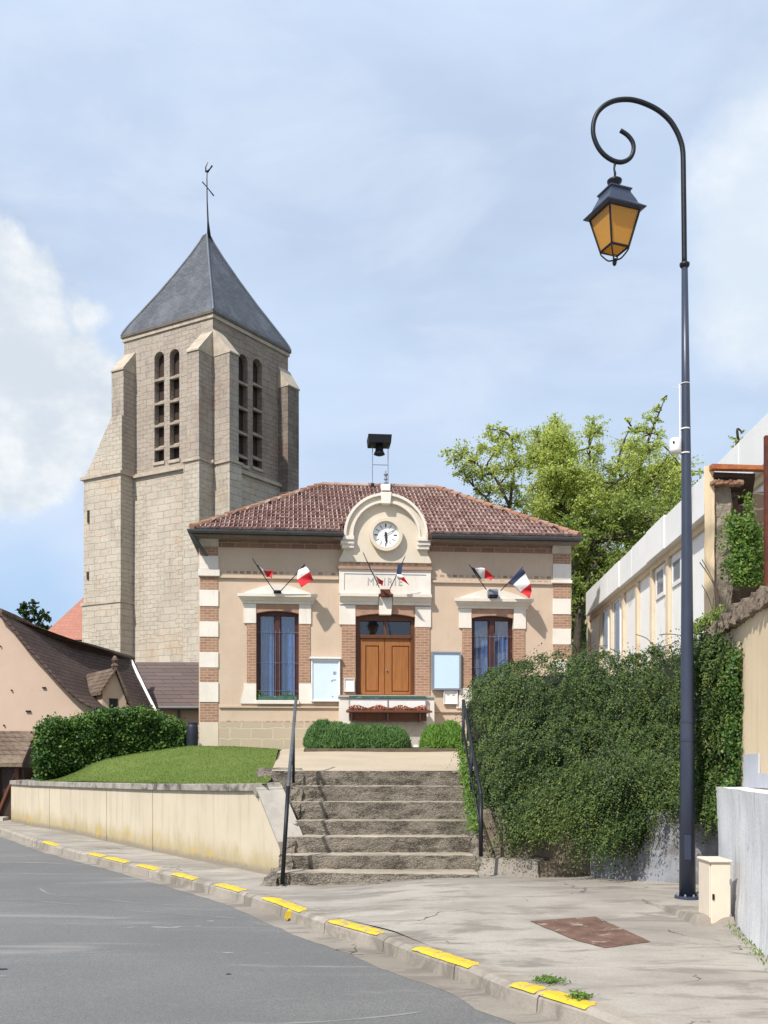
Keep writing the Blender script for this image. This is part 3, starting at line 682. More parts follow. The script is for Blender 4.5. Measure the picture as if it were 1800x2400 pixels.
# ================================================================== RETAINING WALL
rw = thing('retaining_wall', 'curved cream rendered retaining wall with grey stone coping below the lawn', 'wall', tuple(WB[-1]))
WD = []
for i in range(len(WB)-1):
    for j in range(5): WD.append(WB[i].lerp(WB[i+1], j/5))
WD.append(WB[-1])
def wn(i):
    t = (WD[min(i+3, len(WD)-1)]-WD[max(i-3, 0)]).normalized(); return Vector((-t.y, t.x, 0))
mb = MB(); TH = .32
endcut = []
xe = WD[-1].x
def ztop(x):      # the coping runs level, then ramps down beside the steps
    s = WD[-1].x-x
    return zw(x) if s > .38 else lerp(.465, zw(x), s/.38)
cols = []
for i, p in enumerate(WD): cols.append((p, wn(i)))
# split last bit finer for the ramp
fine = []
for i in range(len(cols)-1):
    m = 8 if (WD[-1].x-cols[i][0].x) < .6 else 1
    for j in range(m): fine.append((cols[i][0].lerp(cols[i+1][0], j/m), cols[i][1].lerp(cols[i+1][1], j/m)))
fine.append(cols[-1])
for (p, q), (p2, q2) in zip(fine, fine[1:]):
    za, zb = ztop(p.x)-.10, ztop(p2.x)-.10
    mb.hexa([p+Vector((0, 0, -.2)), p2+Vector((0, 0, -.2)), p2+q2*TH+Vector((0, 0, -.2)), p+q*TH+Vector((0, 0, -.2)),
             p+Vector((0, 0, za)), p2+Vector((0, 0, zb)), p2+q2*TH+Vector((0, 0, zb)), p+q*TH+Vector((0, 0, za))])
# return of the wall at its far left end
p, q = fine[0]; 
for (dx, dy) in [((0, 0), (-.25, 3.2))]:
    e = p+Vector((-.25, 3.2, 0))
    mb.hexa([p+Vector((-.01, 0, -.2)), p+Vector((.3, 0, -.2)), e+Vector((.3, 0, -.2)), e+Vector((0, 0, -.2)), p+Vector((-.01, 0, .93)), p+Vector((.3, 0, .93)), e+Vector((.3, 0, .6)), e+Vector((0, 0, .6))])
mb.build('wall_face', M['wall_render'], rw)
for px_ in (110, 252, 365):
    p_ = min(range(len(fine)), key=lambda i: abs(fine[i][0].x/fine[i][0].y*F+CX-px_)); p, q = fine[p_]; t_ = (fine[p_+1][0]-p).normalized(); mb = MB()
    mb.hexa([p-q*.004+Vector((0, 0, -.1)), p+t_*.006-q*.004+Vector((0, 0, -.1)), p+t_*.006+q*.02+Vector((0, 0, -.1)), p+q*.02+Vector((0, 0, -.1)), p-q*.004+Vector((0, 0, zw(p.x)-.11)), p+t_*.006-q*.004+Vector((0, 0, zw(p.x)-.11)), p+t_*.006+q*.02+Vector((0, 0, zw(p.x)-.11)), p+q*.02+Vector((0, 0, zw(p.x)-.11))])
    mb.build('joint', M['timber'], rw)
mb = MB()
for k_, ((p, q), (p2, q2)) in enumerate(zip(fine, fine[1:])):
    za, zb = ztop(p.x), ztop(p2.x)
    if WD[-1].x-p.x < .34: continue
    c = lambda P, Q, z, o_, d: P-Q*o_+Vector((0, 0, z+d))
    zz = lambda P: .006*noise.noise(P*8)
    t = (p2-p).normalized()*.006 if k_ % 4 == 3 else Vector()
    mb.hexa([c(p, q, za, .05, -.10), c(p2-t, q2, zb, .05, -.10), p2-t+q2*(TH+.05)+Vector((0, 0, zb-.10)), p+q*(TH+.05)+Vector((0, 0, za-.10)),
             c(p, q, za, .045, zz(p)), c(p2-t, q2, zb, .045, zz(p2)), p2-t+q2*(TH+.05)+Vector((0, 0, zb+.015)), p+q*(TH+.05)+Vector((0, 0, za+.015))])
mb.build('coping', M['coping'], rw, bevel=.008)
# sloping grey cheek where the wall comes down beside the steps
mb = MB(); p, q = fine[-1]
j0 = next(i for i, (a, b) in enumerate(fine) if WD[-1].x-a.x < .36)
for (a, qa), (b, qb) in zip(fine[j0-1:], fine[j0:]):
    za, zb = ztop(a.x), ztop(b.x)
    B0 = a+qa*(TH+.06); B1 = b+qb*(TH+.06)
    mb.hexa([a+Vector((0, 0, za-.10)), b+Vector((0, 0, zb-.10)), B1+Vector((0, 0, zb-.10)), B0+Vector((0, 0, za-.10)),
             a-qa*.03+Vector((0, 0, za)), b-qb*.03+Vector((0, 0, zb)), B1+Vector((0, 0, zb+.012)), B0+Vector((0, 0, za+.012))])
mb.build('sloping_coping', M['stone_grey'], rw)

# ================================================================== STAIRCASE
st = thing('stone_staircase', 'worn grey stone steps climbing from the pavement to the forecourt', 'staircase', (-.1, 12.1, 0))
SD = [12.1, 12.5, 12.9, 13.3, 13.7, 14.1, 14.5]; SZ = [.156, .327, .529, .717, .954, 1.164, 1.373]
XL, XR = -1.28, 1.10
for i, (D, z) in enumerate(zip(SD, SZ)):
    mb = MB(); z0 = (SZ[i-1]-.12 if i else -.12); x0 = XL+.05*i*.0; x1 = XR+.05+.02*math.sin(i*2)
    y1 = D+.62
    if i == 0: cor = [(x0-.05, D-.02, z0), (x1, D-.10, z0), (x1, y1, z0), (x0, y1, z0), (x0-.05, D, z), (x1, D-.06, z-.02), (x1, y1, z), (x0, y1, z)]
    else: cor = [(x0, D+.01, z0), (x1, D+.01, z0), (x1, y1, z0), (x0, y1, z0), (x0, D-.015, z), (x1, D-.015, z), (x1, y1, z), (x0, y1, z)]
    mb.rough(cor, 90, 10, 9, .013, 6.5)
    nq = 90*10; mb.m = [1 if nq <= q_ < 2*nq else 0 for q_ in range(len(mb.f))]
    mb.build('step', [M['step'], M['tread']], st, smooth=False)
# rubble beside the left end of the steps
for i, (D, z) in enumerate(zip(SD, SZ)):
    for j in range(2):
        mb = MB(); x = XL-.05+j*.16; s_ = .16
        zz = z-.03-.03*j
        mb.rough([(x-.02, D-.07+.05*j, zz-.26), (x+s_, D-.06+.05*j, zz-.26), (x+s_, D+.3, zz-.26), (x, D+.3, zz-.26), (x, D-.05+.05*j, zz+.02), (x+s_, D-.05+.05*j, zz), (x+s_, D+.3, zz+.03), (x, D+.3, zz+.03)], 6, 6, 7, .05, 8)
        mb.build('edge_stone', M['step'], st)
mb = MB()   # ramped left cheek wall between steps and lawn
mb.rough([(-1.33, 13.1, .2), (-1.22, 13.1, .2), (-1.25, 15.2, .2), (-1.75, 15.2, .2), (-1.33, 13.15, .45), (-1.24, 13.15, .40), (-1.27, 15.2, 1.415), (-1.95, 15.2, 1.43)], 6, 24, 8, .03, 5)
mb.build('cheek_wall', M['step'], st)
mb = MB(); mb.rough([(-2.0, 14.56, .8), (-1.25, 14.56, .8), (-1.25, 15.3, .8), (-2.0, 15.3, .8), (-1.85, 14.58, 1.375), (-1.25, 14.58, 1.372), (-1.25, 15.3, 1.375), (-2.0, 15.3, 1.375)], 8, 6, 6, .012, 5)
mb.build('cheek_wall', M['step'], st)
mb = MB(); mb.rough([(1.12, 12.45, 0), (1.34, 12.45, 0), (1.5, 15, 0), (1.14, 15, 0), (1.14, 12.5, .30), (1.33, 12.5, .30), (1.5, 15, 1.45), (1.16, 15, 1.45)], 5, 24, 8, .03, 5)
mb.build('cheek_wall', M['step'], st)
mb = MB(); mb.rough([(-1.62, 12.0, -.1), (-1.3, 11.92, -.1), (-1.25, 12.6, -.1), (-1.5, 12.6, -.1), (-1.5, 12.05, .03), (-1.32, 12.0, .09), (-1.25, 12.6, .2), (-1.45, 12.6, .15)], 6, 6, 4, .05, 7)
mb.build('edge_stone', M['step'], st)
# stone slab right of the foot of the steps
sl = MB(); a = gr(1113, 2048, .1); b = gr(1262, 2058, .1)
sl.rough([(a.x, a.y, 0), (b.x, b.y-.02, 0), (b.x+.5, b.y+1.1, 0), (a.x, a.y+1.2, 0), (a.x+.02, a.y+.12, .30), (b.x-.01, b.y+.02, .30), (b.x+.5, b.y+1.1, .34), (a.x, a.y+1.2, .33)], 24, 16, 6, .025, 5)
tag(sl.build('stone_slab', M['kerb']), 'low cracked concrete slab at the right foot of the steps', 'slab')
sl = MB(); sl.rough([(b.x+.02, b.y+.05, 0), (2.5, 12.15, 0), (2.6, 13, 0), (b.x+.3, 13, 0), (b.x+.02, b.y+.08, .29), (2.45, 12.2, .16), (2.5, 13, .25), (b.x+.3, 13, .36)], 20, 10, 6, .035, 4)
tag(sl.build('rock_ledge', M['rubble'], smooth=True), 'dark rock ledge under the overhanging shrub beside the slab', 'rock')

# handrails
def rail(lab, pts, lower=None, posts=()):
    t = thing('handrail', lab, 'handrail', tuple(pts[0]), group='handrails of the stone steps')
    mb = MB(); mb.tube(pts, .024, 10); mb.build('rail', M['dark_paint'] if lower else M['rail'], t, smooth=True)
    for (p, q, r_) in posts:
        mb = MB(); mb.tube([p, q], r_, 8); mb.build('post', M['dark_paint'], t, smooth=True)
    if lower:
        mb = MB(); mb.tube(lower, .016, 8); mb.build('lower_rail', M['dark_paint'], t, smooth=True)
    return t
M['rail'] = m_plain('rail', (.10, .105, .12), (.06, .065, .075), 5, .4, spec=.5)  # lighter than the posts: light caught by the rail put into its colour
pb = Vector((-1.245, 12.0, 0.02)); pk = Vector((-1.19, 12.2, 1.22)); pt = at(694, 1637, 15.2)
rail('dark painted handrail on the left of the steps', [pk+Vector((0, 0, -.06)), pk, pk.lerp(pt, .5)+Vector((0, 0, -.01)), pt], None,
     [(pb, pk, .026), (pk.lerp(pt, .62), pk.lerp(pt, .62)+Vector((0, 0, -.8)), .02)])
pb = Vector((1.235, 12.55, .28)); pb = at(1127, 2008, 12.0); pk = at(1127, 1860, 12.1); pt = at(1086, 1642, 14.35)
rail('dark double bar handrail on the right of the steps against the shrub', [pk+Vector((0, 0, -.05)), pk, pt],
     [pk+Vector((0, .02, -.45)), pt+Vector((0, .05, -.45))],
     [(pb, pk, .026), (pt, Vector((pt.x, pt.y, 1.35)), .022), (pk.lerp(pt, .5), pk.lerp(pt, .5)+Vector((0, 0, -.8)), .018)])

# ================================================================== TOWN HALL
A = Vector((-434/F*25.5, 25.5, 0)); B = Vector((439/F*26.4, 26.4, 0))
T = Frame(A, B-A); LN = (B-A).length
th = thing('town_hall', 'small cream town hall with brick trim, clock gable and red tiled hip roof', 'building', tuple(A), T.rot)
DEP = 7.6
zg = 1.2
zeave = T.z(600, 1254, .0)
wl = (T.u(600.6), T.u(700.4)); wz = (T.z(650, 1641), T.z(650, 1430))
wr = (T.u(880+780/3.456), T.u(880+1120/3.456)); wrz = (T.z(1155, 1652), T.z(1155, 1441))
dr = (T.u(833.6), T.u(973)); dz = (T.z(903, 1629), T.z(903, 1438))
mb = MB()
wall_open(mb, T, 0, LN, zg, zeave+.1, [(*wl, *wz), (*wr, *wrz), (*dr, *dz)], 0, .28)
c0, c1, c2, c3 = T.w(0, 0), T.w(LN, 0), T.w(LN, 0, -DEP), T.w(0, 0, -DEP)
for p, q in ((c1, c2), (c2, c3), (c3, c0)):
    mb.quad(p+Vector((0, 0, zg)), q+Vector((0, 0, zg)), q+Vector((0, 0, zeave+.1)), p+Vector((0, 0, zeave+.1)))
mb.build('wall', M['plaster'], th)
# quoins in alternating white stone and brick
def quoin(px0, px1, marks):
    for (y0, y1, kind) in marks:
        mb = MB(); d = {'w': .035, 'b': .02, 'm': .09, 'c': .16, 'p': .03}[kind]
        ex = {'m': 3, 'c': 0, 'b': -1.5, 'p': 0}.get(kind, 0)
        u0, u1, za, zb = T.u(px0-ex, d), T.u(px1+ex, d), T.z((px0+px1)/2, y1, d), T.z((px0+px1)/2, y0, d)
        if kind == 'c':
            mb.profile(T, [(-.06, za), (.05, za), (.10, lerp(za, zb, .35)), (.24, lerp(za, zb, .75)), (.26, zb), (-.06, zb)], u0, u1)
        else: mb.fbox(T, u0-.0, u1, za+.003, zb-.003, -.25, d)
        if kind == 'w': mb.build('quoin_stone', M['stone_white'], th, bevel=.008)
        elif kind == 'b': mb.build('quoin_brick', M['brick'], th)
        elif kind == 'm': mb.build('quoin_moulding', M['stone_white'], th, bevel=.01)
        elif kind == 'c': mb.build('quoin_capital', M['stone_grey'], th)
        else: mb.build('quoin_base', M['plaster_light'], th)
quoin(467.5, 512, [(1251, 1278, 'c'), (1278, 1302, 'b'), (1302, 1334, 'w'), (1334, 1350, 'm'), (1350, 1382, 'b'), (1382, 1421, 'w'), (1421, 1456, 'b'), (1456, 1493, 'w'),
                   (1493, 1528, 'b'), (1528, 1565, 'w'), (1565, 1599, 'b'), (1599, 1646, 'w'), (1646, 1692, 'b'), (1692, 1790, 'p')])
quoin(1296, 1338.5, [(1269, 1295, 'c'), (1295, 1321, 'b'), (1321, 1359, 'w'), (1359, 1367, 'm'), (1367, 1403, 'b'), (1403, 1440, 'w'), (1440, 1473, 'b'), (1473, 1511, 'w'),
                     (1511, 1545, 'b'), (1545, 1582, 'w'), (1582, 1616, 'b'), (1616, 1662, 'w'), (1662, 1708, 'b'), (1708, 1800, 'p')])
# frieze, string course, low bands
for (a, b, dy0, dy1) in ((513, 803, 0, 0), (1009, 1295, 7, 15)):
    mb = MB(); mb.pbox(T, a, 1254+dy0, b, 1284+dy0*1.4, -.1, .05); mb.build('frieze', M['brick_dark'], th)
for (px0, px1, y0, y1, mat, d, nm) in (
    (513, 793, 1337, 1351, 'frieze_pale', .015, 'string_band'), (513, 793, 1351, 1356, 'plaster', .06, 'string_ledge'),
    (1012, 1296, 1346, 1362, 'frieze_pale', .015, 'string_band'), (1012, 1296, 1362, 1367, 'plaster', .06, 'string_ledge'),
    (513, 808, 1655, 1659, 'plaster', .05, 'low_ledge'), (1016, 1298, 1666, 1670, 'plaster', .05, 'low_ledge'),
    (513, 808, 1686, 1692, 'frieze_pale', .012, 'low_brick_band'), (1016, 1298, 1697, 1703, 'frieze_pale', .012, 'low_brick_band'),
    (513, 808, 1692.5, 1800, 'plinth', .04, 'plinth'), (1016, 1298, 1704, 1800, 'plinth', .04, 'plinth')):
    mb = MB(); mb.pbox(T, px0, y0, px1, y1, -.06, d); mb.build(nm, M[mat], th)

def window(px0, px1, y0, y1, surround, lab, pots, dy):
    """two leaf casement with bars and curtains, brick and stone surround, hood above. surround shifts by dy"""
    X = lambda c, s: (c)          # photo column already
    u0, u1 = T.u(px0), T.u(px1); z0, z1 = T.z((px0+px1)/2, y1), T.z((px0+px1)/2, y0)
    fr = MB(); w = .075; rise = .07
    arch = lambda u, zz: zz-rise*((2*(u-u0)/(u1-u0)-1)**2)
    uu = [lerp(u0, u1, i/10) for i in range(11)]
    # outer frame
    v0, v1 = -.24, -.14
    fr.fbox(T, u0, u0+w, z0, z1, v0, v1); fr.fbox(T, u1-w, u1, z0, z1, v0, v1); fr.fbox(T, u0+w, u1-w, z0, z0+w, v0, v1)
    fr.fbox(T, u0+w, u1-w, z1-w-rise*.6, z1, v0, v1)
    um = (u0+u1)/2; fr.fbox(T, um-.065, um+.065, z0+w, z1-w-rise*.6, v0, v1+.02)
    for (a, b) in ((u0+w, um-.065), (um+.065, u1-w)):
        fr.fbox(T, a, a+.035, z0+w, z1-w-.04, v0, v1-.025); fr.fbox(T, b-.035, b, z0+w, z1-w-.04, v0, v1-.025)
    wn_ = fr.build('window', M['frame_red'], th, bevel=.006)
    for (a, b) in ((u0+w+.035, um-.1), (um+.1, u1-w-.035)):
        g_ = MB(); g_.quad(T.w(a, z0+w, -.2), T.w(b, z0+w, -.2), T.w(b, z1-w-.05, -.2), T.w(a, z1-w-.05, -.2)); g_.build('pane', M['glass'], wn_)
    for i, (a, b) in enumerate(((u0+.06, um-.04), (um+.04, u1-.06))):
        g_ = MB(); g_.grid(lambda s, t: T.w(lerp(a, b, s), lerp(z0+.03, z1-.03, t), -.34-.018*math.sin(s*24+i)-.006*math.sin(s*57)), 60, 2)
        g_.build('curtain', M['curtain'], wn_, smooth=True)
    g_ = MB(); nb = 9
    for i in range(1, nb):
        u = lerp(u0+.04, u1-.04, i/nb)
        if abs(u-um) < .05: continue
        g_.tube([T.w(u, z0+.03, -.09), T.w(u, z1-.47+.03*math.cos(i), -.09)], .006, 6)
    for zz in (z0+.25, lerp(z0, z1, .42), z1-.55): g_.tube([T.w(u0, zz, -.09), T.w(u1, zz, -.09)], .006, 6)
    g_.build('bars', M['bars'], wn_)
    g_ = MB(); g_.pbox(T, px0-1, y1, px1+1, y1+9, -.28, .10); g_.build('sill', M['stone_white'], wn_, bevel=.01)
    # arched brick lintel
    g_ = MB(); zt = T.z((px0+px1)/2, y0-17)
    pts = [(u0-.0, zt), (u1+.0, zt)]+[(u, arch(u, z1+.002)-.002) for u in reversed(uu)]
    g_.fprism(T, pts, -.14, .03); g_.build('brick_lintel', M['brick_flat'], wn_)
    for s in (0, 1):
        a, b = ((px0-29.6, px0-.3), (px1+.3, px1+29))[s]
        g_ = MB(); g_.pbox(T, a, y0-17, b, y0+(29 if s == 0 else 31), -.14, .045); g_.build('stone_block', M['stone_white'], wn_, bevel=.008)
        a, b = ((px0-22, px0-.3), (px1+.3, px1+26))[s]
        g_ = MB(); g_.pbox(T, a, y0+30, b, y1-40, -.14, .03); g_.build('brick_jamb', M['brick'], wn_)
        a, b = ((px0-29, px0-.3), (px1+.3, px1+28))[s]; e = 7
        ua, ub = T.u(a, .045), T.u(b, .045); za, zb = T.z(a, y1+8, .045), T.z(a, y1-39.5, .045); ex = .085
        poly = [(ua-(ex if s == 0 else 0), za), (ub+(ex if s else 0), za), (ub+(ex if s else 0), za+.07), (ub+(0.0), lerp(za, zb, .75)), (ub, zb), (ua, zb), (ua, lerp(za, zb, .75)), (ua-(ex if s == 0 else 0), za+.07)]
        g_ = MB(); g_.fprism(T, poly, -.14, .045); g_.build('stone_block', M['stone_white'], wn_)
    # hood: cornice and low pediment
    g_ = MB(); zc0 = T.z((px0+px1)/2, y0-17.5, .12); zc1 = T.z((px0+px1)/2, y0-40, .2)
    ua, ub = T.u(px0-31, .05), T.u(px1+31, .05); h_ = zc1-zc0
    g_.profile(T, [(0, zc0), (.06, zc0), (.065, zc0+h_*.28), (.09, zc0+h_*.30), (.14, zc0+h_*.5), (.20, zc0+h_*.66), (.23, zc0+h_*.68), (.235, zc1), (0, zc1+.02)], ua, ub, skew=.6)
    g_.build('hood_cornice', M['stone_white'], wn_)
    g_ = MB(); zt = T.z((px0+px1)/2, y0-61, .1); k = 14; c = (ua+ub)/2; hw = (ub-ua)/2
    pts = [(c+hw*(2*i/k-1), zc1+.02+(zt-zc1)*(1-(abs(2*i/k-1))**1.6)) for i in range(k, -1, -1)]
    g_.fprism(T, [(c-hw, zc1+.015), (c+hw, zc1+.015)]+pts[1:-1], -.0, .10); g_.build('pediment', M['stone_white'], wn_)
    return u0, u1, z0, z1
M['bars'] = m_plain('bars', (.16, .20, .28), (.12, .15, .2), 5, .5)
W1 = window(600.6, 700.4, 1431.6, 1641, 0, '', True, 0)
W2 = window(1105.7, 1204, 1443, 1652, 0, '', False, 0)

# door with its surround
u0, u1 = dr; z0, z1 = dz
d = MB(); v0, v1 = -.26, -.12
zt0 = T.z(903, 1487); zt1 = T.z(903, 1454); 
d.fbox(T, u0, u0+.13, z0, z1, v0, v1); d.fbox(T, u1-.10, u1, z0, z1, v0, v1); d.fbox(T, u0+.13, u1-.1, zt1, z1, v0, v1)
d.fbox(T, u0+.13, u1-.1, T.z(903, 1495), zt0, v0, v1+.03); d.fbox(T, (u0+u1)/2-.04, (u0+u1)/2+.04, zt0, zt1, v0, v1)
door = d.build('door', M['door_dark'], th, bevel=.006)
g_ = MB(); g_.quad(T.w(u0+.13, zt0, -.2), T.w(u1-.1, zt0, -.2), T.w(u1-.1, zt1, -.2), T.w(u0+.13, zt1, -.2)); g_.build('transom_pane', M['glass_dark'], door)
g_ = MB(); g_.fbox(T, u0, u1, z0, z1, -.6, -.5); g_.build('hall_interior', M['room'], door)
zl0, zl1 = z0+.02, T.z(903, 1495)
um = T.u(903)
for (a, b, pa, pb_) in ((u0+.131, um-.006, 857, 889), (um+.006, u1-.101, 918.5, 960)):
    g_ = MB(); 
    pa_, pb2 = T.u(pa, -.1), T.u(pb_, -.1); pz0, pz1 = T.z(903, 1621, -.1), T.z(903, 1513, -.1)
    g_.fbox(T, a, pa_, zl0, zl1, -.22, -.15); g_.fbox(T, pb2, b, zl0, zl1, -.22, -.15)
    g_.fbox(T, pa_, pb2, pz1, zl1, -.22, -.15); g_.fbox(T, pa_, pb2, zl0, pz0, -.22, -.15)
    g_.fbox(T, pa_+.025, pb2-.025, pz0+.025, pz1-.025, -.215, -.165)
    g_.fbox(T, pa_, pb2, pz0, pz1, -.218, -.19)
    lf = g_.build('door_leaf', M['door_wood'], door, bevel=.007)
g_ = MB(); g_.lathe(T.w(um+.05, T.z(903, 1570), -.12), [(.001, -.02), (.02, -.015), (.02, .015), (.001, .02)], 10); g_.build('door_knob', M['alu'], door, smooth=True)
for s, (a, b, c, e, f) in enumerate(((795.5, 833.3, 801, 833.3, 0), (973.3, 1010.5, 973.3, 1007.6, 4))):
    g_ = MB(); g_.pbox(T, a, 1418+f, b, 1464+f*1.5, -.12, .045); g_.build('stone_block', M['stone_white'], door, bevel=.008)
    g_ = MB(); g_.pbox(T, c, 1464.5+f*1.5, e, 1634, -.12, .03); g_.build('brick_jamb', M['brick'], door)
g_ = MB(); zt = T.z(903, 1417.5); n_ = 12
uu = [lerp(u0, u1, i/n_) for i in range(n_+1)]
g_.fprism(T, [(u0-.001, zt), (u1+.001, zt)]+[(u, z1+.0-.09*((2*(u-u0)/(u1-u0)-1)**2)) for u in reversed(uu)], -.12, .03); g_.build('brick_lintel', M['brick_flat'], door)
g_ = MB(); g_.fprism(T, [(T.u(889, .07), T.z(903, 1441, .07)), (T.u(917, .07), T.z(903, 1441, .07)), (T.u(920, .07), T.z(903, 1400, .07)), (T.u(887, .07), T.z(903, 1400, .07))], -.1, .10); g_.build('keystone', M['stone_white'], door, bevel=.008)
g_ = MB(); zc0 = T.z(903, 1417, .12); zc1 = T.z(903, 1392, .2); h_ = zc1-zc0
for (a, b) in ((T.u(796, .05), T.u(886, .05)), (T.u(920.5, .05), T.u(1010, .05))):
    g_.profile(T, [(0, zc0), (.07, zc0), (.075, zc0+h_*.3), (.10, zc0+h_*.32), (.15, zc0+h_*.55), (.20, zc0+h_*.7), (.24, zc0+h_*.72), (.245, zc1), (0, zc1)], a, b, skew=.0)
g_.build('door_cornice', M['stone_white'], door)

# clock gable rising through the eaves
gb = MB(); vf = .22
cx, cy, ro = 903.5, 1257.0, 98.0
cu, cz = T.hit(cx, cy, vf); s_ = T.u(cx+1, vf)-T.u(cx, vf); Ro = ro*s_; 
zb = T.z(903, 1318, vf); zm = T.z(903, 1299, vf)
ua, ub = T.u(806, vf), T.u(1000, vf); fa, fb = T.u(795, vf), T.u(1010.5, vf)
pts = [(fa, zb), (fb, zb), (fb, zb+.05), (ub+.05, zm-.02), (ub, zm+.12), (ub, cz)]
pts += [(cu+(Ro-.02)*math.cos(t), cz+(Ro-.02)*math.sin(t)) for t in [math.pi*i/24 for i in range(1, 24)]]
pts += [(ua, cz), (ua, zm+.12), (ua-.05, zm-.02), (fa, zb+.05)]
gb.fprism(T, pts, -1.3, vf)
gable = gb.build('clock_gable', M['plaster_light'], th)
# moulded arch on the gable
def arch_band(r0, r1, v0, v1, mat, nm, par, drop=0.0, k=30):
    m_ = MB()
    for i in range(k):
        a, b = math.pi*i/k, math.pi*(i+1)/k
        pl = [(cu+r0*math.cos(a), cz+r0*math.sin(a)), (cu+r1*math.cos(a), cz+r1*math.sin(a)), (cu+r1*math.cos(b), cz+r1*math.sin(b)), (cu+r0*math.cos(b), cz+r0*math.sin(b))]
        m_.fprism(T, pl, v0, v1)
    if drop:
        for sg in (-1, 1):
            x0, x1 = sorted((cu+sg*r0, cu+sg*r1)); m_.fbox(T, x0, x1, cz-drop, cz, v0, v1)
    return m_.build(nm, mat, par)
dp = (1283-1257)*s_
arch_band(Ro-6*s_, Ro, vf-.3, vf+.17, M['stone_white'], 'arch_moulding', gable, dp*.1)
arch_band(Ro-17*s_, Ro-6*s_, vf-.05, vf+.10, M['plaster_light'], 'arch_band', gable, dp*.9)
arch_band(Ro-22*s_, Ro-17*s_, vf-.05, vf+.135, M['stone_white'], 'arch_moulding', gable, dp*.9)
m_ = MB(); k = 30
g_ = MB(); g_.fprism(T, [(cu-10*s_, cz+Ro-26*s_), (cu+10*s_, cz+Ro-26*s_), (cu+13*s_, cz+Ro+1*s_), (cu-13*s_, cz+Ro+1*s_)], vf, vf+.20); g_.build('keystone', M['stone_white'], gable, bevel=.01)
for sg in (-1, 1):   # scrolled consoles at the feet of the arch
    g_ = MB(); xa = cu+sg*(Ro-24*s_); xb = cu+sg*(Ro+(12 if sg > 0 else 10)*s_)
    x0, x1 = sorted((xa, xb)); zz = cz-dp*.15
    g_.fbox(T, x0, x1, zz-.10, zz, vf-.2, vf+.19)
    x0, x1 = sorted((xa, cu+sg*(Ro+7*s_))); g_.fbox(T, x0, x1, zz-.20, zz-.103, vf-.2, vf+.15)
    x0, x1 = sorted((xa, cu+sg*(Ro+4*s_))); g_.fbox(T, x0, x1, zz-.30, zz-.203, vf-.2, vf+.11)
    g_.build('console', M['stone_white'], gable, bevel=.012)
# the clock
ck = MB(); kc_u, kc_z = T.hit(904.5, 1253, vf+.1)
R1, R2 = 29.5*s_, 38.5*s_; k = 48
def ring(mb_, r0, r1, v0, v1):
    for i in range(k):
        a, b = 2*math.pi*i/k, 2*math.pi*(i+1)/k
        mb_.fprism(T, [(kc_u+r0*math.cos(a), kc_z+r0*math.sin(a)), (kc_u+r1*math.cos(a), kc_z+r1*math.sin(a)), (kc_u+r1*math.cos(b), kc_z+r1*math.sin(b)), (kc_u+r0*math.cos(b), kc_z+r0*math.sin(b))], v0, v1)
clk = thing('clock', 'round white clock face in a thick cream ring on the gable', 'clock', tuple(T.w(kc_u, kc_z, vf)), T.rot)
ring(ck, R1*1.04, R2, vf+.002, vf+.16); ck.build('ring', M['plaster_light'], clk)
ck = MB(); ring(ck, R1*.97, R1*1.05, vf+.002, vf+.10); ck.build('rim', M['stone_white'], clk)
ck = MB(); ck.fprism(T, [(kc_u+R1*math.cos(2*math.pi*i/k), kc_z+R1*math.sin(2*math.pi*i/k)) for i in range(k)], vf+.002, vf+.05); face = ck.build('clock_face', M['clock_white'], clk)
ck = MB()
for i in range(12):
    a = math.pi/2-2*math.pi*i/12; w_ = .030 if i % 3 == 0 else .013; l_ = .115 if i % 3 else .10
    c_, s2 = math.cos(a), math.sin(a); r0, r1 = R1*.93-l_, R1*.90
    pl = [(kc_u+c_*r0-s2*w_/2, kc_z+s2*r0+c_*w_/2), (kc_u+c_*r1-s2*w_/2, kc_z+s2*r1+c_*w_/2), (kc_u+c_*r1+s2*w_/2, kc_z+s2*r1-c_*w_/2), (kc_u+c_*r0+s2*w_/2, kc_z+s2*r0-c_*w_/2)]
    ck.fprism(T, pl, vf+.05, vf+.056)
ck.build('hour_mark', M['ink_dark'], face)
def hand(ang, ln, w_, vv, tail=.07):
    ck = MB(); a = math.pi/2-ang; c_, s2 = math.cos(a), math.sin(a)
    P_ = lambda r_, o_: (kc_u+c_*r_-s2*o_, kc_z+s2*r_+c_*o_)
    ck.fprism(T, [P_(-tail, -w_*.5), P_(ln*.7, -w_*.62), P_(ln, 0), P_(ln*.7, w_*.62), P_(-tail, w_*.5)], vv, vv+.006); ck.build('clock_hand', M['ink_dark'], clk)
hand(R(174), .235, .045, vf+.06); hand(R(58), .26, .012, vf+.07); hand(R(2), .09, .04, vf+.066, .03)
ck = MB(); ck.fprism(T, [(kc_u+.035*math.cos(2*math.pi*i/12), kc_z+.035*math.sin(2*math.pi*i/12)) for i in range(12)], vf+.058, vf+.085); ck.build('hub', M['ink_dark'], clk)

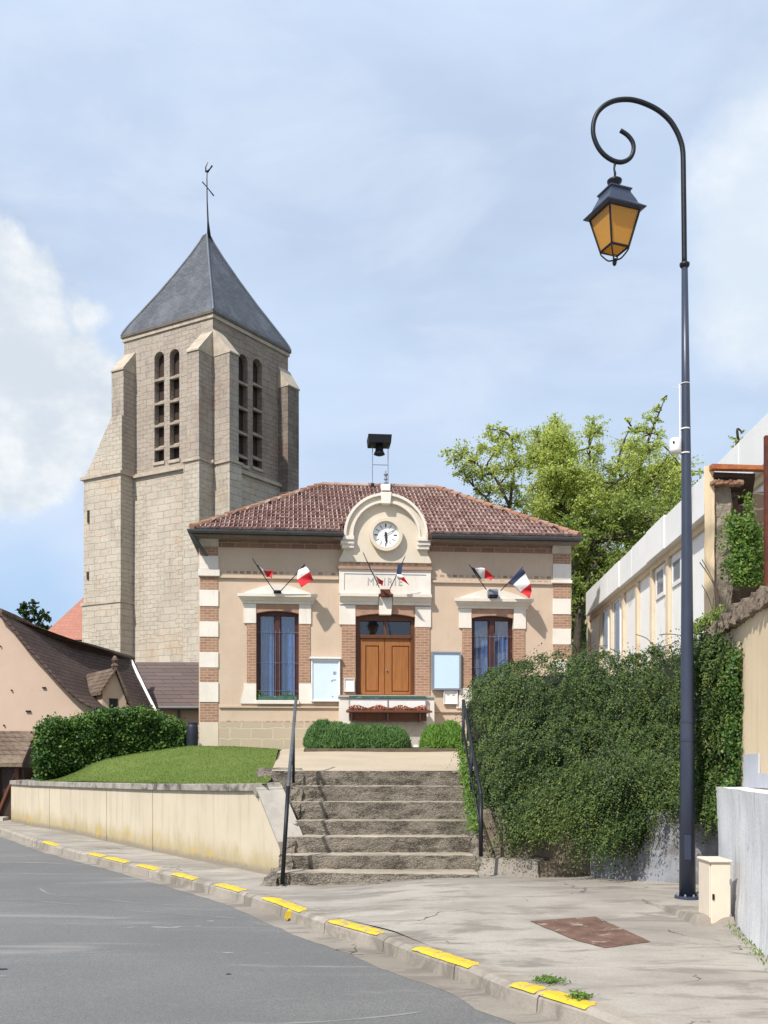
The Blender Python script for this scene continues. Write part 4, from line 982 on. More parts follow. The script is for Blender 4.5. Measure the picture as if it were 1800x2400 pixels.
# name board above the door
g_ = MB(); g_.pbox(T, 795, 1319, 1010, 1327, -.1, .15); g_.build('brick_course', M['frieze_pale'], th)
g_ = MB(); g_.pbox(T, 793, 1327.3, 1012, 1334.3, -.1, .19); g_.build('brick_course', M['brick_flat'], th)
g_ = MB(); nu0, nu1, nz0, nz1 = g_.pbox(T, 795, 1334.7, 1010, 1391.5, -.1, .14); nb_ = g_.build('name_board', M['stone_white'], th)
g_ = MB(); e = .13
for (a, b, c, d_) in ((nu0+e, nu1-e, nz1-e+.012-.02, nz1-e+.012), (nu0+e, nu0+e+.014, nz0+.09, nz1-e-.008)): g_.fbox(T, a, b, c, d_, .14, .147)
g_.build('incised_line', M['ink'], nb_)
def text(s, px, py, h, v, mat, par, nm, spacing=1.0, xs=1.0):
    cu_ = bpy.data.curves.new(nm, 'FONT'); cu_.body = s; cu_.size = h; cu_.extrude = .004; cu_.align_x = 'CENTER'; cu_.align_y = 'CENTER'; cu_.space_character = spacing
    ob = bpy.data.objects.new('tmp', cu_); COL.objects.link(ob); dg = bpy.context.evaluated_depsgraph_get()
    me = bpy.data.meshes.new_from_object(ob.evaluated_get(dg)); bpy.data.objects.remove(ob)
    u_, z_ = T.hit(px, py, v); inv = MAT_OF[par.name].inverted()
    for q_ in me.vertices: q_.co = inv @ T.w(u_+q_.co.x*xs, z_+q_.co.y, v+q_.co.z)
    me.materials.clear(); me.materials.append(mat); o_ = bpy.data.objects.new(nm, me); COL.objects.link(o_); parent_to(o_, par); return o_
text('MAIRIE', 902, 1364, .29, .145, M['ink_faint'], nb_, 'lettering', 1.3, .85)
g_ = MB(); g_.pbox(T, 893, 1381, 915, 1397, .12, .30); g_.build('flag_bracket', M['rust_dark'], th)

# perron in front of the door
g_ = MB(); g_.pbox(T, 796, 1634, 1018, 1740, -.1, .55); pr = g_.build('door_landing', M['white_worn'] if 'white_worn' in M else M['stone_white'], th)
g_ = MB(); g_.pbox(T, 822, 1692, 1000, 1790, .552, .60); g_.build('grey_apron', M['stone_grey'], th)
g_ = MB(); g_.pbox(T, 794, 1629.5, 1020, 1634.3, -.1, .60); g_.build('landing_slab', M['stone_grey'], th)

# roof: hip planes with moulded tiles laid in courses
ov = .52
def TL(u, v, z): return T.w(u, z, v)
ze = T.z(903, 1246, ov)
eL, eR = T.u(449, ov), T.u(1357, ov)
rL = T.hit(755, 1138, -3.6); rR = T.hit(1022, 1143, -3.6); zr = (rL[1]+rR[1])/2
F0, F1 = TL(eL, ov, ze), TL(eR, ov, ze); K1, K0 = TL(eR, -DEP-ov, ze), TL(eL, -DEP-ov, ze)
R0, R1_ = TL(rL[0], -3.6, zr), TL(rR[0], -3.6, zr)
roof = MB()
dn = Vector((0, 0, -.05))
slp = (zr-ze)/(3.6+ov); nv_ = .0
nu0_, nu1_ = T.u(805, ov)-.0, T.u(1003, ov)
NA, NB = TL(nu0_, ov, ze), TL(nu1_, ov, ze); NC, ND = TL(nu1_, nv_, ze+slp*(ov-nv_)), TL(nu0_, nv_, ze+slp*(ov-nv_))
for pl in ((F0, NA, ND, NC, NB, F1, R1_, R0), (F1, K1, R1_), (K1, K0, R0, R1_), (K0, F0, R0)):
    roof.add([p+dn for p in pl], [tuple(range(len(pl)))])
roof.add([F0+dn*3, NA+dn*3, TL(nu0_, nv_, ze)+dn*3, TL(nu1_, nv_, ze)+dn*3, NB+dn*3, F1+dn*3, K1+dn*3, K0+dn*3], [(7, 6, 5, 4, 3, 2, 1, 0)])
for a, b in ((F0, NA), (NB, F1), (F1, K1), (K1, K0), (K0, F0)): roof.quad(a+dn*3, b+dn*3, b+dn, a+dn)
rf = roof.build('roof', M['tile_under'], th)
def tile_face(E0, E1, P0, P1, cw=.118, rh=.33, nm='roof_tiles'):
    ex = (E1-E0).normalized(); N_ = (E1-E0).cross(P0-E0).normalized()
    if N_.z < 0: N_ = -N_
    up = N_.cross(ex).normalized()
    if up.z < 0: up = -up
    o = E0; H = (P0-E0).dot(up)
    xl = lambda t: lerp(0, (P0-E0).dot(ex), t); xr = lambda t: lerp((E1-E0).length, (P1-E0).dot(ex), t)
    rows = int(H/rh)+1
    mA, mB_ = MB(), MB()
    for j in range(rows):
        h0 = j*rh; h1 = min((j+1)*rh, H)
        if h1-h0 < .05: continue
        l0, r0 = xl(h0/H), xr(h0/H); l1, r1 = xl(h1/H), xr(h1/H); lo = max(l0, l1); hi = min(r0, r1)
        k0 = int(math.floor(min(l0, l1)/cw)); k1 = int(math.ceil(max(r0, r1)/cw)); sh = .0
        for i in range(k0, k1):
            x0 = i*cw+sh; x1 = x0+cw; xm = (x0+x1)/2
            tmid = (h0+h1)/2/H
            if xm < xl(tmid)-.02 or xm > xr(tmid)+.02: continue
            wq = o+ex*xm+up*(h0+.1)-T.o; uq_, vq_ = wq.dot(T.x), -wq.dot(T.y)
            if nu0_-.05 < uq_ < nu1_+.05 and vq_ > nv_-.05: continue
            jj = random.uniform(-.008, .008); q = lambda a, b, c: o+ex*(a+jj*.4)+up*b+N_*c
            b0 = h0+random.uniform(-.012, .012); b1 = h1-.01
            # pan
            g0 = .012+random.uniform(-.004, .006)
            mA.hexa([q(x0+.004, b0+.02, -.04), q(x1-.028, b0+.02, -.04), q(x1-.028, b1+.03, -.05), q(x0+.004, b1+.03, -.05),
                     q(x0+.004, b0+.02, g0), q(x1-.028, b0+.02, g0), q(x1-.028, b1+.03, g0-.035), q(x0+.004, b1+.03, g0-.035)])
            # raised roll along the slope and lip at the foot of the tile
            rz = .040+random.uniform(-.006, .008)
            mB_.hexa([q(x1-.034, b0, -.03), q(x1+.002, b0, -.03), q(x1+.002, b1+.03, -.03), q(x1-.034, b1+.03, -.03),
                      q(x1-.028, b0, rz+.012), q(x1-.004, b0, rz+.012), q(x1-.004, b1+.03, rz-.014), q(x1-.028, b1+.03, rz-.014)])
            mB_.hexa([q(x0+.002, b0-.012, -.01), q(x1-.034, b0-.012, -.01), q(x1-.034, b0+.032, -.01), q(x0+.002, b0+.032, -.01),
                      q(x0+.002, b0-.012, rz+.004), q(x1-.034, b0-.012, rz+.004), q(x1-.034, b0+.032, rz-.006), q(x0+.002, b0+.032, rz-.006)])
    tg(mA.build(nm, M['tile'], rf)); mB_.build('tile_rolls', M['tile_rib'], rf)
tg = lambda o: o
tile_face(F0, F1, R0, R1_); tile_face(F1, K1, R1_, R1_, .2); tile_face(K0, F0, R0, R0, .2)
def ridge(P0, P1, mat, r_=.085):
    n_ = max(2, int((P1-P0).length/.34)); m_ = MB()
    for i in range(n_):
        a = P0.lerp(P1, i/n_); b = P0.lerp(P1, (i+1.12)/n_)
        m_.tube([a+Vector((0, 0, .02)), b+Vector((0, 0, .0))], [r_*1.08, r_*.92], 10)
    m_.build('ridge_tiles', mat, rf, smooth=False)
ridge(R0, R1_, M['tile_rib']); ridge(F0, R0, M['tile_orange']); ridge(F1, R1_, M['tile_orange'])
# gutters
def gut(P0, P1):
    m_ = MB(); d_ = (P1-P0).normalized(); o_ = Vector((d_.y, -d_.x, 0)); k = 7
    prof = [(math.cos(math.pi*(1+i/k))*.075+.05, math.sin(math.pi*(1+i/k))*.085-.035) for i in range(k+1)]
    a = [P0+o_*x+Vector((0, 0, z)) for x, z in prof]; b = [P1+o_*x+Vector((0, 0, z)) for x, z in prof]
    m_.add(a+b, [(i, i+1, k+2+i, k+1+i) for i in range(k)]); m_.add(a+b, [tuple(range(k+1)), tuple(range(2*k+1, k, -1))])
    m_.build('gutter', M['gutter'], th, smooth=True)
gu0 = T.u(803, ov); gu1 = T.u(1010, ov)
gut(TL(eL-.08, ov+.02, ze-.03), TL(gu0, ov+.02, ze-.03)); gut(TL(gu1, ov+.02, ze-.03), TL(eR+.08, ov+.02, ze-.03)); gut(F1+(F1-R1_).normalized()*.02, K1); gut(K0, F0)
m_ = MB(); dz_ = Vector((0, 0, -.06))
for (a, b, c, d) in ((eL, gu0, .0, ov-.02), (gu1, eR, .0, ov-.02), (eL, 0, -DEP, -.01), (LN, eR, -DEP, -.01)):
    m_ = MB(); m_.fbox(T, a, b, ze-.20, ze-.155, c, d); m_.build('soffit', M['soffit'], th)
m_ = MB(); m_.tube([TL(eL-.02, ov, ze-.10), TL(eL+.28, .1, ze-.55), TL(eL+.42, -.15, ze-.7), TL(eL+.42, -.15, 1.5)], .045, 8); m_.build('downpipe', M['gutter'], th, smooth=True)
# worn marks on the road
def road_mark(name, pts, w_, mat, z=-.1350):
    P = catm([gr(a, b, -.13) for a, b in pts]); m_ = MB()
    for i in range(len(P)-1):
        a, b = P[i], P[i+1]; t = (b-a).normalized(); q = Vector((-t.y, t.x, 0))
        wa = w_*(.6+.7*noise.noise(a*3))*min(1, i/3, ); wb = w_*(.6+.7*noise.noise(b*3))*min(1, (len(P)-2-i)/3, (i+1)/3)
        wa = max(.002, wa*min(1, (len(P)-1-i)/3)); wb = max(.002, wb)
        m_.quad(*[Vector((p.x, p.y, z)) for p in (a-q*wa, b-q*wb, b+q*wb, a+q*wa)])
    tag(m_.build(name, mat), kind='structure')
def catm(P, m=6):
    out = []
    for i in range(len(P)-1):
        p0, p1, p2, p3 = P[max(i-1, 0)], P[i], P[i+1], P[min(i+2, len(P)-1)]
        for j in range(m):
            f = j/m; out.append(.5*((2*p1)+(-p0+p2)*f+(2*p0-5*p1+4*p2-p3)*f*f+(-p0+3*p1-3*p2+p3)*f**3))
    return out+[P[-1]]
M['dust'] = m_plain('dust', (.235, .23, .22), (.21, .21, .205), 6, .9)
M['dust_red'] = m_plain('dust_red', (.27, .225, .20), (.23, .20, .18), 6, .9)
M['worn_white'] = m_plain('worn_white', (.42, .40, .38), (.32, .31, .30), 12, .9)
road_mark('road_seam', [(90, 2078), (118, 2094), (200, 2102), (330, 2115), (450, 2122), (590, 2127), (690, 2150)], .022, M['dust'])
road_mark('road_seam', [(-60, 2106), (40, 2108), (150, 2116), (300, 2132), (450, 2143), (560, 2152), (640, 2172)], .022, M['dust'])
road_mark('road_seam', [(-60, 2018), (40, 2020), (120, 2022), (210, 2027)], .06, M['dust_red'])
road_mark('road_seam', [(620, 2398), (760, 2392), (900, 2380), (1000, 2368)], .02, M['dust'])
for pts in ([(286, 2173), (325, 2171)], [(350, 2171), (382, 2172), (400, 2173), (428, 2170)], [(455, 2170), (475, 2169)], [(520, 2231), (548, 2231)], [(485, 2157), (505, 2158)], [(-10, 2286), (20, 2286)]):
    road_mark('worn_marking', pts, .020, M['worn_white'], -.1345)
road_mark('pothole', [(530, 2281), (536, 2281.5), (542, 2281)], .03, M['ink_dark'], -.1340); road_mark('pothole', [(-20, 2270), (0, 2270), (19, 2270)], .05, M['ink_dark'], -.1340)
# ================================================================== OBJECTS ON THE FACADE
def board(px0, px1, y0, y1, lab, name, panel, frame, d=.10, marks=(), fw=.045, top=False, cat='notice board', par=.03):
    u, z = T.hit((px0+px1)/2, y1, d); t = thing(name, lab, cat, tuple(T.w(u, z, 0)), T.rot)
    g_ = MB(); ua, ub = T.u(px0, d), T.u(px1, d); za, zb = T.z(px0, y1, d), T.z(px0, y0, d)
    for (a, b, c, e) in ((ua, ua+fw, za, zb), (ub-fw, ub, za, zb), (ua+fw, ub-fw, za, za+fw), (ua+fw, ub-fw, zb-fw*(1.5 if top else 1), zb)): g_.fbox(T, a, b, c, e, par, d)
    if top: g_.fbox(T, ua-.03, ub+.03, zb, zb+.05, par, d+.05)
    g_.build('frame', frame, t, bevel=.004)
    g_ = MB(); g_.fbox(T, ua+fw, ub-fw, za+fw, zb-fw, par, d-.03); pn = g_.build('panel', panel, t)
    for (a, b, c, e) in marks:
        g_ = MB(); g_.pbox(T, a, c, b, e, d-.029, d-.025); g_.build('printed_mark', M['ink'], pn)
    return t
board(729, 797, 1544, 1644, 'white framed notice board with a few papers left of the door', 'notice_board', M['paper'], M['white_paint'], .12,
      [(781, 785.5, 1574, 1581), (786.5, 788, 1574, 1581), (776, 780, 1594, 1597), (780, 787, 1592.5, 1594.5), (778, 781, 1631, 1634)], .04, True)
board(1012, 1081, 1527, 1617, 'empty pale blue notice board in a grey metal frame right of the door', 'notice_board', M['paper_blank'], M['alu'], .13, [], .05)
board(1040, 1073, 1618, 1650, 'small white box under the grey framed notice board', 'letter_box', M['white_paint'], M['white_paint'], .09, [(1048, 1053, 1627, 1629.5), (1060, 1066, 1628, 1630)], .02, cat='letter box')
board(806.5, 831, 1590, 1621, 'plain white box on the brick left of the door', 'letter_box', M['white_paint'], M['white_paint'], .11, [(829.2, 830.4, 1596, 1614)], .015, cat='letter box', par=.031)

# flags
def flag(lab, pole_px, cloth, group='tricolour flags on the town hall', rp=.012):
    """pole_px: ((px,py,v) foot, (px,py,v) tip); cloth: 4 columns (hoist, 1/3, 2/3, fly) of (top, bottom) points (px,py,v)"""
    W = lambda q: (lambda v: T.w(*T.hit(q[0], q[1], v), v))(q[2] if q[2] < .35 else .30+(q[2]-.30)*.55)
    a, b = W(pole_px[0]), W(pole_px[1]); t = thing('flag', lab, 'flag', tuple(a), T.rot, group)
    mid = a.lerp(b, .5)+Vector((0, 0, -.012))
    m_ = MB(); m_.tube([a, mid, b, b+(b-a).normalized()*.05], [rp, rp, rp*.85, .002], 8); m_.build('pole', M['dark_paint'], t, smooth=True)
    C_ = [(W(p), W(q)) for p, q in cloth]; m_ = MB(); NU, NV = 36, 10
    def cr(P, s):
        k = len(P)-1; x = s*k; i = min(int(x), k-1); f = x-i
        p0 = P[max(i-1, 0)]; p1 = P[i]; p2 = P[i+1]; p3 = P[min(i+2, k)]
        return .5*((2*p1)+(-p0+p2)*f+(2*p0-5*p1+4*p2-p3)*f*f+(-p0+3*p1-3*p2+p3)*f**3)
    def fn(s, v):
        top = cr([c[0] for c in C_], s); bot = cr([c[1] for c in C_], s); p = top.lerp(bot, v)
        return p-T.y*(.03*math.sin(s*11+v*4)*min(1, s*3))+Vector((0, 0, .012*math.sin(s*14+v*3)*s))
    vs = [fn(i/NU, j/NV) for j in range(NV+1) for i in range(NU+1)]
    for j in range(NV):
        for i in range(NU):
            b0 = j*(NU+1)+i; m_.f.append((b0, b0+1, b0+NU+2, b0+NU+1)); m_.m.append(min(2, i*3//NU))
    m_.v = [tuple(p) for p in vs]
    o = m_.build('cloth', [M['flag_blue'], M['flag_white'], M['flag_red']], t, smooth=True)
    s = o.modifiers.new('s', 'SOLIDIFY'); s.thickness = .004
def bracket(px, py, w_, h_, v, mat):
    g_ = MB(); g_.pbox(T, px-w_/2, py-h_/2, px+w_/2, py+h_/2, .1, v); g_.build('flag_bracket', mat, th, bevel=.01)
bracket(650, 1385.5, 18, 5, .34, M['dark_paint']); bracket(1157, 1387, 22, 13, .34, M['grey_metal'])
g_ = MB(); g_.pbox(T, 1147, 1394, 1167, 1399.5, .1, .33); g_.build('flag_bracket', M['dark_paint'], th)
flag('drooping red and white flag on the left pole over the left window', ((642, 1384, .3), (593, 1311, .95)),
     [((603, 1324, .85), (621, 1350, .66)), ((606, 1325, .86), (622, 1350, .67)), ((617, 1336, .86), (626, 1352, .70)), ((640, 1338, .80), (637, 1355, .76))])
flag('billowing flag with red folds on the right pole over the left window', ((659, 1384, .3), (713, 1324, .95)),
     [((713, 1324, .95), (700, 1336, .80)), ((716, 1325, .97), (699, 1338, .80)), ((726, 1340, 1.05), (696, 1358, .85)), ((735, 1360, .98), (706, 1376, .95))])
flag('narrow white and red flag on the left pole across the name board', ((889, 1377, .30), (852, 1297, .98)),
     [((864, 1324, .80), (882, 1362, .48)), ((867, 1326, .80), (884, 1364, .48)), ((882, 1350, .78), (889, 1368, .5)), ((899, 1362, .74), (896, 1373, .56))])
flag('hanging flag with dark blue top on the right pole across the name board', ((914, 1380, .30), (948.5, 1306, .98)),
     [((944, 1320, .84), (933, 1322, .82)), ((941, 1345, .86), (929, 1347, .80)), ((946, 1352, .88), (935, 1358, .80)), ((962, 1374, .92), (942, 1360, .84))])
flag('white and red flag flying from the left pole over the right window', ((1140, 1382, .3), (1101, 1325, .98)),
     [((1104, 1329, .94), (1129, 1362, .56)), ((1113, 1331, .96), (1128, 1356, .62)), ((1136, 1333, .96), (1136, 1355, .74)), ((1158, 1352, .86), (1150, 1359, .84))])
flag('widest blue white and red flag spread from the right pole over the right window', ((1173, 1385, .3), (1224, 1330, .98)),
     [((1223, 1331, .98), (1190, 1366, .60)), ((1232, 1343, 1.02), (1202, 1372, .72)), ((1242, 1368, 1.0), (1219, 1387, .84)), ((1247, 1386, .95), (1240, 1402, .88))])

# flower trough with railing in front of the door landing
ft = thing('balustrade', 'low metal railing with green top bar before the door', 'railing', tuple(T.w(T.u(905), T.z(905, 1690), .6)), T.rot)
m_ = MB(); m_.pbox(T, 818, 1631, 1000, 1637, .63, .67); m_.build('top_bar', M['green_metal'], ft)
for px in (818.5, 909, 999):
    m_ = MB(); m_.pbox(T, px-1, 1637, px+1, 1690, .64, .66); m_.build('post', M['grey_metal'], ft)
wp = MB(); wp.pbox(T, 821, 1638, 997, 1661, .62, .635); wp.build('infill_panel', M['white_paint'], ft)
tr = thing('flower_trough', 'long brown wooden flower trough hung on the railing', 'planter', tuple(T.w(T.u(908), T.z(908, 1690), .8)), T.rot)
m_ = MB(); z0, z1, zt = T.z(908, 1689, .9), T.z(908, 1670, .9), T.z(908, 1661, .9)
ua, ub = T.u(820, .95), T.u(1000, .95)
m_.profile(T, [(.67, z0), (.86, z0), (.93, z1), (.67, z1)], ua, ub); m_.build('box', M['wood_brown'], tr, bevel=.006)
m_ = MB(); m_.hexa([T.w(ua-.10, z1, 1.0), T.w(ub+.14, z1, 1.0), T.w(ub+.08, z1, .67), T.w(ua-.06, z1, .67), T.w(ua-.10, z1+.04, 1.0), T.w(ub+.14, z1+.04, 1.0), T.w(ub+.05, zt, .67), T.w(ua-.04, zt, .67)]); m_.build('rim', M['wood_brown'], tr)
for px in (824, 909, 985):
    m_ = MB(); m_.pbox(T, px-1.6, 1671, px+1.6, 1691, .7, .985); m_.build('strap', M['timber'], tr)
k = 1500; uu_ = rng.uniform(ua-.02, ub+.02, k); cl = .5+.5*np.sin(uu_*11+1); zz = zt-.02+rng.uniform(0, .12, k)*(.35+.65*cl); vv = rng.uniform(.70, .93, k)
P = np.array([T.w(a, b, c)[:] for a, b, c in zip(uu_, zz, vv)])
o = quads_mesh('red_flowers', leaf_quads(P, rng.normal(size=(k, 3))+np.array([0, -1, .6]), rng.uniform(.02, .05, k), .8), [M['flower_red'], M['weed']], None, rng.random(k) < .3)
tag(o, 'row of small red flowers growing in the brown trough', 'flowers')
# plants on the left window sill
k = 700; uu_ = rng.uniform(T.u(604), T.u(697), k); hh = T.z(650, 1641)+.02+np.abs(rng.normal(size=k))*.10*(.6+.4*np.sin(uu_*9)); P = np.array([T.w(a, b, c)[:] for a, b, c in zip(uu_, hh, rng.uniform(-.06, .02, k))])
P[:, 2] = np.minimum(P[:, 2], T.z(650, 1618))
o = quads_mesh('window_plants', leaf_quads(P, rng.normal(size=(k, 3))+np.array([0, -1, .3]), rng.uniform(.03, .06, k), .6), M['weed']); tag(o, 'green leafy plants in the box on the left window sill', 'plants')
bx = MB(); bx.pbox(T, 606, 1631, 694, 1641, -.085, .06); tag(bx.build('window_box', M['green_metal']), 'shallow planter box on the left window sill', 'planter')

# siren and mast on the roof ridge
V6 = -3.3
sr = thing('roof_siren', 'black hooded siren on thin metal legs above the clock gable', 'siren', tuple(T.w(T.u(890, V6), T.z(890, 1140, V6), V6)), T.rot)
m_ = MB(); zc = T.z(890, 1026, V6); zd = T.z(890, 1044, V6); ua, ub = T.u(861.5, V6), T.u(916, V6)
m_.hexa([T.w(ua+.02, zd, V6+.30), T.w(ub-.02, zd, V6+.30), T.w(ub-.02, zd, V6-.30), T.w(ua+.02, zd, V6-.30), T.w(ua, zc, V6+.34), T.w(ub, zc, V6+.34), T.w(ub, zc, V6-.34), T.w(ua, zc, V6-.34)])
m_.build('hood', M['dark_paint'], sr)
m_ = MB(); c_ = T.w(T.u(889, V6), zd, V6); m_.lathe(c_, [(.10, .02), (.12, -.05), (.12, -.16), (.15, -.22), (.17, -.27), (.10, -.30)], 18); m_.build('horn', M['dark_paint'], sr, smooth=True)
for px in (873, 909.5):
    m_ = MB(); m_.tube([T.w(T.u(px, V6), T.z(890, 1136, V6), V6), T.w(T.u(px, V6), zd, V6)], .011, 6); m_.build('leg', M['grey_metal'], sr)
m_ = MB(); m_.tube([T.w(T.u(873, V6), T.z(890, 1089.5, V6), V6), T.w(T.u(909.5, V6), T.z(890, 1089.5, V6), V6)], .011, 6); m_.build('crossbar', M['grey_metal'], sr)
m_ = MB(); c_ = T.w(T.u(904, V6), T.z(890, 1133, V6), V6)
m_.lathe(c_, [(.06, 0), (.06, .03), (.03, .05), (.03, .10), (.055, .12), (.055, .14), (.035, .15), (.035, .24), (.06, .26), (.06, .29), (.02, .30), (.02, .38)], 12); m_.build('insulator', M['grey_metal'], sr, smooth=True)
m_ = MB(); m_.pbox(T, 893, 1134, 915, 1150, V6-.15, V6+.15); m_.build('base_block', M['white_paint'], sr, bevel=.01)
m_ = MB(); m_.pbox(T, 870, 1132, 877, 1138, V6-.06, V6+.06); m_.build('foot', M['dark_paint'], sr)

# ================================================================== CHURCH TOWER
C = Vector((-7.85, 45.0, 0)); L = Vector((-12.63, 47.7, 0)); Rr = Vector((-4.83, 49.4, 0))
FL = Frame(L, C-L); FR = Frame(C, Rr-C); lenL = (C-L).length; lenR = (Rr-C).length
tw = thing('church_tower', 'tall square stone church tower with buttresses and a slate spire', 'church tower', tuple(L), FL.rot)
ZE = EYE+1051/F*45
BK = L+(Rr-C)
z_str = 15.15
def mk_openings(fr, cols, side):
    ops = []; info = []
    for (pa, pb_, ytop, ybot) in cols:
        a, b = fr.u(pa), fr.u(pb_); zt = fr.z((pa+pb_)/2, ytop); zb = fr.z((pa+pb_)/2, ybot); ops.append((a, b, zb, zt)); info.append((a, b, zb, zt))
    return ops, info
S9 = 1.085
opL, inL = mk_openings(FL, [(333.5*S9, 354.5*S9, 760*S9, 998*S9), (366.5*S9, 387.5*S9, 754*S9, 993*S9)], 0)
opR, inR = mk_openings(FR, [(515*S9, 535*S9, 766*S9, 1004*S9), (546*S9, 566*S9, 776*S9, 1011*S9)], 1)
m_ = MB()
wall_open(m_, FL, 0, lenL, .8, ZE, opL, 0, 1.0); m2_ = MB(); wall_open(m2_, FR, 0, lenR, .8, ZE, opR, 0, 1.0)
for p, q in ((Rr, Rr+(L-C)), (Rr+(L-C), L)):
    m_.quad(p+Vector((0, 0, .8)), q+Vector((0, 0, .8)), q+Vector((0, 0, ZE)), p+Vector((0, 0, ZE)))
for fr, inf in ((FL, inL), (FR, inR)):    # spandrels closing the openings to round heads
    for (a, b, zb, zt) in inf:
        r_ = (b-a)/2; c_ = (a+b)/2; zc_ = zt-r_
        for sg in (-1, 1):
            pl = [(c_+sg*r_, zc_), (c_+sg*r_, zt)]+[(c_+sg*r_*math.sin(t), zc_+r_*math.cos(t)) for t in [math.pi/2*i/8 for i in range(9)]]
            pl = [(c_+sg*r_, zt)]+[(c_+sg*r_*math.sin(t), zc_+r_*math.cos(t)) for t in [math.pi/2*i/8 for i in range(9)]]
            (m_ if fr is FL else m2_).fprism(fr, pl, -.99, .012)
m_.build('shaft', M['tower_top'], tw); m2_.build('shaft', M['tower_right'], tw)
# sloping stone louvres
LYL = [818, 869, 917, 967]; LYR = [826, 880, 934, 985]
for fr, inf, LY, cols in ((FL, inL, LYL, (344, 377)), (FR, inR, LYR, (525, 556))):
    for ci, (a, b, zb, zt) in enumerate(inf):
        for y in LY:
            yy = (y+(-6 if ci else 0)+(0 if fr is FL else (10 if ci else 0)))*S9
            z_ = fr.z(cols[ci]*S9, yy)
            m_ = MB(); m_.fprism(fr, [(a-.0, z_-.11), (b+.0, z_-.11), (b, z_+.0), (a, z_+.0)], -.16, .015)
            m_.hexa([fr.w(a, z_-.05, -.12), fr.w(b, z_-.05, -.12), fr.w(b, z_+.28, -.5), fr.w(a, z_+.28, -.5), fr.w(a, z_+.02, -.12), fr.w(b, z_+.02, -.12), fr.w(b, z_+.36, -.5), fr.w(a, z_+.36, -.5)])
            m_.build('louvre', M['tower_slab'], tw)
        m_ = MB(); m_.fprism(fr, [(a-.06, zb-.14), (b+.06, zb-.14), (b+.06, zb), (a-.06, zb)], -.5, .06); m_.build('window_sill', M['tower_ledge'], tw)
        m_ = MB(); m_.fbox(fr, a-.1, b+.1, zb-.1, zt+.1, -.42, -.32); m_.build('shade_board', M['timber'], tw)  # dark sheet set near the front, standing in for the opening's inner shade
# thicker lower body
lo = .10
m_ = MB(); q_ = [FL.w(-.05, 0, lo), FL.w(lenL, 0, lo)+FR.x*0, ]
def body(off, z0, z1, mat, nm, flare=0):
    a = FL.w(0, 0, off)-FL.x*off; c = C+(FL.w(0, 0, off)-FL.w(0, 0, 0))+(FR.w(0, 0, off)-FR.w(0, 0, 0)); r_ = FR.w(lenR, 0, off)+FR.x*off; b_ = BK+(L-C).normalized()*off+FR.x*off
    m_ = MB(); 
    def ringz(e, z): return [p+(p-(L+Rr)/2).normalized()*e+Vector((0, 0, z)) for p in (c, r_, b_, a)]
    lo_, hi_ = ringz(flare, z0), ringz(0, z1); m_.hexa(lo_+hi_); return m_.build(nm, mat, tw)
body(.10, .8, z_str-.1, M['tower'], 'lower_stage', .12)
body(.24, z_str-.1, z_str+.02, M['tower_ledge'], 'string_course'); body(.12, z_str+.022, z_str+.12, M['tower_ledge'], 'string_course')
body(.06, ZE-.30, ZE-.12, M['tower_ledge'], 'cornice'); body(.12, ZE-.118, ZE+.0, M['cornice_dark'], 'cornice')
# buttresses
def butt(fr, u0, u1, p, stages, cap, mats):
    """stages: (z0,z1,extra) from the ground; cap slopes back to the wall"""
    m_ = MB(); par = None
    for i, (z0, z1, e) in enumerate(stages):
        m_ = MB(); m_.fbox(fr, u0-e, u1+e, z0, z1-.002, -.3, p+e); o_ = m_.build('buttress', M[mats[min(i, len(mats)-1)]], tw)
        if i < len(stages)-1:
            m_ = MB(); m_.fprism(fr, [(u0-e-.07, z1-.10), (u1+e+.07, z1-.10), (u1+e+.07, z1+.02), (u0-e-.07, z1+.02)], -.3, p+e+.07); m_.build('buttress_ledge', M['tower_ledge'], tw)
    z0 = stages[-1][1]; e = stages[-1][2]
    m_ = MB(); m_.profile(fr, [(-.02, z0), (p+e+.05, z0), (p+e+.05, z0+.07), (0.0, z0+cap), (-.02, z0+cap)], u0-e-.025, u1+e+.025); m_.build('buttress_cap', M['tower_ledge'], tw)
butt(FL, lenL-.70, lenL-.02, .95, [(.8, 15.1, .12), (15.1, 20.0, 0)], 1.2, ['tower', 'tower_top'])
butt(FR, .02, .62, 1.02, [(.8, 15.1, .10), (15.1, 20.0, 0)], 1.3, ['tower', 'tower_top'])
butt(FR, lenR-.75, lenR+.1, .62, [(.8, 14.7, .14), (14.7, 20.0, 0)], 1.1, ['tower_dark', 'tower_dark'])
# left corner: front buttress, and the deeper one running out to the left with its long weathering
uq = lenL-4.77
butt(FL, -.05, uq, .78, [(15.2, 20.1, 0)], 1.1, ['tower_top'])
m_ = MB(); m_.fbox(FL, lenL-7.25, uq+.03, .8, 9.0, -1.1, 1.02); m_.build('buttress', M['tower'], tw)
m_ = MB(); m_.fbox(FL, lenL-7.20, uq+.0, 9.14, 15.1, -1.1, .97); m_.build('buttress', M['tower'], tw)
m_ = MB(); m_.fbox(FL, lenL-7.32, uq+.08, 9.002, 9.13, -1.1, 1.07); m_.build('buttress_ledge', M['tower_ledge'], tw)
m_ = MB(); m_.fbox(FL, lenL-7.36, uq+.10, 15.102, 15.24, -1.1, 1.08); m_.build('buttress_ledge', M['tower_ledge'], tw)
ux = lenL-7.25; z0 = 15.242; pr_ = [(ux, z0), (uq, z0), (uq, 17.9), (lenL-5.45, 17.9), (lenL-5.9, 17.2), (lenL-6.6, 16.15)]
m_ = MB(); m_.fprism(FL, pr_, -1.05, .90); m_.build('weathering', M['rubble_pale'] if 'rubble_pale' in M else M['tower'], tw)
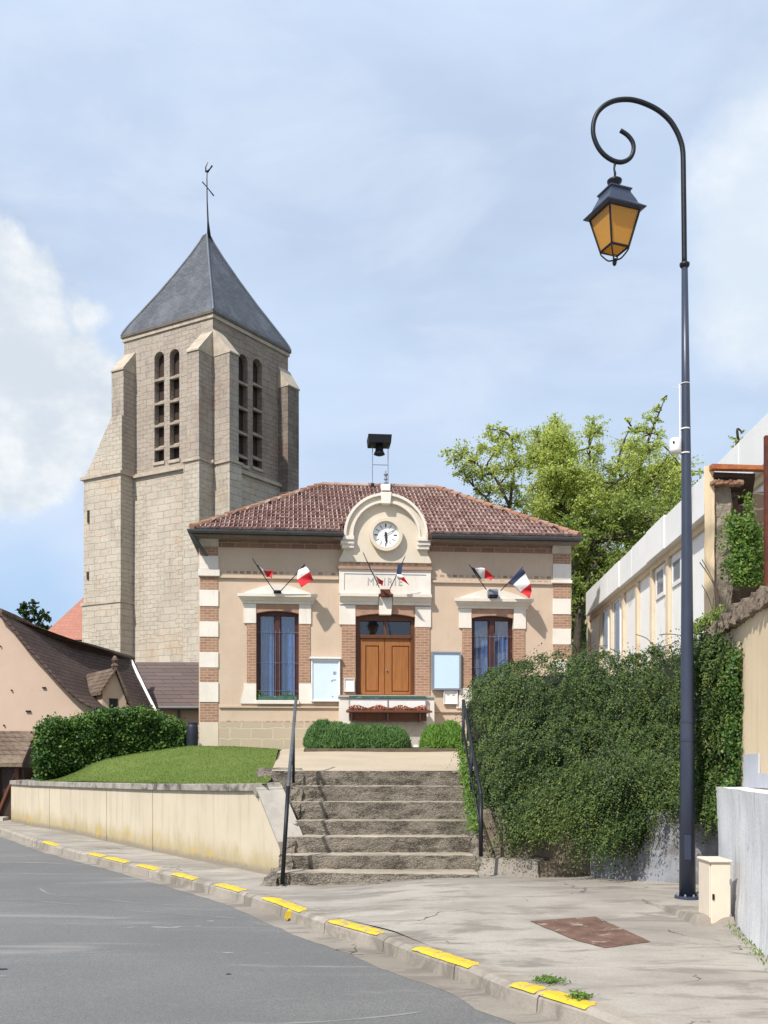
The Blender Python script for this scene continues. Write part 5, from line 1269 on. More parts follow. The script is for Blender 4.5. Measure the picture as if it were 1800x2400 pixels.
# small slits
for (px, y0, y1) in ((206, 1196, 1225), (204.5, 1340, 1358)):
    a, z_ = FL.hit(px, (y0+y1)/2, 1.03); h_ = abs(FL.z(px, y0, 1.03)-FL.z(px, y1, 1.03))/2
    m_ = MB(); m_.fbox(FL, a-.05, a+.05, z_-h_, z_+h_, .9, 1.032); m_.build('slit', M['timber'], tw)
# spire
m_ = MB(); ap = Vector((-8.75, 48.45, EYE+(HY-548)/F*48.4)); ee = .14
cen = (L+Rr)/2
def rp(p, e): return p+(p-cen).normalized()*e
base = [rp(C, ee), rp(Rr, ee), rp(BK, ee), rp(L, ee)]
lv = [(0, 0.0), (.035, .022), (.09, .075), (.2, .195), (.4, .415), (.6, .62), (.8, .812), (.92, .915), (.975, .955), (1, 1.0)]
rings = []
for hz, t_ in lv: rings.append([b_.lerp(cen, t_)*1.0+Vector((0, 0, ZE+(ap.z-ZE)*hz)) for b_ in base])
for r_ in rings:
    for i in range(4):
        hz = (r_[i].z-ZE)/(ap.z-ZE); r_[i] = Vector((r_[i].x+(ap.x-cen.x)*hz, r_[i].y+(ap.y-cen.y)*hz, r_[i].z))
for r0_, r1_ in zip(rings, rings[1:]):
    for i in range(4): m_.quad(r0_[i], r0_[(i+1) % 4], r1_[(i+1) % 4], r1_[i])
m_.add([p+Vector((0, 0, -.0)) for p in rings[0]], [(3, 2, 1, 0)])
sp_ = m_.build('spire', M['slate'], tw)
for i in range(4):
    m_ = MB(); m_.tube([r_[i]+Vector((0, 0, .02)) for r_ in rings], .05, 6); m_.build('hip_flashing', M['zinc'], sp_)
m_ = MB(); e_ = [p+Vector((0, 0, -.05)) for p in base]
for i in range(4): m_.tube([e_[i], e_[(i+1) % 4]], .06, 6)
m_.build('eaves_gutter', M['gutter'], sp_)
# cross and vane
mt = [at(490, 556, 48.4), at(487.5, 520, 48.4), at(485.5, 470, 48.4), at(485, 420, 48.4), at(485.5, 402, 48.4)]
m_ = MB(); m_.tube(mt, [.10, .045, .03, .026, .022], 8); vane = m_.build('mast', M['dark_paint'], tw, smooth=True)
m_ = MB(); m_.tube([at(474, 426, 48.3), at(485.5, 439, 48.4), at(501, 459, 48.5)], [.03, .022, .035], 6); m_.build('cross_arm', M['dark_paint'], vane)
m_ = MB(); m_.tube([at(481, 402, 48.4), at(487, 402, 48.4), at(492, 396, 48.3), at(497.5, 388, 48.2)], [.035, .06, .03, .04], 6); m_.tube([at(482.5, 401, 48.4), at(482, 392, 48.4), at(487.5, 380, 48.4)], [.04, .03, .012], 6); m_.build('weathercock', M['dark_paint'], vane)

# ================================================================== NAVE behind the tower
nv = thing('church_nave', 'pink tiled hipped church roof rising behind the tower foot', 'church', (-18, 52, 0))
a = Vector((-18.35, 52, 7.9)); b = Vector((-7.6, 52, 7.9)); c = Vector((-13.0, 55.2, 14.3)); e = Vector((-13.0, 80, 14.3)); f_ = Vector((-18.35, 82, 7.9)); h_ = Vector((-7.6, 82, 7.9))
m_ = MB(); m_.add([a, b, c, e, f_, h_], [(0, 1, 2), (1, 5, 3, 2), (4, 0, 2, 3), (5, 4, 3), (0, 4, 5, 1)]); m_.build('roof', M['nave_tile'], nv)
m_ = MB(); m_.box((-18.0, 52.3, .5), (-7.9, 81.6, 7.88)); m_.build('wall', M['tower'], nv)

# ================================================================== HOUSE AT THE LEFT
hs = thing('gabled_house', 'pinkish rendered house with plain gable and long dark tiled roof', 'house', (-10.5, 27, 0))
H = Frame((-18, 27), (1, 0))
gp = [(-3, 1441), (4, 1441), (29, 1464), (72, 1522), (116, 1568), (159, 1614), (190, 1641), (231, 1664)]
gz = [H.hit(a_, b_) for a_, b_ in gp]
ap_u = H.u(2); left = [(2*ap_u-u, z) for u, z in reversed(gz[1:])]
pl = [(left[0][0], 0), (gz[-1][0], 0)]+[gz[i] for i in range(len(gz)-1, 0, -1)]+left[1:][::-1][::-1][::-1]
outline = [(left[0][0], -.2), (gz[-1][0], -.2)]+list(reversed(gz[1:]))+[(2*ap_u-u, z) for u, z in gz[1:]]
m_ = MB(); m_.fprism(H, outline, -.35, 0); m_.build('gable_wall', M['pink_render'], hs)
RIDGE = [(4, 1441, 27), (80, 1476, 29.5), (150, 1505, 32), (235, 1527, 34.5), (312, 1547, 36.6)]
rp0 = [at(*r_) for r_ in RIDGE]
eav0, eav1 = at(231, 1664, 26.9), Vector((-8.36, 36, 3.35))
def roofpt(s, t):    # s along the ridge, t down the slope following the gable's sagging line
    i = s*(len(rp0)-1); k_ = min(int(i), len(rp0)-2); rp_ = rp0[k_].lerp(rp0[k_+1], i-k_); ev = eav0.lerp(eav1, s)
    gu = [(g0[0]-gz[1][0])/(gz[-1][0]-gz[1][0]) for g0 in gz[1:]]; gzz = [(gz[1][1]-g0[1])/(gz[1][1]-gz[-1][1]) for g0 in gz[1:]]
    f = interp(t, list(zip(gu, gzz))); f = lerp(f, t, s)
    p = rp_.lerp(ev, t); p.z = lerp(rp_.z, ev.z, f)+.06+.03*noise.noise((s*5, t*4, 0)); 
    if s < .02: p.y -= .18
    return p
m_ = MB(); m_.grid(lambda a_, b_: roofpt(a_, 1-b_), 30, 14); m_.grid(lambda a_, b_: roofpt(a_, b_)+Vector((0, 0, -.12)), 30, 14)
m_.tube([roofpt(0, i/12)+Vector((0, 0, -.06)) for i in range(13)], .06, 6)
ho = m_.build('roof', M['roof_brown'], hs, smooth=False)
m_ = MB(); m_.tube([roofpt(i/12, 0)+Vector((0, 0, .02)) for i in range(13)], .09, 8); m_.build('ridge_tiles', M['roof_old'], ho)
m_ = MB()
m_.add([rp0[0], rp0[-1], Vector((-16, 37, 2.9)), Vector((-14.5, 27, 2.9))], [(0, 3, 2, 1)]); m_.build('rear_roof', M['roof_brown'], hs)
m_ = MB(); m_.hexa([Vector((-7.9, 27.1, 0)), Vector((-7.9, 27.4, 0)), Vector((-8.3, 36, 0)), Vector((-8.6, 36, 0)), Vector((-7.9, 27.1, 2.85)), Vector((-7.9, 27.4, 2.85)), Vector((-8.3, 36, 3.3)), Vector((-8.6, 36, 3.3))]); m_.build('side_wall', M['pink_render'], hs)
m_ = MB(); P = [at(306, 1548, 36.3), at(320, 1578, 36.0), at(341, 1622, 35.7), at(366, 1672, 35.4)]
for p, q in zip(P, P[1:]): m_.hexa([p+Vector((-.03, 0, -.12)), p+Vector((.07, 0, -.12)), q+Vector((.07, 0, -.12)), q+Vector((-.03, 0, -.12)), p+Vector((-.03, 0, .03)), p+Vector((.07, 0, .03)), q+Vector((.07, 0, .03)), q+Vector((-.03, 0, .03))])
m_.build('white_verge', M['white_paint'], hs)
P = [at(160, 1589, 29.9), at(176, 1608, 29.8), at(190, 1624, 29.7)]
m_ = MB(); m_.tube(P, .07, 6); m_.build('white_verge', M['white_paint'], hs)
# iron ties on the gable
for (px, py, w_) in ((104, 1612, 9), (28, 1618, 3), (67, 1667, 13), (2, 1515, 2), (10, 1700, 3)):
    u_, z_ = H.hit(px, py); m_ = MB(); m_.fbox(H, u_-w_*.005, u_+w_*.005, z_-.02, z_+.02, 0, .05); m_.build('iron_tie', M['dark_paint'], hs)
# dormer
K = at(240, 1780, 27.9); K.z = 0
DF = Frame(K, (.83, .55)); DC = Frame(K+DF.y*1.6*1, (-DF.y.x, -DF.y.y)); 
du1 = DF.u(296); za, zb = DF.z(240, 1700), DF.z(240, 1621); zap = DF.z(268, 1573)
m_ = MB(); pl = [(0, za), (du1, za), (du1, zb-.25), (du1*.52, zap), (0, zb)]
m_.fprism(DF, pl, -2.6, 0); dm = m_.build('dormer', M['plaster'], hs)
m_ = MB()
for (pa, pb2) in (((-.10, zb-.10), (du1*.52, zap+.02)), ((du1*.52, zap+.02), (du1+.10, zb-.36))):
    a_, b_ = pa, pb2; m_.fprism(DF, [a_, b_, (b_[0], b_[1]+.09), (a_[0], a_[1]+.09)], -2.6, .14)
m_.build('dormer_roof', M['roof_old'], dm)
m_ = MB(); ua, ub = DF.u(256), DF.u(276); m_.fbox(DF, ua, ub, DF.z(266, 1660), DF.z(266, 1637), -.02, .012); m_.build('dormer_window', M['dark_paint'], dm)
m_ = MB(); c_ = DF.w(du1*.52, zap+.08, .0); m_.lathe(c_, [(.09, 0), (.11, .08), (.06, .16), (.10, .24), (.03, .36)], 9); m_.build('finial', M['roof_old'], dm)
# lean-to with timber doors
m_ = MB(); a_, b_ = at(-60, 1713, 26.98), at(85, 1713, 26.98); c_, e_ = at(52, 1788, 24.8), at(-60, 1788, 24.8)
m_.hexa([e_+Vector((-3, 0, -.1)), c_+Vector((0, 0, -.1)), b_+Vector((0, 0, -.1)), a_+Vector((-3, 0, -.1)), e_+Vector((-3, 0, 0)), c_, b_, a_+Vector((-3, 0, 0))]); m_.build('lean_to_roof', M['roof_old'], hs)
m_ = MB(); m_.box((-14, 25.2, -.2), (c_.x-.1, 26.9, c_.z-.14)); m_.box((c_.x-.098, 26.3, -.2), (-8.35, 26.9, 1.6)); m_.build('timber_front', M['timber'], hs)
m_ = MB()
for x in (-9.95, -9.45): m_.box((x, 25.1, -.2), (x+.1, 25.19, c_.z-.14))
m_.tube([(-9.9, 25.15, .15), (-9.45, 25.15, 1.2)], .05, 6); m_.build('timber_post', M['wood_brown'], hs)
m_ = MB(); m_.rough([(-10.9, 24.7, -.2), (-9.6, 24.7, -.2), (-9.6, 25.1, -.2), (-10.9, 25.1, -.2), (-10.9, 24.75, .10), (-9.62, 24.75, .08), (-9.6, 25.1, .09), (-10.9, 25.1, .1)], 10, 4, 3, .02); tag(m_.build('door_step', M['stone_grey']), 'grey stone step before the timber doors at the left edge', 'step')

# low building behind, mauve tiled
lb = thing('low_outbuilding', 'low building with long brown roof between the house and the town hall', 'building', (-8.4, 36, 0))
m_ = MB(); y0, y1 = 36.3, 38.9; zt = at(400, 1552, y1).z; zb = at(400, 1655, y0).z
xa, xb = at(330, 0, y1).x, -3.5
m_.hexa([(xa+.6, y0, zb-.12), (xb, y0, zb-.12), (xb, y1, zt-.12), (xa-.2, y1, zt-.12), (xa+.6, y0, zb), (xb, y0, zb), (xb, y1, zt), (xa-.2, y1, zt)])
m_.hexa([(xa-.2, y1+.001, zt-.12), (xb, y1+.001, zt-.12), (xb, y1+3, zb-.12), (xa, y1+3, zb-.12), (xa-.2, y1+.001, zt), (xb, y1+.001, zt), (xb, y1+3, zb), (xa, y1+3, zb)])
m_.build('roof', M['roof_mauve'], lb)
m_ = MB(); m_.box((xa+.7, y0+.3, .8), (xb, y1+2.7, zb-.13)); m_.build('wall', M['plaster'], lb)
m_ = MB(); m_.tube([(xa+.6, y0-.06, zb-.06), (xb, y0-.06, zb-.06)], .07, 8); m_.tube([(at(420, 0, y0+.2).x, y0+.15, zb-.1), (at(420, 0, y0+.2).x, y0+.2, 1)], .045, 8); m_.build('gutter', M['gutter'], lb)
# water butt by the hedge
wbt = thing('water_butt', 'dark blue plastic barrel between the hedge and the town hall', 'barrel', tuple(at(450, 1752, 24.6)))
c_ = at(451, 1756, 24.6); m_ = MB(); m_.lathe(c_, [(.125, 0), (.14, .1), (.15, .3), (.145, .55), (.12, .64)], 18); m_.build('body', M['black_plastic'], wbt, smooth=True)
m_ = MB(); m_.lathe(c_+Vector((0, 0, .62)), [(.13, 0), (.13, .05), (.05, .07)], 18); m_.build('lid', M['black_plastic'], wbt)
# ================================================================== STREET LAMP
LD = 10.3; m2 = LD/F
lamp_b = at(1611, 2103, LD); lamp = thing('street_lamp', 'tall dark blue swan neck street lamp with amber lantern', 'street lamp', tuple(lamp_b))
def LP(px, py, dy=0): return at(px, py, LD)+Vector((0, dy, 0))
def prad(py): return (7.2+(py-618)*.0079)*m2
m_ = MB(); m_.tube([LP(1611, 2106), LP(1611, 1736), LP(1610, 1300), LP(1607, 900), LP(1604.5, 618)], [prad(2106), prad(1736), prad(1300), prad(900), prad(618)], 20); m_.build('pole', M['post_blue'], lamp, smooth=True)
m_ = MB()
for (y, h_, e) in ((1688, 6, 1.02), (1732, 6, 1.035)):
    m_.tube([LP(1611, y+h_), LP(1611, y)], [prad(y)+.004, prad(y)+.006], 20)
m_.build('joint_ring', M['post_blue'], lamp)
m_ = MB(); m_.tube([LP(1611, 2110), LP(1611, 2099)], [prad(2106)+.05, prad(2106)+.045], 20); m_.build('base_plate', M['post_blue'], lamp)
m_ = MB()
for a_ in range(8): m_.lathe(LP(1611, 2100)+Vector(((prad(2106)+.028)*math.cos(a_*math.pi/4+.3), (prad(2106)+.028)*math.sin(a_*math.pi/4+.3), 0)), [(.012, 0), (.012, .018), (.005, .03)], 6)
m_.build('base_bolts', M['alu'], lamp)
m_ = MB(); pz = LP(1607, 1985, -prad(1985)-.004); m_.box((pz.x-.035, pz.y, pz.z-.13), (pz.x+.035, pz.y+.06, pz.z+.13)); m_.build('access_door', M['post_blue'], lamp, bevel=.006)
m_ = MB(); m_.lathe(LP(1604.5, 622), [(.03, -.03), (.045, -.015), (.052, 0), (.052, .02), (.03, .035)], 16); m_.build('collar', M['dark_paint'], lamp, smooth=True)
arc = [(1217, 1930), (1213, 1500), (1208, 1100), (1204, 800), (1198, 700), (1182, 620), (1135, 500), (1055, 375), (935, 270), (800, 200), (680, 162), (580, 152), (470, 165), (370, 208), (290, 280), (245, 370), (230, 470), (240, 560), (280, 660), (340, 740), (420, 800), (500, 828), (570, 822), (630, 785), (663, 720), (667, 650), (645, 590), (595, 533), (525, 487)]
AP = [LP(1340+a/4.608, 200+b/4.608) for a, b in arc]
def catmull(P, m=5):
    out = []
    for i in range(len(P)-1):
        p0, p1, p2, p3 = P[max(i-1, 0)], P[i], P[i+1], P[min(i+2, len(P)-1)]
        for j in range(m):
            f = j/m; out.append(.5*((2*p1)+(-p0+p2)*f+(2*p0-5*p1+4*p2-p3)*f*f+(-p0+3*p1-3*p2+p3)*f**3))
    return out+[P[-1]]
AC = catmull(AP); m_ = MB(); m_.tube(AC, [lerp(.0275, .0225, i/(len(AC)-1)) for i in range(len(AC))], 14); m_.build('scroll_arm', M['dark_paint'], lamp, smooth=True)
LX = 1340+462/4.608; lz = lambda cy: EYE+(HY-(200+cy/4.608))/F*LD
lc = Vector(((LX-CX)/F*LD, LD, 0))
lan = MB(); lan.tube([lc+Vector((.005, 0, lz(845))), lc+Vector((-.004, 0, lz(900))), lc+Vector((.006, 0, lz(950))), lc+Vector((.002, 0, lz(1005)))], [.014, .010, .014, .008], 8)
lan.build('hanger', M['dark_paint'], lamp, smooth=True)
lan = MB(); cz_ = lz(1045); lan.lathe(lc+Vector((0, 0, cz_)), [(.03, -.075), (.045, -.055), (.04, -.035), (.075, -.005), (.078, .015), (.05, .035), (.01, .045)], 18); lantern = lan.build('lantern', M['dark_paint'], lamp, smooth=True)
ph = R(-90-24)
def sq(r_, z): return [lc+Vector((r_*math.cos(ph+i*math.pi/2), r_*math.sin(ph+i*math.pi/2), z)) for i in range(4)]
def frust(mb_, a, b): 
    for i in range(4): mb_.quad(a[i], a[(i+1) % 4], b[(i+1) % 4], b[i])
zr0, zt0, zb0 = lz(1385), lz(1163), lz(1772)
lan = MB()
prof = [(.325, zr0-.005), (.335, zr0+.006), (.262, zr0+.050), (.245, zr0+.062), (.222, zt0-.11), (.170, zt0-.03), (.168, zt0-.008), (.186, zt0+.0), (.186, zt0+.012), (.10, zt0+.045), (.045, cz_-.06)]
for (r0_, z0_), (r1_, z1_) in zip(prof, prof[1:]): frust(lan, sq(r0_, z0_), sq(r1_, z1_))
frust(lan, sq(.255, zr0-.02), sq(.325, zr0-.005)); lan.build('lantern_roof', M['lantern_metal'] if 'lantern_metal' in M else M['post_blue'], lantern)
tA, tB = .262, .148
ca, cb_ = sq(tA, zr0-.012), sq(tB, zb0)
for i in range(4):
    p = [ca[i], ca[(i+1) % 4], cb_[(i+1) % 4], cb_[i]]; m_ = MB()
    c_ = sum(p, Vector())/4; q = [x.lerp(c_, .05)+(c_-lc-Vector((0, 0, c_.z))).normalized()*-.006 for x in p]
    m_.quad(q[3], q[2], q[1], q[0]); m_.build('amber_pane', M['amber'], lantern)
m_ = MB(); p = sq(tB*.93, zb0+.004); q = sq(.03, zb0-.05); frust(m_, q, p); m_.build('amber_pane', M['amber'], lantern)
m_ = MB()
for i in range(4):
    m_.tube([ca[i], cb_[i]], .011, 6); m_.tube([cb_[i], cb_[(i+1) % 4]], .012, 6); m_.tube([ca[i], ca[(i+1) % 4]], .014, 6)
    dd = (cb_[i]-lc-Vector((0, 0, cb_[i].z))).normalized()
    m_.tube(catmull([cb_[i]+Vector((0, 0, -.0)), cb_[i]+Vector((0, 0, -.035))-dd*.01, lc+dd*.07+Vector((0, 0, zb0-.105)), lc+dd*.02+Vector((0, 0, zb0-.115)), lc+Vector((0, 0, zb0-.14))], 4), .008, 6)
m_.build('cage', M['dark_paint'], lantern)
m_ = MB(); m_.lathe(lc+Vector((0, 0, zb0-.175)), [(.004, 0), (.018, .012), (.024, .035), (.014, .06), (.02, .075)], 10); m_.build('drop_finial', M['dark_paint'], lantern, smooth=True)
# camera box strapped to the pole
cb2 = thing('security_camera', 'small white camera housing strapped to the lamp post', 'camera', tuple(LP(1585, 1050)))
m_ = MB(); m_.lathe(LP(1583, 1062), [(.02, -.008), (.055, 0), (.062, .03), (.062, .12), (.05, .15), (.02, .16)], 16); m_.build('housing', M['white_paint'], cb2, smooth=True)
m_ = MB(); c_ = LP(1575, 1040, -.058); m_.blob(c_, .012, 8, 0); m_.build('lens', M['ink_dark'], cb2)
m_ = MB()
for y in (1006, 1063): m_.tube([LP(1606.5, y+1), LP(1606.5, y-1.8)], [prad(y)+.004]*2, 20)
m_.tube([LP(1606, 900), LP(1606, 898.5)], [prad(900)+.004]*2, 20)
m_.build('strap', M['white_paint'], cb2)
m_ = MB(); m_.tube([LP(1593, 900), LP(1594, 1030)], .008, 6); m_.tube([LP(1577, 908), LP(1592, 909)], .004, 5); m_.tube(catmull([LP(1588, 1065), LP(1590, 1078), LP(1594, 1082), LP(1592, 1072)], 4), .004, 5); m_.build('cable_conduit', M['white_paint'], cb2)

# utility cabinet
c0_ = gr(1640, 2150, .1); cab = thing('utility_cabinet', 'small cream metal utility cabinet beside the foot of the lamp post', 'cabinet', (2.99, 8.95, .09))
kc = MB(); D_ = 8.9; x0_, x1_ = at(1664, 0, D_).x, at(1713, 0, D_).x; xs_ = x0_+.008; zt_ = at(0, 2022, D_).z
kc.box((x0_+.005, D_+.03, .0), (x1_-.004, D_+.34, zt_)); kc.build('body', M['cabinet'], cab, bevel=.006)
kc = MB(); kc.box((xs_+.003, D_-.0, .03), (x1_, D_+.028, zt_)); kc.build('door', M['cabinet'], cab, bevel=.008)
kc = MB(); kc.box((x0_-.012, D_-.02, zt_+.001), (x1_+.012, D_+.35, zt_+.025)); kc.build('lid', M['cabinet'], cab, bevel=.01)
for zz_ in (.10, .42):
    kc = MB(); kc.box((x1_-.012, D_-.008, zz_), (x1_+.006, D_+.01, zz_+.045)); kc.build('hinge', M['alu'], cab)
kc = MB(); kc.box((xs_+.012, D_-.012, .28), (xs_+.03, D_-.001, .33)); kc.build('lock', M['dark_paint'], cab)
kc = MB(); kc.rough([(x0_-.15, D_-.02, 0), (x1_+.03, D_-.06, 0), (x1_+.03, D_+.5, 0), (x0_-.3, D_+1.2, 0), (x0_-.1, D_+.06, .125), (x1_+.02, D_-.02, .115), (x1_+.02, D_+.5, .13), (x0_-.3, D_+1.2, .115)], 12, 14, 3, .02, 6)
tag(kc.build('concrete_footing', M['kerb'], smooth=True), 'rough concrete footing under the lamp post and cabinet', 'footing')
pebbles('stone', [(1640, 2160)], .03, M['rubble'], 'small stone lying in front of the cream cabinet', 'stone')
pebbles('stone', [(1700, 2172)], .04, M['rubble'], 'dark stone beside the right corner of the cabinet', 'stone')
pebbles('litter', [(1398, 2052)], .045, M['white_paint'], 'crumpled white litter at the foot of the whitewashed wall', 'litter')
pebbles('stone', [(965, 1748)], .0, M['stone_white'], '', '') if False else None
c_ = at(968, 1751, 22.6); m_ = MB(); m_.blob(c_, .10, 10, .5, sc=(1.5, 1, .45)); tag(m_.build('stone', M['stone_white']), 'pale stone between the two lavender bushes', 'stone')

# ================================================================== RIGHT-HAND WALLS
lw = thing('low_whitewashed_wall', 'low bulging whitewashed wall at the right edge of the pavement', 'wall', (3.2, 9, 0))
P0, P1 = Vector((2.30, 3.5, 0)), Vector((3.45, 10.05, 0)); m_ = MB(); dxy = (P1-P0).normalized(); nx = Vector((dxy.y, -dxy.x, 0))
def lwp(s, t):
    p = P0.lerp(P1, s); z = lerp(-.1, 1.30-.03*s, t); bulge = -.05*(1-t)**2-.05*t*t
    return p+nx*(bulge+.02*noise.noise((s*13, t*3, 1)))+Vector((0, 0, z))
m_.grid(lambda a_, b_: lwp(1-a_, b_), 80, 14)
m_.grid(lambda a_, b_: lwp(1-a_, 1)+nx*b_*.62+Vector((0, 0, .012*noise.noise((a_*9, b_*3, 5)))), 40, 4)
m_.quad(lwp(0, 0), lwp(0, 0)+nx*.6, lwp(0, 1)+nx*.6, lwp(0, 1)); m_.build('wall_face', M['whitewash'], lw, smooth=True)
m_ = MB(); e = P1; m_.grid(lambda a_, b_: lwp(1, b_)+Vector((a_*1.2, .12*a_, 0)), 8, 14); m_.build('wall_end', M['whitewash'], lw, smooth=True)
m_ = MB(); k = 160; s_ = rng.uniform(.5, .86, k); P = np.array([(P0.lerp(P1, a)+nx*(-.13))[:] for a in s_]); P[:, 2] = zp(3, 9)+rng.uniform(0, .05, k); P[:, :2] += rng.normal(size=(k, 2))*.025
o = quads_mesh('weed', leaf_quads(P, rng.normal(size=(k, 3))+np.array([-1, -1, 0]), rng.uniform(.015, .05, k), .3, np.tile([0, 0, 1.0], (k, 1))), M['weed']); tag(o, 'thin weeds along the foot of the low whitewashed wall', 'weeds', kind='stuff')
# grey wall under the overhanging shrub
rwl = thing('shrub_retaining_wall', 'stained grey wall with shade in its colour, under the hanging shrub behind the lamp post', 'wall', (3, 11.5, 0))
PA, PB = gr(1385, 2057, .1), Vector((4.3, 10.95, .1)); m_ = MB(); d_ = (PB-PA).normalized(); n_ = Vector((-d_.y, d_.x, 0))
m_.rough([PA+Vector((0, 0, -.2)), PB+Vector((0, 0, -.2)), PB+n_*.5+Vector((0, 0, -.2)), PA+n_*.5+Vector((0, 0, -.2)), PA+Vector((0, .05, .75)), PB+Vector((0, .05, .95)), PB+n_*.5+Vector((0, 0, .95)), PA+n_*.5+Vector((0, 0, .75))], 40, 4, 16, .02, 3)
m_.build('wall_face', M['stained_shade_wall'], rwl, smooth=True)
m_ = MB(); m_.rough([PA+Vector((-1.35, .5, -.2)), PA+Vector((.05, .12, -.2)), PA+Vector((.05, .7, -.2)), PA+Vector((-1.2, 1.1, -.2)), PA+Vector((-1.3, .6, .75)), PA+Vector((.05, .2, .8)), PA+Vector((.05, .7, .9)), PA+Vector((-1.2, 1.2, .9))], 20, 4, 12, .06, 3)
m_.build('stone_base', M['rubble'], rwl)
# cream wall
CWF = Frame((3.86, 11.4), (3.50-3.86, 8.96-11.4)); cwl = thing('cream_wall', 'high cream rendered wall at the right edge topped by broken stones', 'wall', (3.86, 11.4, 0), CWF.rot)
ce = (Vector((3.50, 8.96, 0))-Vector((3.86, 11.4, 0))).length+7.5
m_ = MB(); m_.grid(lambda a_, b_: CWF.w(a_*ce, lerp(-.1, 2.98+.05*noise.noise((a_*10, 0, 0)), b_), .012*noise.noise((a_*12, b_*4, 0))), 90, 20)
m_.grid(lambda a_, b_: CWF.w(a_*ce, 2.98+.05*noise.noise((a_*10, 0, 0)), -b_*.45), 90, 2)
m_.quad(CWF.w(ce, -.1, 0), CWF.w(ce, -.1, -.45), CWF.w(ce, 2.98, -.45), CWF.w(ce, 2.98, 0)); m_.quad(CWF.w(ce, -.1, -.45), CWF.w(0, -.1, -.45), CWF.w(0, 2.98, -.45), CWF.w(ce, 2.98, -.45))
m_.quad(CWF.w(0, -.1, -.45), CWF.w(0, -.1, 0), CWF.w(0, 2.98, 0), CWF.w(0, 2.98, -.45))
m_.build('wall_face', M['cream_render'], cwl)
m_ = MB(); 
pa_ = [(1750, 1765), (1800, 1770), (1800, 1850), (1737, 1850), (1737, 1770)]
uz_ = [CWF.hit(a_, b_, .02) for a_, b_ in ((1741, 1768), (1776, 1766), (1776, 1812), (1830, 1815), (1830, 1848), (1741, 1846))]
m_.fprism(CWF, uz_, .0, .016); m_.build('grey_repair', M['repair'], cwl)
for i in range(90):
    s_ = i/89; u_ = s_*ce*1.0; m_ = MB(); h_ = .09+.06*random.random()+(.04 if i % 5 == 0 else 0)
    w_ = .055+.03*random.random(); off = random.uniform(-.02, .03); z_ = 2.99
    m_.rough([CWF.w(u_-w_, z_-.05, .06+off), CWF.w(u_+w_, z_-.05, .06+off), CWF.w(u_+w_, z_-.05, -.4), CWF.w(u_-w_, z_-.05, -.4),
              CWF.w(u_-w_, z_+h_, .03+off), CWF.w(u_+w_, z_+h_, .03+off), CWF.w(u_+w_, z_+h_+.05, -.4), CWF.w(u_-w_, z_+h_+.06, -.4)], 4, 5, 4, .05, 9)
    m_.build('coping_stone', M['rubble'], cwl)

# ruined outbuilding above it
RF = Frame((3, 13.0), (1, 0)); ru = thing('ruined_outbuilding', 'crumbling outbuilding with rusty lintel and brown wall at the right edge', 'building', (4.4, 13, 0))
U = lambda px, y=1300, v=0: RF.u(px, v); Z = lambda py, v=0: RF.z(1700, py, v)
m_ = MB(); m_.rough([RF.w(U(1651), 0, 0), RF.w(U(1676), 0, 0), RF.w(U(1676)+.47, 0, -1.4), RF.w(U(1651)+.47, 0, -1.4), RF.w(U(1651), Z(1092), 0), RF.w(U(1674), Z(1094), 0), RF.w(U(1674)+.47, Z(1094), -1.4), RF.w(U(1651)+.47, Z(1090), -1.4)], 2, 6, 30, .018, 4)
m_.build('edge_pier', M['cream_render'], ru)
m_ = MB(); m_.rough([RF.w(U(1676.5), 0, -.06), RF.w(U(1719), 0, -.06), RF.w(U(1719)+.27, 0, -.8), RF.w(U(1676.5)+.27, 0, -.8), RF.w(U(1676.5), Z(1140), -.06), RF.w(U(1716), Z(1132), -.06), RF.w(U(1716)+.27, Z(1132), -.8), RF.w(U(1676.5)+.27, Z(1140), -.8)], 14, 6, 60, .06, 5)
m_.build('broken_pier', M['rough_render'], ru)
m_ = MB(); m_.fbox(RF, U(1724, 0, -1.4), U(1719)+1.9, 0, Z(1085), -1.6, -1.4); m_.build('back_wall', M['brown_block'], ru)
m_ = MB(); m_.rough([RF.w(U(1760), 0, -.7), RF.w(U(1760)+.12, 0, -.7), RF.w(U(1760)+.35, 0, -1.4), RF.w(U(1760)+.23, 0, -1.4), RF.w(U(1757), Z(1095), -.7), RF.w(U(1757)+.10, Z(1095), -.7), RF.w(U(1757)+.33, Z(1095), -1.4), RF.w(U(1757)+.23, Z(1095), -1.4)], 3, 6, 40, .04, 6); m_.build('inner_pier', M['brown_block'], ru)
m_ = MB(); m_.hexa([RF.w(U(1662), Z(1104), .12), RF.w(U(1800)+.5, Z(1109), .12), RF.w(U(1800)+.5, Z(1109), 0), RF.w(U(1662), Z(1104), 0), RF.w(U(1662), Z(1093), .12), RF.w(U(1800)+.5, Z(1100), .12), RF.w(U(1800)+.5, Z(1100), 0), RF.w(U(1662), Z(1093), 0)])
m_.build('lintel', M['rust'], ru)
m_ = MB(); m_.hexa([RF.w(U(1667), Z(1118), 0.0), RF.w(U(1770), Z(1120), 0.0), RF.w(U(1770)+.45, Z(1120), -1.35), RF.w(U(1667)+.45, Z(1118), -1.35), RF.w(U(1667), Z(1106), 0), RF.w(U(1770), Z(1110), 0), RF.w(U(1770)+.45, Z(1110), -1.35), RF.w(U(1667)+.45, Z(1106), -1.35)]); m_.build('ceiling_boards', M['timber'], ru)
m_ = MB()
for i in range(6):
    a_ = U(1664+i*12.2); m_.rough([RF.w(a_, Z(1139), .10), RF.w(a_+.07, Z(1140), .10), RF.w(a_+.07, Z(1138), -.1), RF.w(a_, Z(1137), -.1), RF.w(a_, Z(1131-i % 2*2), .11), RF.w(a_+.07, Z(1131), .11), RF.w(a_+.07, Z(1129), -.1), RF.w(a_, Z(1129), -.1)], 4, 3, 2, .03, 15)
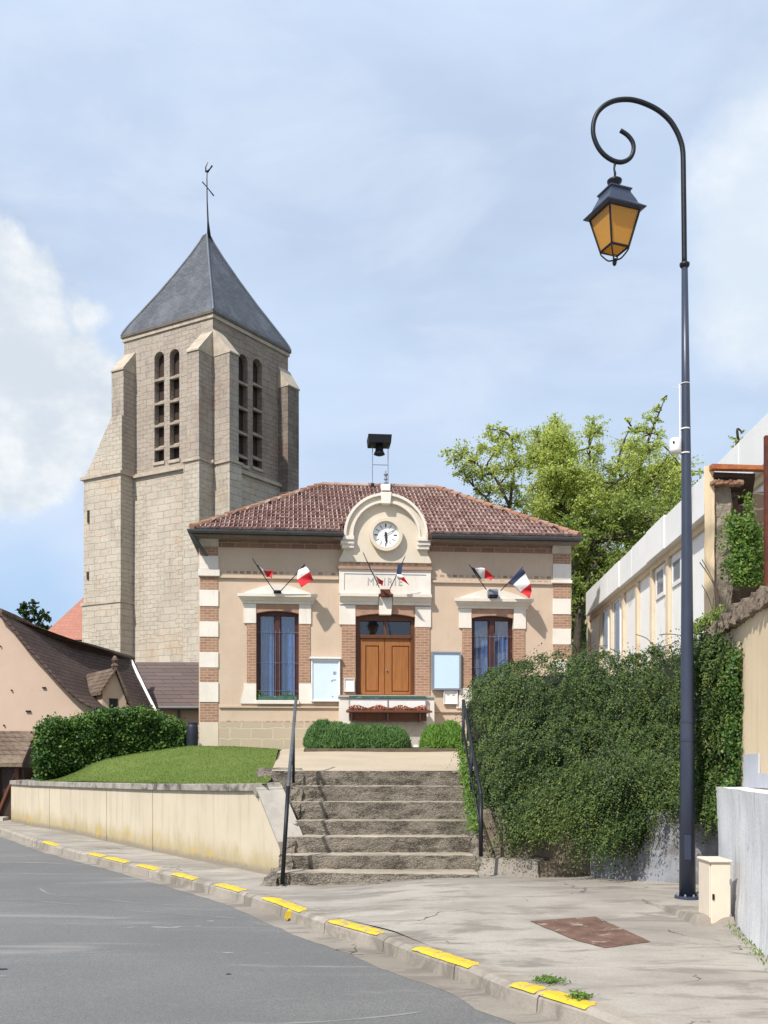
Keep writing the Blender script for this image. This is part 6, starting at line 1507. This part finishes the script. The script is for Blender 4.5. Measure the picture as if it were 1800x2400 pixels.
m_.build('broken_tiles', M['tile_orange'], ru)
m_ = MB(); a_ = at(1796, 1022, 12.2); m_.box((a_.x-.022, a_.y-.03, 2.9), (a_.x+.06, a_.y+.03, a_.z)); tag(m_.build('steel_post', M['rust_dark']), 'dark red steel post at the right edge in front of the ruin', 'post')

# ================================================================== WHITE BUILDING
WF = Frame((6.17, 30.0), (5.75-6.17, 17.6-30.0)); wbd = thing('white_building', 'long low white building with cream piers and a deep white fascia', 'building', (6.17, 30, 0), WF.rot)
wl_ = 27.0; zb_ = 5.80; zt_l, zt_r = 6.42, 6.50
m_ = MB(); m_.fbox(WF, -.02, wl_, -.3, zb_-.05, -9, -.03); m_.build('wall', M['white_panel'], wbd)
# fascia panels
fj = [1372, 1399, 1424, 1451, 1479, 1515, 1557, 1610, 1668, 1730, 1815]
for a_, b_ in zip(fj, fj[1:]):
    ua, ub = WF.u(a_, .18), (WF.u(b_, .18) if b_ != 1815 else wl_+.1)
    m_ = MB(); m_.fbox(WF, ua+.008, ub-.008, zb_, lerp(zt_l, zt_r, .5)+.02*math.sin(a_), .0, .18+.012*math.sin(a_*2)); m_.build('fascia_panel', M['fascia'], wbd, bevel=.006)
m_ = MB(); m_.fbox(WF, -.0, wl_, zb_-.12, zb_-.002, -.029, .03); m_.build('head_beam', M['cream_pier'], wbd)
m_ = MB(); m_.fbox(WF, -.0, wl_, zb_, zb_+.5, -8.9, -.01); m_.build('roof_slab', M['stone_grey'], wbd)
pe = [1377, 1404, 1429, 1457, 1489, 1523, 1560, 1600, 1653]; bays = list(zip(pe, pe[1:]))
for p_ in pe[:]+[1720]:
    u_ = WF.u(p_, .04); m_ = MB(); m_.fbox(WF, u_, u_+.20, .5, zb_-.125, -.028, .045); m_.build('pier', M['cream_pier'], wbd, bevel=.008)
def wwin(pa, pb2, yt, yb, tall):
    ua, ub = WF.u(pa, -.03), WF.u(pb2, -.03); zt_, z0_ = WF.z((pa+pb2)/2, yt, -.03), WF.z((pa+pb2)/2, yb, -.03)
    m_ = MB(); w_ = .09
    for (a_, b_, c_, e_) in ((ua, ua+w_, z0_, zt_), (ub-w_, ub, z0_, zt_), (ua+w_, ub-w_, z0_, z0_+w_), (ua+w_, ub-w_, zt_-w_, zt_)): m_.fbox(WF, a_, b_, c_, e_, -.029, .0)
    f_ = m_.build('window', M['white_paint'], wbd, bevel=.005)
    m_ = MB(); m_.fbox(WF, ua+w_, ub-w_, z0_+w_, zt_-w_, -.028, -.015); m_.build('pane', M['win_grey'], f_)
M['win_grey'] = m_plain('win_grey', (.16, .20, .24), (.11, .14, .18), 1.2, .12, 20, .02, .002, spec=.6)
wwin(1412, 1428, 1425, 1530, 1); wwin(1439, 1456, 1402, 1540, 1); wwin(1539, 1560, 1328, 1401, 0); wwin(1577, 1600, 1303, 1371, 0)
# ================================================================== SHRUBS AND HEDGES
def foliage_solid(name, outline, Df, thick, n, size, asp, mats, parent, up=(0, -.7, .7), strands=None, lump=.25, lf=1.1, core_in=6, grid=10, pnoise=.04, flow=None, tip=None, coremat=None, coff=.16):
    xs = [p[0] for p in outline]; ys = [p[1] for p in outline]
    # closed woody core, near-black: the hollows' shade is put into its colour
    gx = np.arange(min(xs)-grid, max(xs)+2*grid, grid); gy = np.arange(min(ys)-grid, max(ys)+2*grid, grid)
    X, Y = np.meshgrid(gx, gy); ins = inpoly(X, Y, outline) & (edged(X, Y, outline) > core_in)
    D0 = Df(X.ravel(), Y.ravel(), edged(X.ravel(), Y.ravel(), outline)).reshape(X.shape)
    V = at_np(X, Y, D0); 
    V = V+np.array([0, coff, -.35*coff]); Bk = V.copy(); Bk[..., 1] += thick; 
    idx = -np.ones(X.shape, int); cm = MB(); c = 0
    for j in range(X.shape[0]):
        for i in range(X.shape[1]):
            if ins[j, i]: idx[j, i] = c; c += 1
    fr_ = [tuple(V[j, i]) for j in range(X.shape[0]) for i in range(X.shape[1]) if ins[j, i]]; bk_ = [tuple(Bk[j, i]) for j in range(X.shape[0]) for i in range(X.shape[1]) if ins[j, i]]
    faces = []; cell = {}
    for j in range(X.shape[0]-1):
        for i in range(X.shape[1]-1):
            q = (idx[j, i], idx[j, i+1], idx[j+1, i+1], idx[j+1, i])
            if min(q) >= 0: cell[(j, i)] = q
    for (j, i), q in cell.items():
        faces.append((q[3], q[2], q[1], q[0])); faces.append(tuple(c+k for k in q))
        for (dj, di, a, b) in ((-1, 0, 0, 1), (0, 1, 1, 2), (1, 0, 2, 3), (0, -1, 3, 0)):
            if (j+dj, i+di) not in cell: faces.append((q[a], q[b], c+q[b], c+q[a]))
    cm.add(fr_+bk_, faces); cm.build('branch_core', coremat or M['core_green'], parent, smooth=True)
    px, py = sample_poly(outline, n); ed = edged(px, py, outline); D = Df(px, py, ed); P = at_np(px, py, D)
    ln = vnoise(P, lf); ln2 = vnoise(P, lf*3.1, 7); P[:, 1] -= lump*ln+lump*.84*ln2
    P += rng.normal(size=P.shape)*pnoise
    # points also over the thickness at the rim (top and sides), so it is round from any side
    k = n//4 if coff < .3 else n; sel = rng.choice(len(P), k, p=np.exp(-ed/14)/np.exp(-ed/14).sum()); Q = P[sel].copy(); Q[:, 1] += rng.uniform(0, thick, k); P = np.concatenate([P, Q])
    N_ = rng.normal(size=P.shape)*.8+np.array(up)
    quads = leaf_quads(P, N_, rng.uniform(.7, 1.3, len(P))*size, asp, None if flow is None else flow(P))
    return quads_mesh('foliage', quads, mats, parent), P

big = [(1099, 1612), (1122, 1592), (1186, 1556), (1240, 1541), (1299, 1533), (1340, 1526), (1385, 1530), (1430, 1540), (1457, 1534), (1500, 1530), (1534, 1518), (1560, 1524), (1592, 1508), (1620, 1478), (1638, 1468), (1664, 1495), (1672, 1530), (1674, 1600), (1676, 1800), (1670, 1900), (1655, 1920), (1638, 1940),
       (1610, 1925), (1592, 1955), (1575, 1990), (1561, 1975), (1530, 1998), (1500, 1985), (1470, 2000), (1440, 1965), (1394, 1975), (1340, 1955), (1300, 1968), (1250, 1955), (1200, 1962), (1190, 1958), (1162, 1942), (1144, 1880), (1124, 1800), (1106, 1700)]
def bigD(px, py, ed):
    base = 12.15+np.clip((1900-py)/430, 0, 1)**1.5*2.9
    base = base-.75*np.clip((px-1330)/120, 0, 1)*np.clip((py-1700)/150, 0, 1)
    base = base+1.5*np.clip((1200-px)/100, 0, 1)**1.3*np.clip((1960-py)/100, .3, 1)
    base = base+np.clip((py-1900)/90, 0, 1)*.1
    k = np.clip(1-ed/55, 0, 1); return base+.75*k*k
shr = thing('overhanging_shrub', 'huge dark green shrub with drooping sprays hanging over its wall', 'shrub', (3, 12.8, 1))
def lumpy(P): return .50*vnoise(P, 1.15)+.42*vnoise(P, 3.565, 7)
def shrub_part(outline, Df, thick, nl, nC, ll=1.0):
    foliage_solid('shrub', outline, Df, thick, nl, .036, .45, M['juniper'], shr, lump=.50, lf=1.15, pnoise=.08, coff=.40*ll, grid=8 if ll > .9 else 5,
                  core_in=15 if ll > .9 else 7, flow=lambda P: np.tile(np.array([-.3, -.3, -.9]), (len(P), 1)))
    # layered drooping sprays: each is a fan of shoots, every shoot a row of small leaves
    cpx, cpy = sample_poly(outline, nC); nC = len(cpx); ed = edged(cpx, cpy, outline); D = Df(cpx, cpy, ed); S0 = at_np(cpx, cpy, D); S0[:, 1] -= lumpy(S0)*ll-.02
    lean = rng.normal(size=nC)*.14+.9*vnoise(S0, 1.7, 3)-.22-.30*np.clip((1380-cpx)/240, 0, 1)*np.clip((cpx-1150)/60, 0, 1)+.25*np.clip((cpx-1560)/150, 0, 1)
    LC = rng.uniform(.30, .82, nC)*np.where(cpy > 1760, 1.25, .85)*ll; outw = rng.uniform(.25, .55, nC)
    SH = 9; SG = 19; Q_ = []; mi_ = []
    for s_ in range(SH):
        off = (s_-(SH-1)/2)/((SH-1)/2); ln = LC*(1-.35*abs(off))*rng.uniform(.75, 1.1, nC); dx = lean+off*.38+rng.normal(size=nC)*.06; r0_ = rng.normal(size=(nC, 3))*np.array([.05, .03, .04])
        tp = rng.random(nC) < .32
        for j in range(SG):
            t = (j+.5)/SG
            C_ = S0+r0_+np.stack([dx*ln*t, -outw*ln*(t-.45*t*t), ln*(.22*t-.95*t**1.9)], 1)+rng.normal(size=(nC, 3))*.008
            A_ = norm(np.stack([dx, -outw*(1-.9*t), np.full(nC, .22-1.8*t**.9)], 1)); sgn = 1 if j % 2 else -1
            sd_ = np.cross(A_, np.array([0, -.8, .6])); A2 = norm(A_+sgn*.8*norm(sd_)); N_ = np.array([0, -.75, .65])+rng.normal(size=(nC, 3))*.28
            Q_.append(leaf_quads(C_, N_, rng.uniform(.024, .048, nC)*(1.25-.5*t), .42, A2*3)); mi_.append((tp & (t > .4)).astype(int))
    quads_mesh('hanging_sprays', np.concatenate(Q_), [M['juniper'], M['juniper_tip']], shr, np.concatenate(mi_))
shrub_part(big, bigD, 1.8, 8000, 700)
lobe = [(1636, 1500), (1650, 1482), (1674, 1490), (1700, 1502), (1715, 1520), (1724, 1590), (1729, 1700), (1733, 1834), (1704, 1850), (1690, 1905), (1664, 1918), (1640, 1938), (1634, 1860), (1640, 1700), (1632, 1600)]
shrub_part(lobe, lambda px, py, ed: 10.62-.55*np.clip((px-1650)/85, 0, 1)+.25*np.clip(1-ed/25, 0, 1)**2, .35, 6000, 150, .6)
# long trailing sprays at the foot
for (x0, y0, x1, y1, cnt) in ((1560, 1900, 1500, 2015, 60), (1400, 1880, 1280, 1965, 90), (1470, 1920, 1420, 1990, 40), (1385, 1800, 1240, 1945, 70), (1600, 1870, 1560, 1975, 50)):
    Cs = []; As = []
    for i in range(cnt):
        a_ = at(x0+random.gauss(0, 26), y0+random.gauss(0, 16), 11.85); b_ = at(x1+random.gauss(0, 30), y1+random.gauss(0, 12), 11.75)
        for j in range(26):
            t = j/25; p = a_.lerp(b_, t); p.z += .12*math.sin(math.pi*t); p.y -= .06*math.sin(math.pi*t); Cs.append((p.x+random.gauss(0, .008), p.y+random.gauss(0, .01), p.z+random.gauss(0, .008))); As.append(((b_-a_).x, (b_-a_).y, (b_-a_).z-.3))
    Cs = np.array(Cs); As = norm(np.array(As)); quads_mesh('hanging_sprays', leaf_quads(Cs, rng.normal(size=Cs.shape)*.5+np.array([0, -1, .4]), rng.uniform(.02, .05, len(Cs)), .38, As), [M['juniper'], M['juniper_tip']], shr, (rng.random(len(Cs)) < .45).astype(int))
# bare twigs on top
for tw_ in ([(1370, 1545), (1395, 1518), (1422, 1513)], [(1430, 1520), (1455, 1532)], [(1490, 1487), (1515, 1496), (1530, 1512)], [(1545, 1488), (1570, 1486), (1600, 1490)], [(1540, 1518), (1570, 1511), (1590, 1500)], [(1650, 1480), (1668, 1440), (1672, 1400)], [(1640, 1318), (1668, 1360), (1680, 1400), (1690, 1450)], [(1690, 1540), (1712, 1522), (1725, 1510)]):
    m_ = MB(); m_.tube(catmull([at(a_, b_, 13.6 if a_ < 1640 else 10.6) for a_, b_ in tw_], 4), .011 if a_ < 1640 else .006, 5); m_.build('bare_twig', M['twig'], shr)
# light ivy at the stair edge and at the right rim
def tuft(name, pxs, n, size, mat, D, lab, cat, spread, parent=None, asp=.6, zs=1.0):
    P = []
    for i in range(n):
        a_ = random.choice(pxs); p = at(a_[0]+random.gauss(0, spread), a_[1]+random.gauss(0, spread*zs), D(a_[1]) if callable(D) else D); P.append((p.x, p.y+random.gauss(0, .06), p.z))
    P = np.array(P); o_ = quads_mesh(name, leaf_quads(P, rng.normal(size=P.shape)*.6+np.array([-.3, -.9, .4]), rng.uniform(.7, 1.3, n)*size, asp), mat, parent)
    if lab: tag(o_, lab, cat)
    return o_
edge = [(1085+(y-1770)*.16+random.uniform(-3, 8), y) for y in range(1755, 1945, 5)]
tuft('ivy', edge, 2600, .035, M['weed'], lambda y: 14.3-(y-1755)/190*1.9, 'light green ivy edging the right side of the steps', 'ivy', 7)
edge = [(1722+8*math.sin(y*.05), y) for y in range(1530, 1850, 5)]+[(1700, y) for y in range(1850, 1935, 5)]
tuft('ivy', edge, 2400, .040, M['hedge'], 10.05, 'light leaved ivy hanging at the right rim of the big shrub', 'ivy', 11)

# the hedge on the left of the lawn
hl = [(85, 1712), (88, 1700), (110, 1690), (127, 1684), (150, 1690), (180, 1684), (205, 1672), (246, 1664), (290, 1662), (333, 1660), (360, 1668), (385, 1682), (410, 1690), (434, 1696), (442, 1712), (440, 1760), (400, 1766), (340, 1776), (270, 1790), (200, 1806), (150, 1818), (100, 1834), (88, 1824), (82, 1760)]
def hlD(px, py, ed):
    b = 22.6+(px-85)/355*2.2; k = np.clip(1-ed/16, 0, 1); return b+.5*k*k
hg = thing('clipped_hedge', 'clipped dark green hedge running behind the lawn from the house to the town hall', 'hedge', (-6.5, 23.5, 1.3))
foliage_solid('hedge', hl, hlD, 1.3, 26000, .075, .7, M['hedge'], hg, lump=.16, lf=1.2, core_in=4, grid=6, pnoise=.05)
for i, (px, py) in enumerate(((124, 1676), (178, 1672), (205, 1668), (330, 1655))):
    k = 60; c_ = at(px, py+10, 23); P = np.array([c_[:]])+rng.normal(size=(k, 3))*np.array([.05, .05, .10]); quads_mesh('top_shoot', leaf_quads(P, rng.normal(size=(k, 3)), .06, .5), M['weed'], hg)

# two bushes before the town hall
def spiky(name, lab, ells, n, mat, grp=None):
    t = None; P = []; A_ = []
    for (px, py, D, rx, rz, w_) in ells:
        c_ = at(px, py, D); k = int(n*w_); d = norm(rng.normal(size=(k, 3))); d[:, 2] = np.abs(d[:, 2])
        r_ = rng.uniform(.75, 1.03, k)[:, None]; Q = np.array([c_[:]])+d*r_*np.array([rx, .5, rz]); P.append(Q); A_.append(d*np.array([.6, .5, .4])+np.array([0, 0, .9]))
    P = np.concatenate(P); A_ = np.concatenate(A_)+rng.normal(size=P.shape)*.15
    th_ = thing(name, lab, 'bush', tuple(at(ells[0][0], ells[0][1], ells[0][2])), group=grp)
    quads_mesh('foliage', leaf_quads(P, rng.normal(size=P.shape)*.5+np.array([0, -1, .3]), rng.uniform(.07, .16, len(P)), .14, norm(A_)), mat, th_)
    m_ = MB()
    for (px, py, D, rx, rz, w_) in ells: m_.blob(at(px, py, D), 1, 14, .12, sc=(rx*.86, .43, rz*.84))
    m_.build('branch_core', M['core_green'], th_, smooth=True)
spiky('lavender_bush', 'wide low green bush with upright needles left of the door axis', [(757, 1752, 22.7, .44, .62, .25), (790, 1752, 22.5, .5, .57, .2), (830, 1752, 22.6, .52, .54, .2), (880, 1752, 22.6, .52, .52, .2), (925, 1752, 22.6, .37, .47, .15)], 26000, M['lavender'], 'low bushes before the town hall')
spiky('lavender_bush', 'smaller rounder bright green bush near the right handrail', [(1018, 1752, 22.6, .33, .52, .45), (1056, 1752, 22.6, .36, .60, .55)], 13000, M['bright_bush'], 'low bushes before the town hall')
m_ = MB(); a_ = at(712, 1757, 22.0); b_ = at(1100, 1757, 22.0); m_.rough([(a_.x, 21.9, 1.5), (b_.x, 21.9, 1.5), (b_.x, 24.6, 1.5), (a_.x, 24.6, 1.5), (a_.x, 22.0, a_.z+.03), (b_.x, 22.0, b_.z+.03), (b_.x, 24.6, 1.86), (a_.x, 24.6, 1.86)], 60, 12, 2, .03, 4); tag(m_.build('flower_bed', M['soil'], smooth=True), kind='structure')

# plants in the ruin
k = 5200; pa_ = [(random.gauss(1752, 22), random.uniform(1235, 1365)) for i in range(300)]+[(1752+t*.1, 1160+t) for t in range(0, 90, 6)]+[(1710+random.random()*30, 1215+random.random()*30) for i in range(40)]
tuft('ruin_plant', pa_, k, .045, M['weed'], 12.55, 'bushy green plant growing out of the ruined wall', 'plant', 7)
m_ = MB(); random.seed(3)
t_ = thing('dead_stems', 'thin bare stems standing before the crumbling pier', 'dead plant', tuple(at(1690, 1460, 12.4)))
for i in range(9):
    m_ = MB(); a_ = at(1690+random.gauss(0, 8), 1462, 12.4); b_ = at(1660+random.uniform(-20, 60), 1330+random.uniform(-20, 60), 12.3); m_.tube(catmull([a_, a_.lerp(b_, .5)+Vector((random.uniform(-.05, .05), 0, .05)), b_], 4), .005, 5); m_.build('stem', M['twig'], t_)

tuft('wall_top_plants', [(x, 1480-(x-1620)*.72) for x in range(1622, 1690, 4)], 900, .035, M['mid_leaf'], 11.6, 'scruffy leaves along the broken top of the cream wall', 'plants', 7)

# ================================================================== TREES
def tree(name, lab, base, forks, clusters, mats, leaf, n_per, group=None, trunk_r=.2, D=None, csize=.5, seed=1, twig=True):
    """base: ground point; forks: list of polylines (px,py,D) for limbs; clusters: (px,py,D,r) ellipsoids of leaves"""
    rs = random.Random(seed); t = thing(name, lab, 'tree', tuple(base), group=group)
    m_ = MB(); limbs = []
    for k_, f in enumerate(forks):
        P = catmull([at(*q) for q in f], 4); r0_ = trunk_r*(1 if k_ == 0 else .5); m_.tube(P, [lerp(r0_, .014, (i/(len(P)-1))**.7) for i in range(len(P))], 7); limbs += P
    allP = []; tw = MB()
    for (px, py, D_, r_) in clusters:
        c_ = at(px, py, D_); s_ = D_/F; R_ = r_*s_
        q = min(limbs, key=lambda p: (p-c_).length+max(0, p.z-c_.z)*1.5)
        P = [q, q.lerp(c_, .5)+Vector((rs.uniform(-.15, .15), rs.uniform(-.15, .15), rs.uniform(-.05, .2))), c_]; m_.tube(catmull(P, 3), [.035]*3+[.025]*3+[.012], 5)
        ns = max(5, int(n_per*(r_/30)**2/25))
        for i in range(ns):
            d = Vector((rs.gauss(0, 1), rs.gauss(0, 1), rs.gauss(0, 1))); d = d.normalized()*(rs.random()**.5*1.45); e_ = c_+Vector((d.x*R_, d.y*R_*1.1, d.z*R_*.8))
            tw.tube([c_.lerp(e_, .1), c_.lerp(e_, .6)+Vector((0, 0, .03)), e_], [.010, .007, .004], 3, cap=False)
            kk = 16; L_ = rng.normal(size=(kk, 3))*R_*.15; L_[:, 2] *= .75; f_ = rng.uniform(.3, 1.15, kk)[:, None]
            allP.append(np.array([c_[:]])+f_*(np.array([e_[:]])-np.array([c_[:]]))+L_)
    P = np.concatenate(allP)
    m_.build('trunk', M['bark'], t, smooth=True); tw.build('twigs', M['twig'], t)
    quads_mesh('crown', leaf_quads(P, rng.normal(size=P.shape)*.8+np.array([-.2, -.4, .7]), rng.uniform(.55, 1.35, len(P))*leaf*.72, .62), mats, t)
    return t
def cl(pts, D, n, r0, r1, seed, dj=2.5):
    rs = random.Random(seed); out = []; xs = [p[0] for p in pts]; ys = [p[1] for p in pts]
    while len(out) < n:
        x, y = rs.uniform(min(xs), max(xs)), rs.uniform(min(ys), max(ys))
        if inpoly(np.array([x]), np.array([y]), pts)[0]: out.append((x, y, D+rs.uniform(-dj, dj), rs.uniform(r0, r1)))
    return out
GT = 'light spring trees behind the town hall'
tree('tree', 'airy light green tree nearest the clock gable', at(1190, 1740, 36), [[(1190, 1740, 36), (1192, 1300, 36), (1196, 1180, 36), (1205, 1100, 36), (1200, 1030, 36)], [(1196, 1190, 36), (1160, 1120, 36), (1120, 1090, 36), (1080, 1070, 35.5)], [(1194, 1250, 36), (1150, 1180, 36), (1110, 1140, 36)]],
     [(1062, 1075, 35.5, 22), (1085, 1060, 35, 26), (1105, 1080, 36, 28), (1132, 1050, 36, 26), (1150, 1020, 36, 24), (1175, 1010, 36.5, 24), (1165, 1055, 35, 30), (1195, 1050, 36, 30), (1212, 1025, 36, 24), (1100, 1115, 36, 26), (1130, 1110, 36, 32), (1160, 1100, 37, 32), (1190, 1100, 35, 32), (1215, 1085, 36, 26), (1150, 1150, 36, 30), (1180, 1145, 37, 30), (1205, 1140, 36, 26), (1085, 1100, 36, 20), (1120, 1150, 37, 22), (1146, 1005, 36, 14), (1045, 1060, 35.5, 14), (1215, 1180, 36, 30), (1140, 1185, 37, 26), (1180, 1200, 37, 30)],
     M['spring_leaf'], .13, 760, GT, .14, seed=2)
P2 = [(1240, 1035), (1270, 1000), (1310, 985), (1350, 1000), (1390, 990), (1420, 1010), (1400, 1100), (1420, 1180), (1330, 1200), (1250, 1190), (1230, 1110)]
tree('tree', 'broad light green tree with a forked dark trunk above the right eave', at(1360, 1740, 38), [[(1362, 1740, 38), (1364, 1400, 38), (1367, 1240, 38), (1376, 1170, 38), (1385, 1120, 38), (1380, 1050, 38)], [(1370, 1230, 38), (1395, 1170, 38), (1430, 1140, 38), (1480, 1110, 38)], [(1366, 1260, 38), (1320, 1190, 38), (1280, 1140, 38), (1262, 1080, 38)], [(1376, 1170, 38), (1340, 1110, 38), (1320, 1060, 38)]],
     cl(P2, 38, 54, 24, 38, 5)+[(1305, 985, 38, 16), (1258, 1010, 38, 16), (1390, 985, 38, 18)], M['spring_leaf'], .14, 700, GT, .2, seed=3)
P3 = [(1430, 1060), (1470, 1030), (1520, 1030), (1560, 1050), (1600, 1090), (1600, 1180), (1560, 1230), (1470, 1290), (1420, 1260), (1400, 1150)]
tree('tree', 'tall light green tree with spreading top branches beside the lamp post', at(1470, 1740, 40), [[(1470, 1740, 40), (1472, 1400, 40), (1476, 1250, 40), (1490, 1150, 40), (1510, 1060, 40), (1540, 980, 40), (1556, 940, 40)], [(1484, 1180, 40), (1450, 1100, 40), (1460, 1040, 40), (1480, 1000, 40)], [(1490, 1150, 40), (1540, 1110, 40), (1570, 1060, 40)]],
     cl(P3, 40, 50, 24, 38, 6)+[(1480, 1010, 40, 18), (1468, 985, 40, 12), (1500, 1010, 40, 18), (1520, 985, 40, 17), (1530, 960, 40, 15), (1545, 950, 40, 10), (1553, 935, 40, 8), (1515, 1005, 40, 20), (1540, 985, 40, 14), (1545, 1020, 40, 18), (1552, 1040, 40, 16), (1535, 1045, 40, 20), (1570, 1080, 40, 18), (1590, 1120, 40, 24), (1620, 1115, 40, 16), (1640, 1105, 40, 10)], M['spring_leaf'], .14, 700, GT, .2, seed=4)
P4 = [(1335, 1200), (1440, 1170), (1520, 1190), (1600, 1170), (1640, 1200), (1560, 1290), (1480, 1350), (1400, 1440), (1385, 1540), (1330, 1540), (1320, 1400), (1318, 1280)]
tree('tree', 'dense darker green tree filling the gap between town hall and white building', at(1385, 1740, 34.5), [[(1352, 1740, 34.5), (1353, 1500, 34.5), (1372, 1380, 34.5), (1420, 1280, 35), (1460, 1230, 36)], [(1354, 1470, 34.5), (1346, 1380, 34.5), (1350, 1300, 34.5)], [(1400, 1330, 35), (1400, 1270, 35)]],
     cl(P4, 36, 95, 24, 40, 9, 1.8), M['mid_leaf'], .14, 760, GT, .22, seed=5)
P5 = [(1240, 1150), (1500, 1130), (1640, 1160), (1640, 1260), (1560, 1330), (1480, 1400), (1420, 1500), (1330, 1530), (1200, 1500), (1160, 1200)]
tree('tree', 'shaded green tree farther back between the light trees', at(1390, 1740, 46), [[(1400, 1740, 46), (1402, 1400, 46), (1404, 1250, 46)]], cl(P5, 46, 62, 34, 52, 19, 1.5), M['mid_leaf'], .19, 620, GT, .22, seed=8)
tree('tree', 'small top of a light tree above the white roof edge', at(1725, 1740, 26), [[(1725, 1740, 26), (1726, 1300, 26), (1727, 1100, 26), (1730, 1030, 26)]], [(1725, 1050, 26, 16), (1738, 1035, 26, 13), (1722, 1028, 26, 10), (1738, 1012, 26, 6), (1695, 1078, 26, 11), (1725, 1085, 26, 18), (1752, 1060, 26, 9)], M['spring_leaf'], .085, 760, GT, .07, seed=7)
tree('tree', 'dark green tree far away beyond the left house roof', at(75, 1740, 62), [[(82, 1740, 62), (82, 1560, 62), (80, 1470, 62)], [(82, 1500, 62), (104, 1450, 62)], [(82, 1500, 62), (60, 1450, 62)]], [(58, 1440, 62, 13), (60, 1420, 62, 11), (77, 1415, 62, 10), (80, 1432, 62, 12), (52, 1455, 62, 12), (72, 1455, 62, 12), (90, 1450, 62, 11), (105, 1440, 62, 13), (112, 1452, 62, 10), (100, 1468, 62, 14), (62, 1472, 62, 14), (85, 1480, 62, 14), (110, 1475, 62, 12), (47, 1428, 62, 8)], M['dark_leaf'], .26, 1900, None, .25, seed=9)

# ================================================================== LIGHT, SKY, CAMERA
sd = Vector((.74, 1.0, -1.42)).normalized()
su = bpy.data.lights.new('Sun', 'SUN'); su.energy = 4.8; su.angle = R(1.2); su.color = (1.0, .95, .87)
so = bpy.data.objects.new('Sun', su); COL.objects.link(so); so.rotation_euler = sd.to_track_quat('-Z', 'Y').to_euler(); so.location = (-20, -20, 40)
wd = bpy.data.worlds.new('World'); SC.world = wd; wd.use_nodes = True; nt = wd.node_tree; nt.nodes.clear()
g = G.__new__(G); g.nt = nt; g.out = nt.nodes.new('ShaderNodeOutputWorld')
sky = g.n('ShaderNodeTexSky'); sky.sky_type = 'NISHITA'; sky.sun_disc = False; sky.sun_elevation = math.asin(-sd.z); sky.sun_rotation = math.atan2(-sd.x, -sd.y) % (2*math.pi)
sky.air_density = 1.0; sky.dust_density = 1.2; sky.ozone_density = 1.5
tc = g.n('ShaderNodeTexCoord').outputs['Generated']
nrm_ = g.n('ShaderNodeVectorMath', operation='NORMALIZE'); g.l(tc, nrm_.inputs[0]); dirv = nrm_.outputs[0]
def dotmask(px, py, r0_, r1_):
    d = ray(px, py).normalized(); x = g.n('ShaderNodeVectorMath', operation='DOT_PRODUCT'); g.l(dirv, x.inputs[0]); x.inputs[1].default_value = d
    return g.math('ARCCOSINE', x.outputs['Value']), r0_, r1_
SK = .095
skc = g.n('ShaderNodeVectorMath', operation='SCALE'); g.l(sky.outputs[0], skc.inputs[0]); skc.inputs['Scale'].default_value = SK
base_ = skc.outputs[0]
veil = g.ramp(g.noise(g.scale(dirv, (1, 1, 2.2)), 2.1, 6, .55, .4), .30, .72, .72, 1.0)
col = g.mix(veil, base_, (.61, .735, .93))
thin = g.ramp(g.noise(g.scale(dirv, (1.2, 1, 3.2)), 3.4, 7, .58, .5), .45, .75, 0, .55)
col = g.mix(thin, col, (.70, .79, .93))
grey = g.ramp(g.noise(g.scale(dirv, (1, 1.3, 3.0)), 2.0, 5, .5, .2), .52, .72, 0, .55)
col = g.mix(grey, col, (.50, .63, .84))
puff = g.noise(dirv, 9, 9, .62, .1); puff2 = g.noise(dirv, 30, 6, .6)
def cloud(col, blobs, bright, shade, soft=.035, amp=.11):
    m = None
    for (px, py, r_) in blobs:
        a_, _, _ = dotmask(px, py, 0, 0); v = g.math('SUBTRACT', r_, a_); m = v if m is None else g.math('MAXIMUM', m, v)
    m = g.math('ADD', m, g.math('MULTIPLY', g.math('SUBTRACT', puff, .5), amp)); m = g.math('ADD', m, g.math('MULTIPLY', g.math('SUBTRACT', puff2, .5), amp*.18))
    mask = g.ramp(m, 0, soft); sh = g.ramp(g.noise(g.scale(dirv, (1, 1, 1.5)), 7, 6, .6), .35, .65)
    return g.mix(mask, col, g.mix(sh, bright, shade))
col = cloud(col, [(45, 690, .040), (190, 740, .034), (0, 800, .085), (170, 910, .065), (-150, 850, .14), (60, 1020, .075)], (.95, .965, .97), (.64, .71, .79), .022, .095)
col = cloud(col, [(1800, 330, .055), (1880, 430, .10), (1810, 570, .085), (1800, 720, .08), (2050, 500, .12)], (.84, .89, .96), (.68, .77, .88), .05, .08)
a_, _, _ = dotmask(60, 1400, 0, 0)
col = g.mix(g.ramp(a_, .02, .09, .38, 0), col, (.25, .50, .82))
bg = g.n('ShaderNodeBackground'); g.l(col, bg.inputs[0]); bg.inputs[1].default_value = .94; g.l(bg.outputs[0], g.out.inputs[0])
cam = bpy.data.cameras.new('Camera'); co_ = bpy.data.objects.new('Camera', cam); COL.objects.link(co_); SC.camera = co_
co_.location = (0, 0, EYE); co_.rotation_euler = (R(90), 0, 0); cam.sensor_fit = 'HORIZONTAL'; cam.sensor_width = 36; cam.lens = 36*F/1800; cam.shift_y = (HY-1200)/1800; cam.clip_end = 3000; cam.clip_start = .05
SC.view_settings.view_transform = 'Standard'; SC.view_settings.look = 'None'; SC.view_settings.exposure = 0.20; SC.view_settings.gamma = 1.0
SC.cycles.max_bounces = 6; SC.cycles.transparent_max_bounces = 8
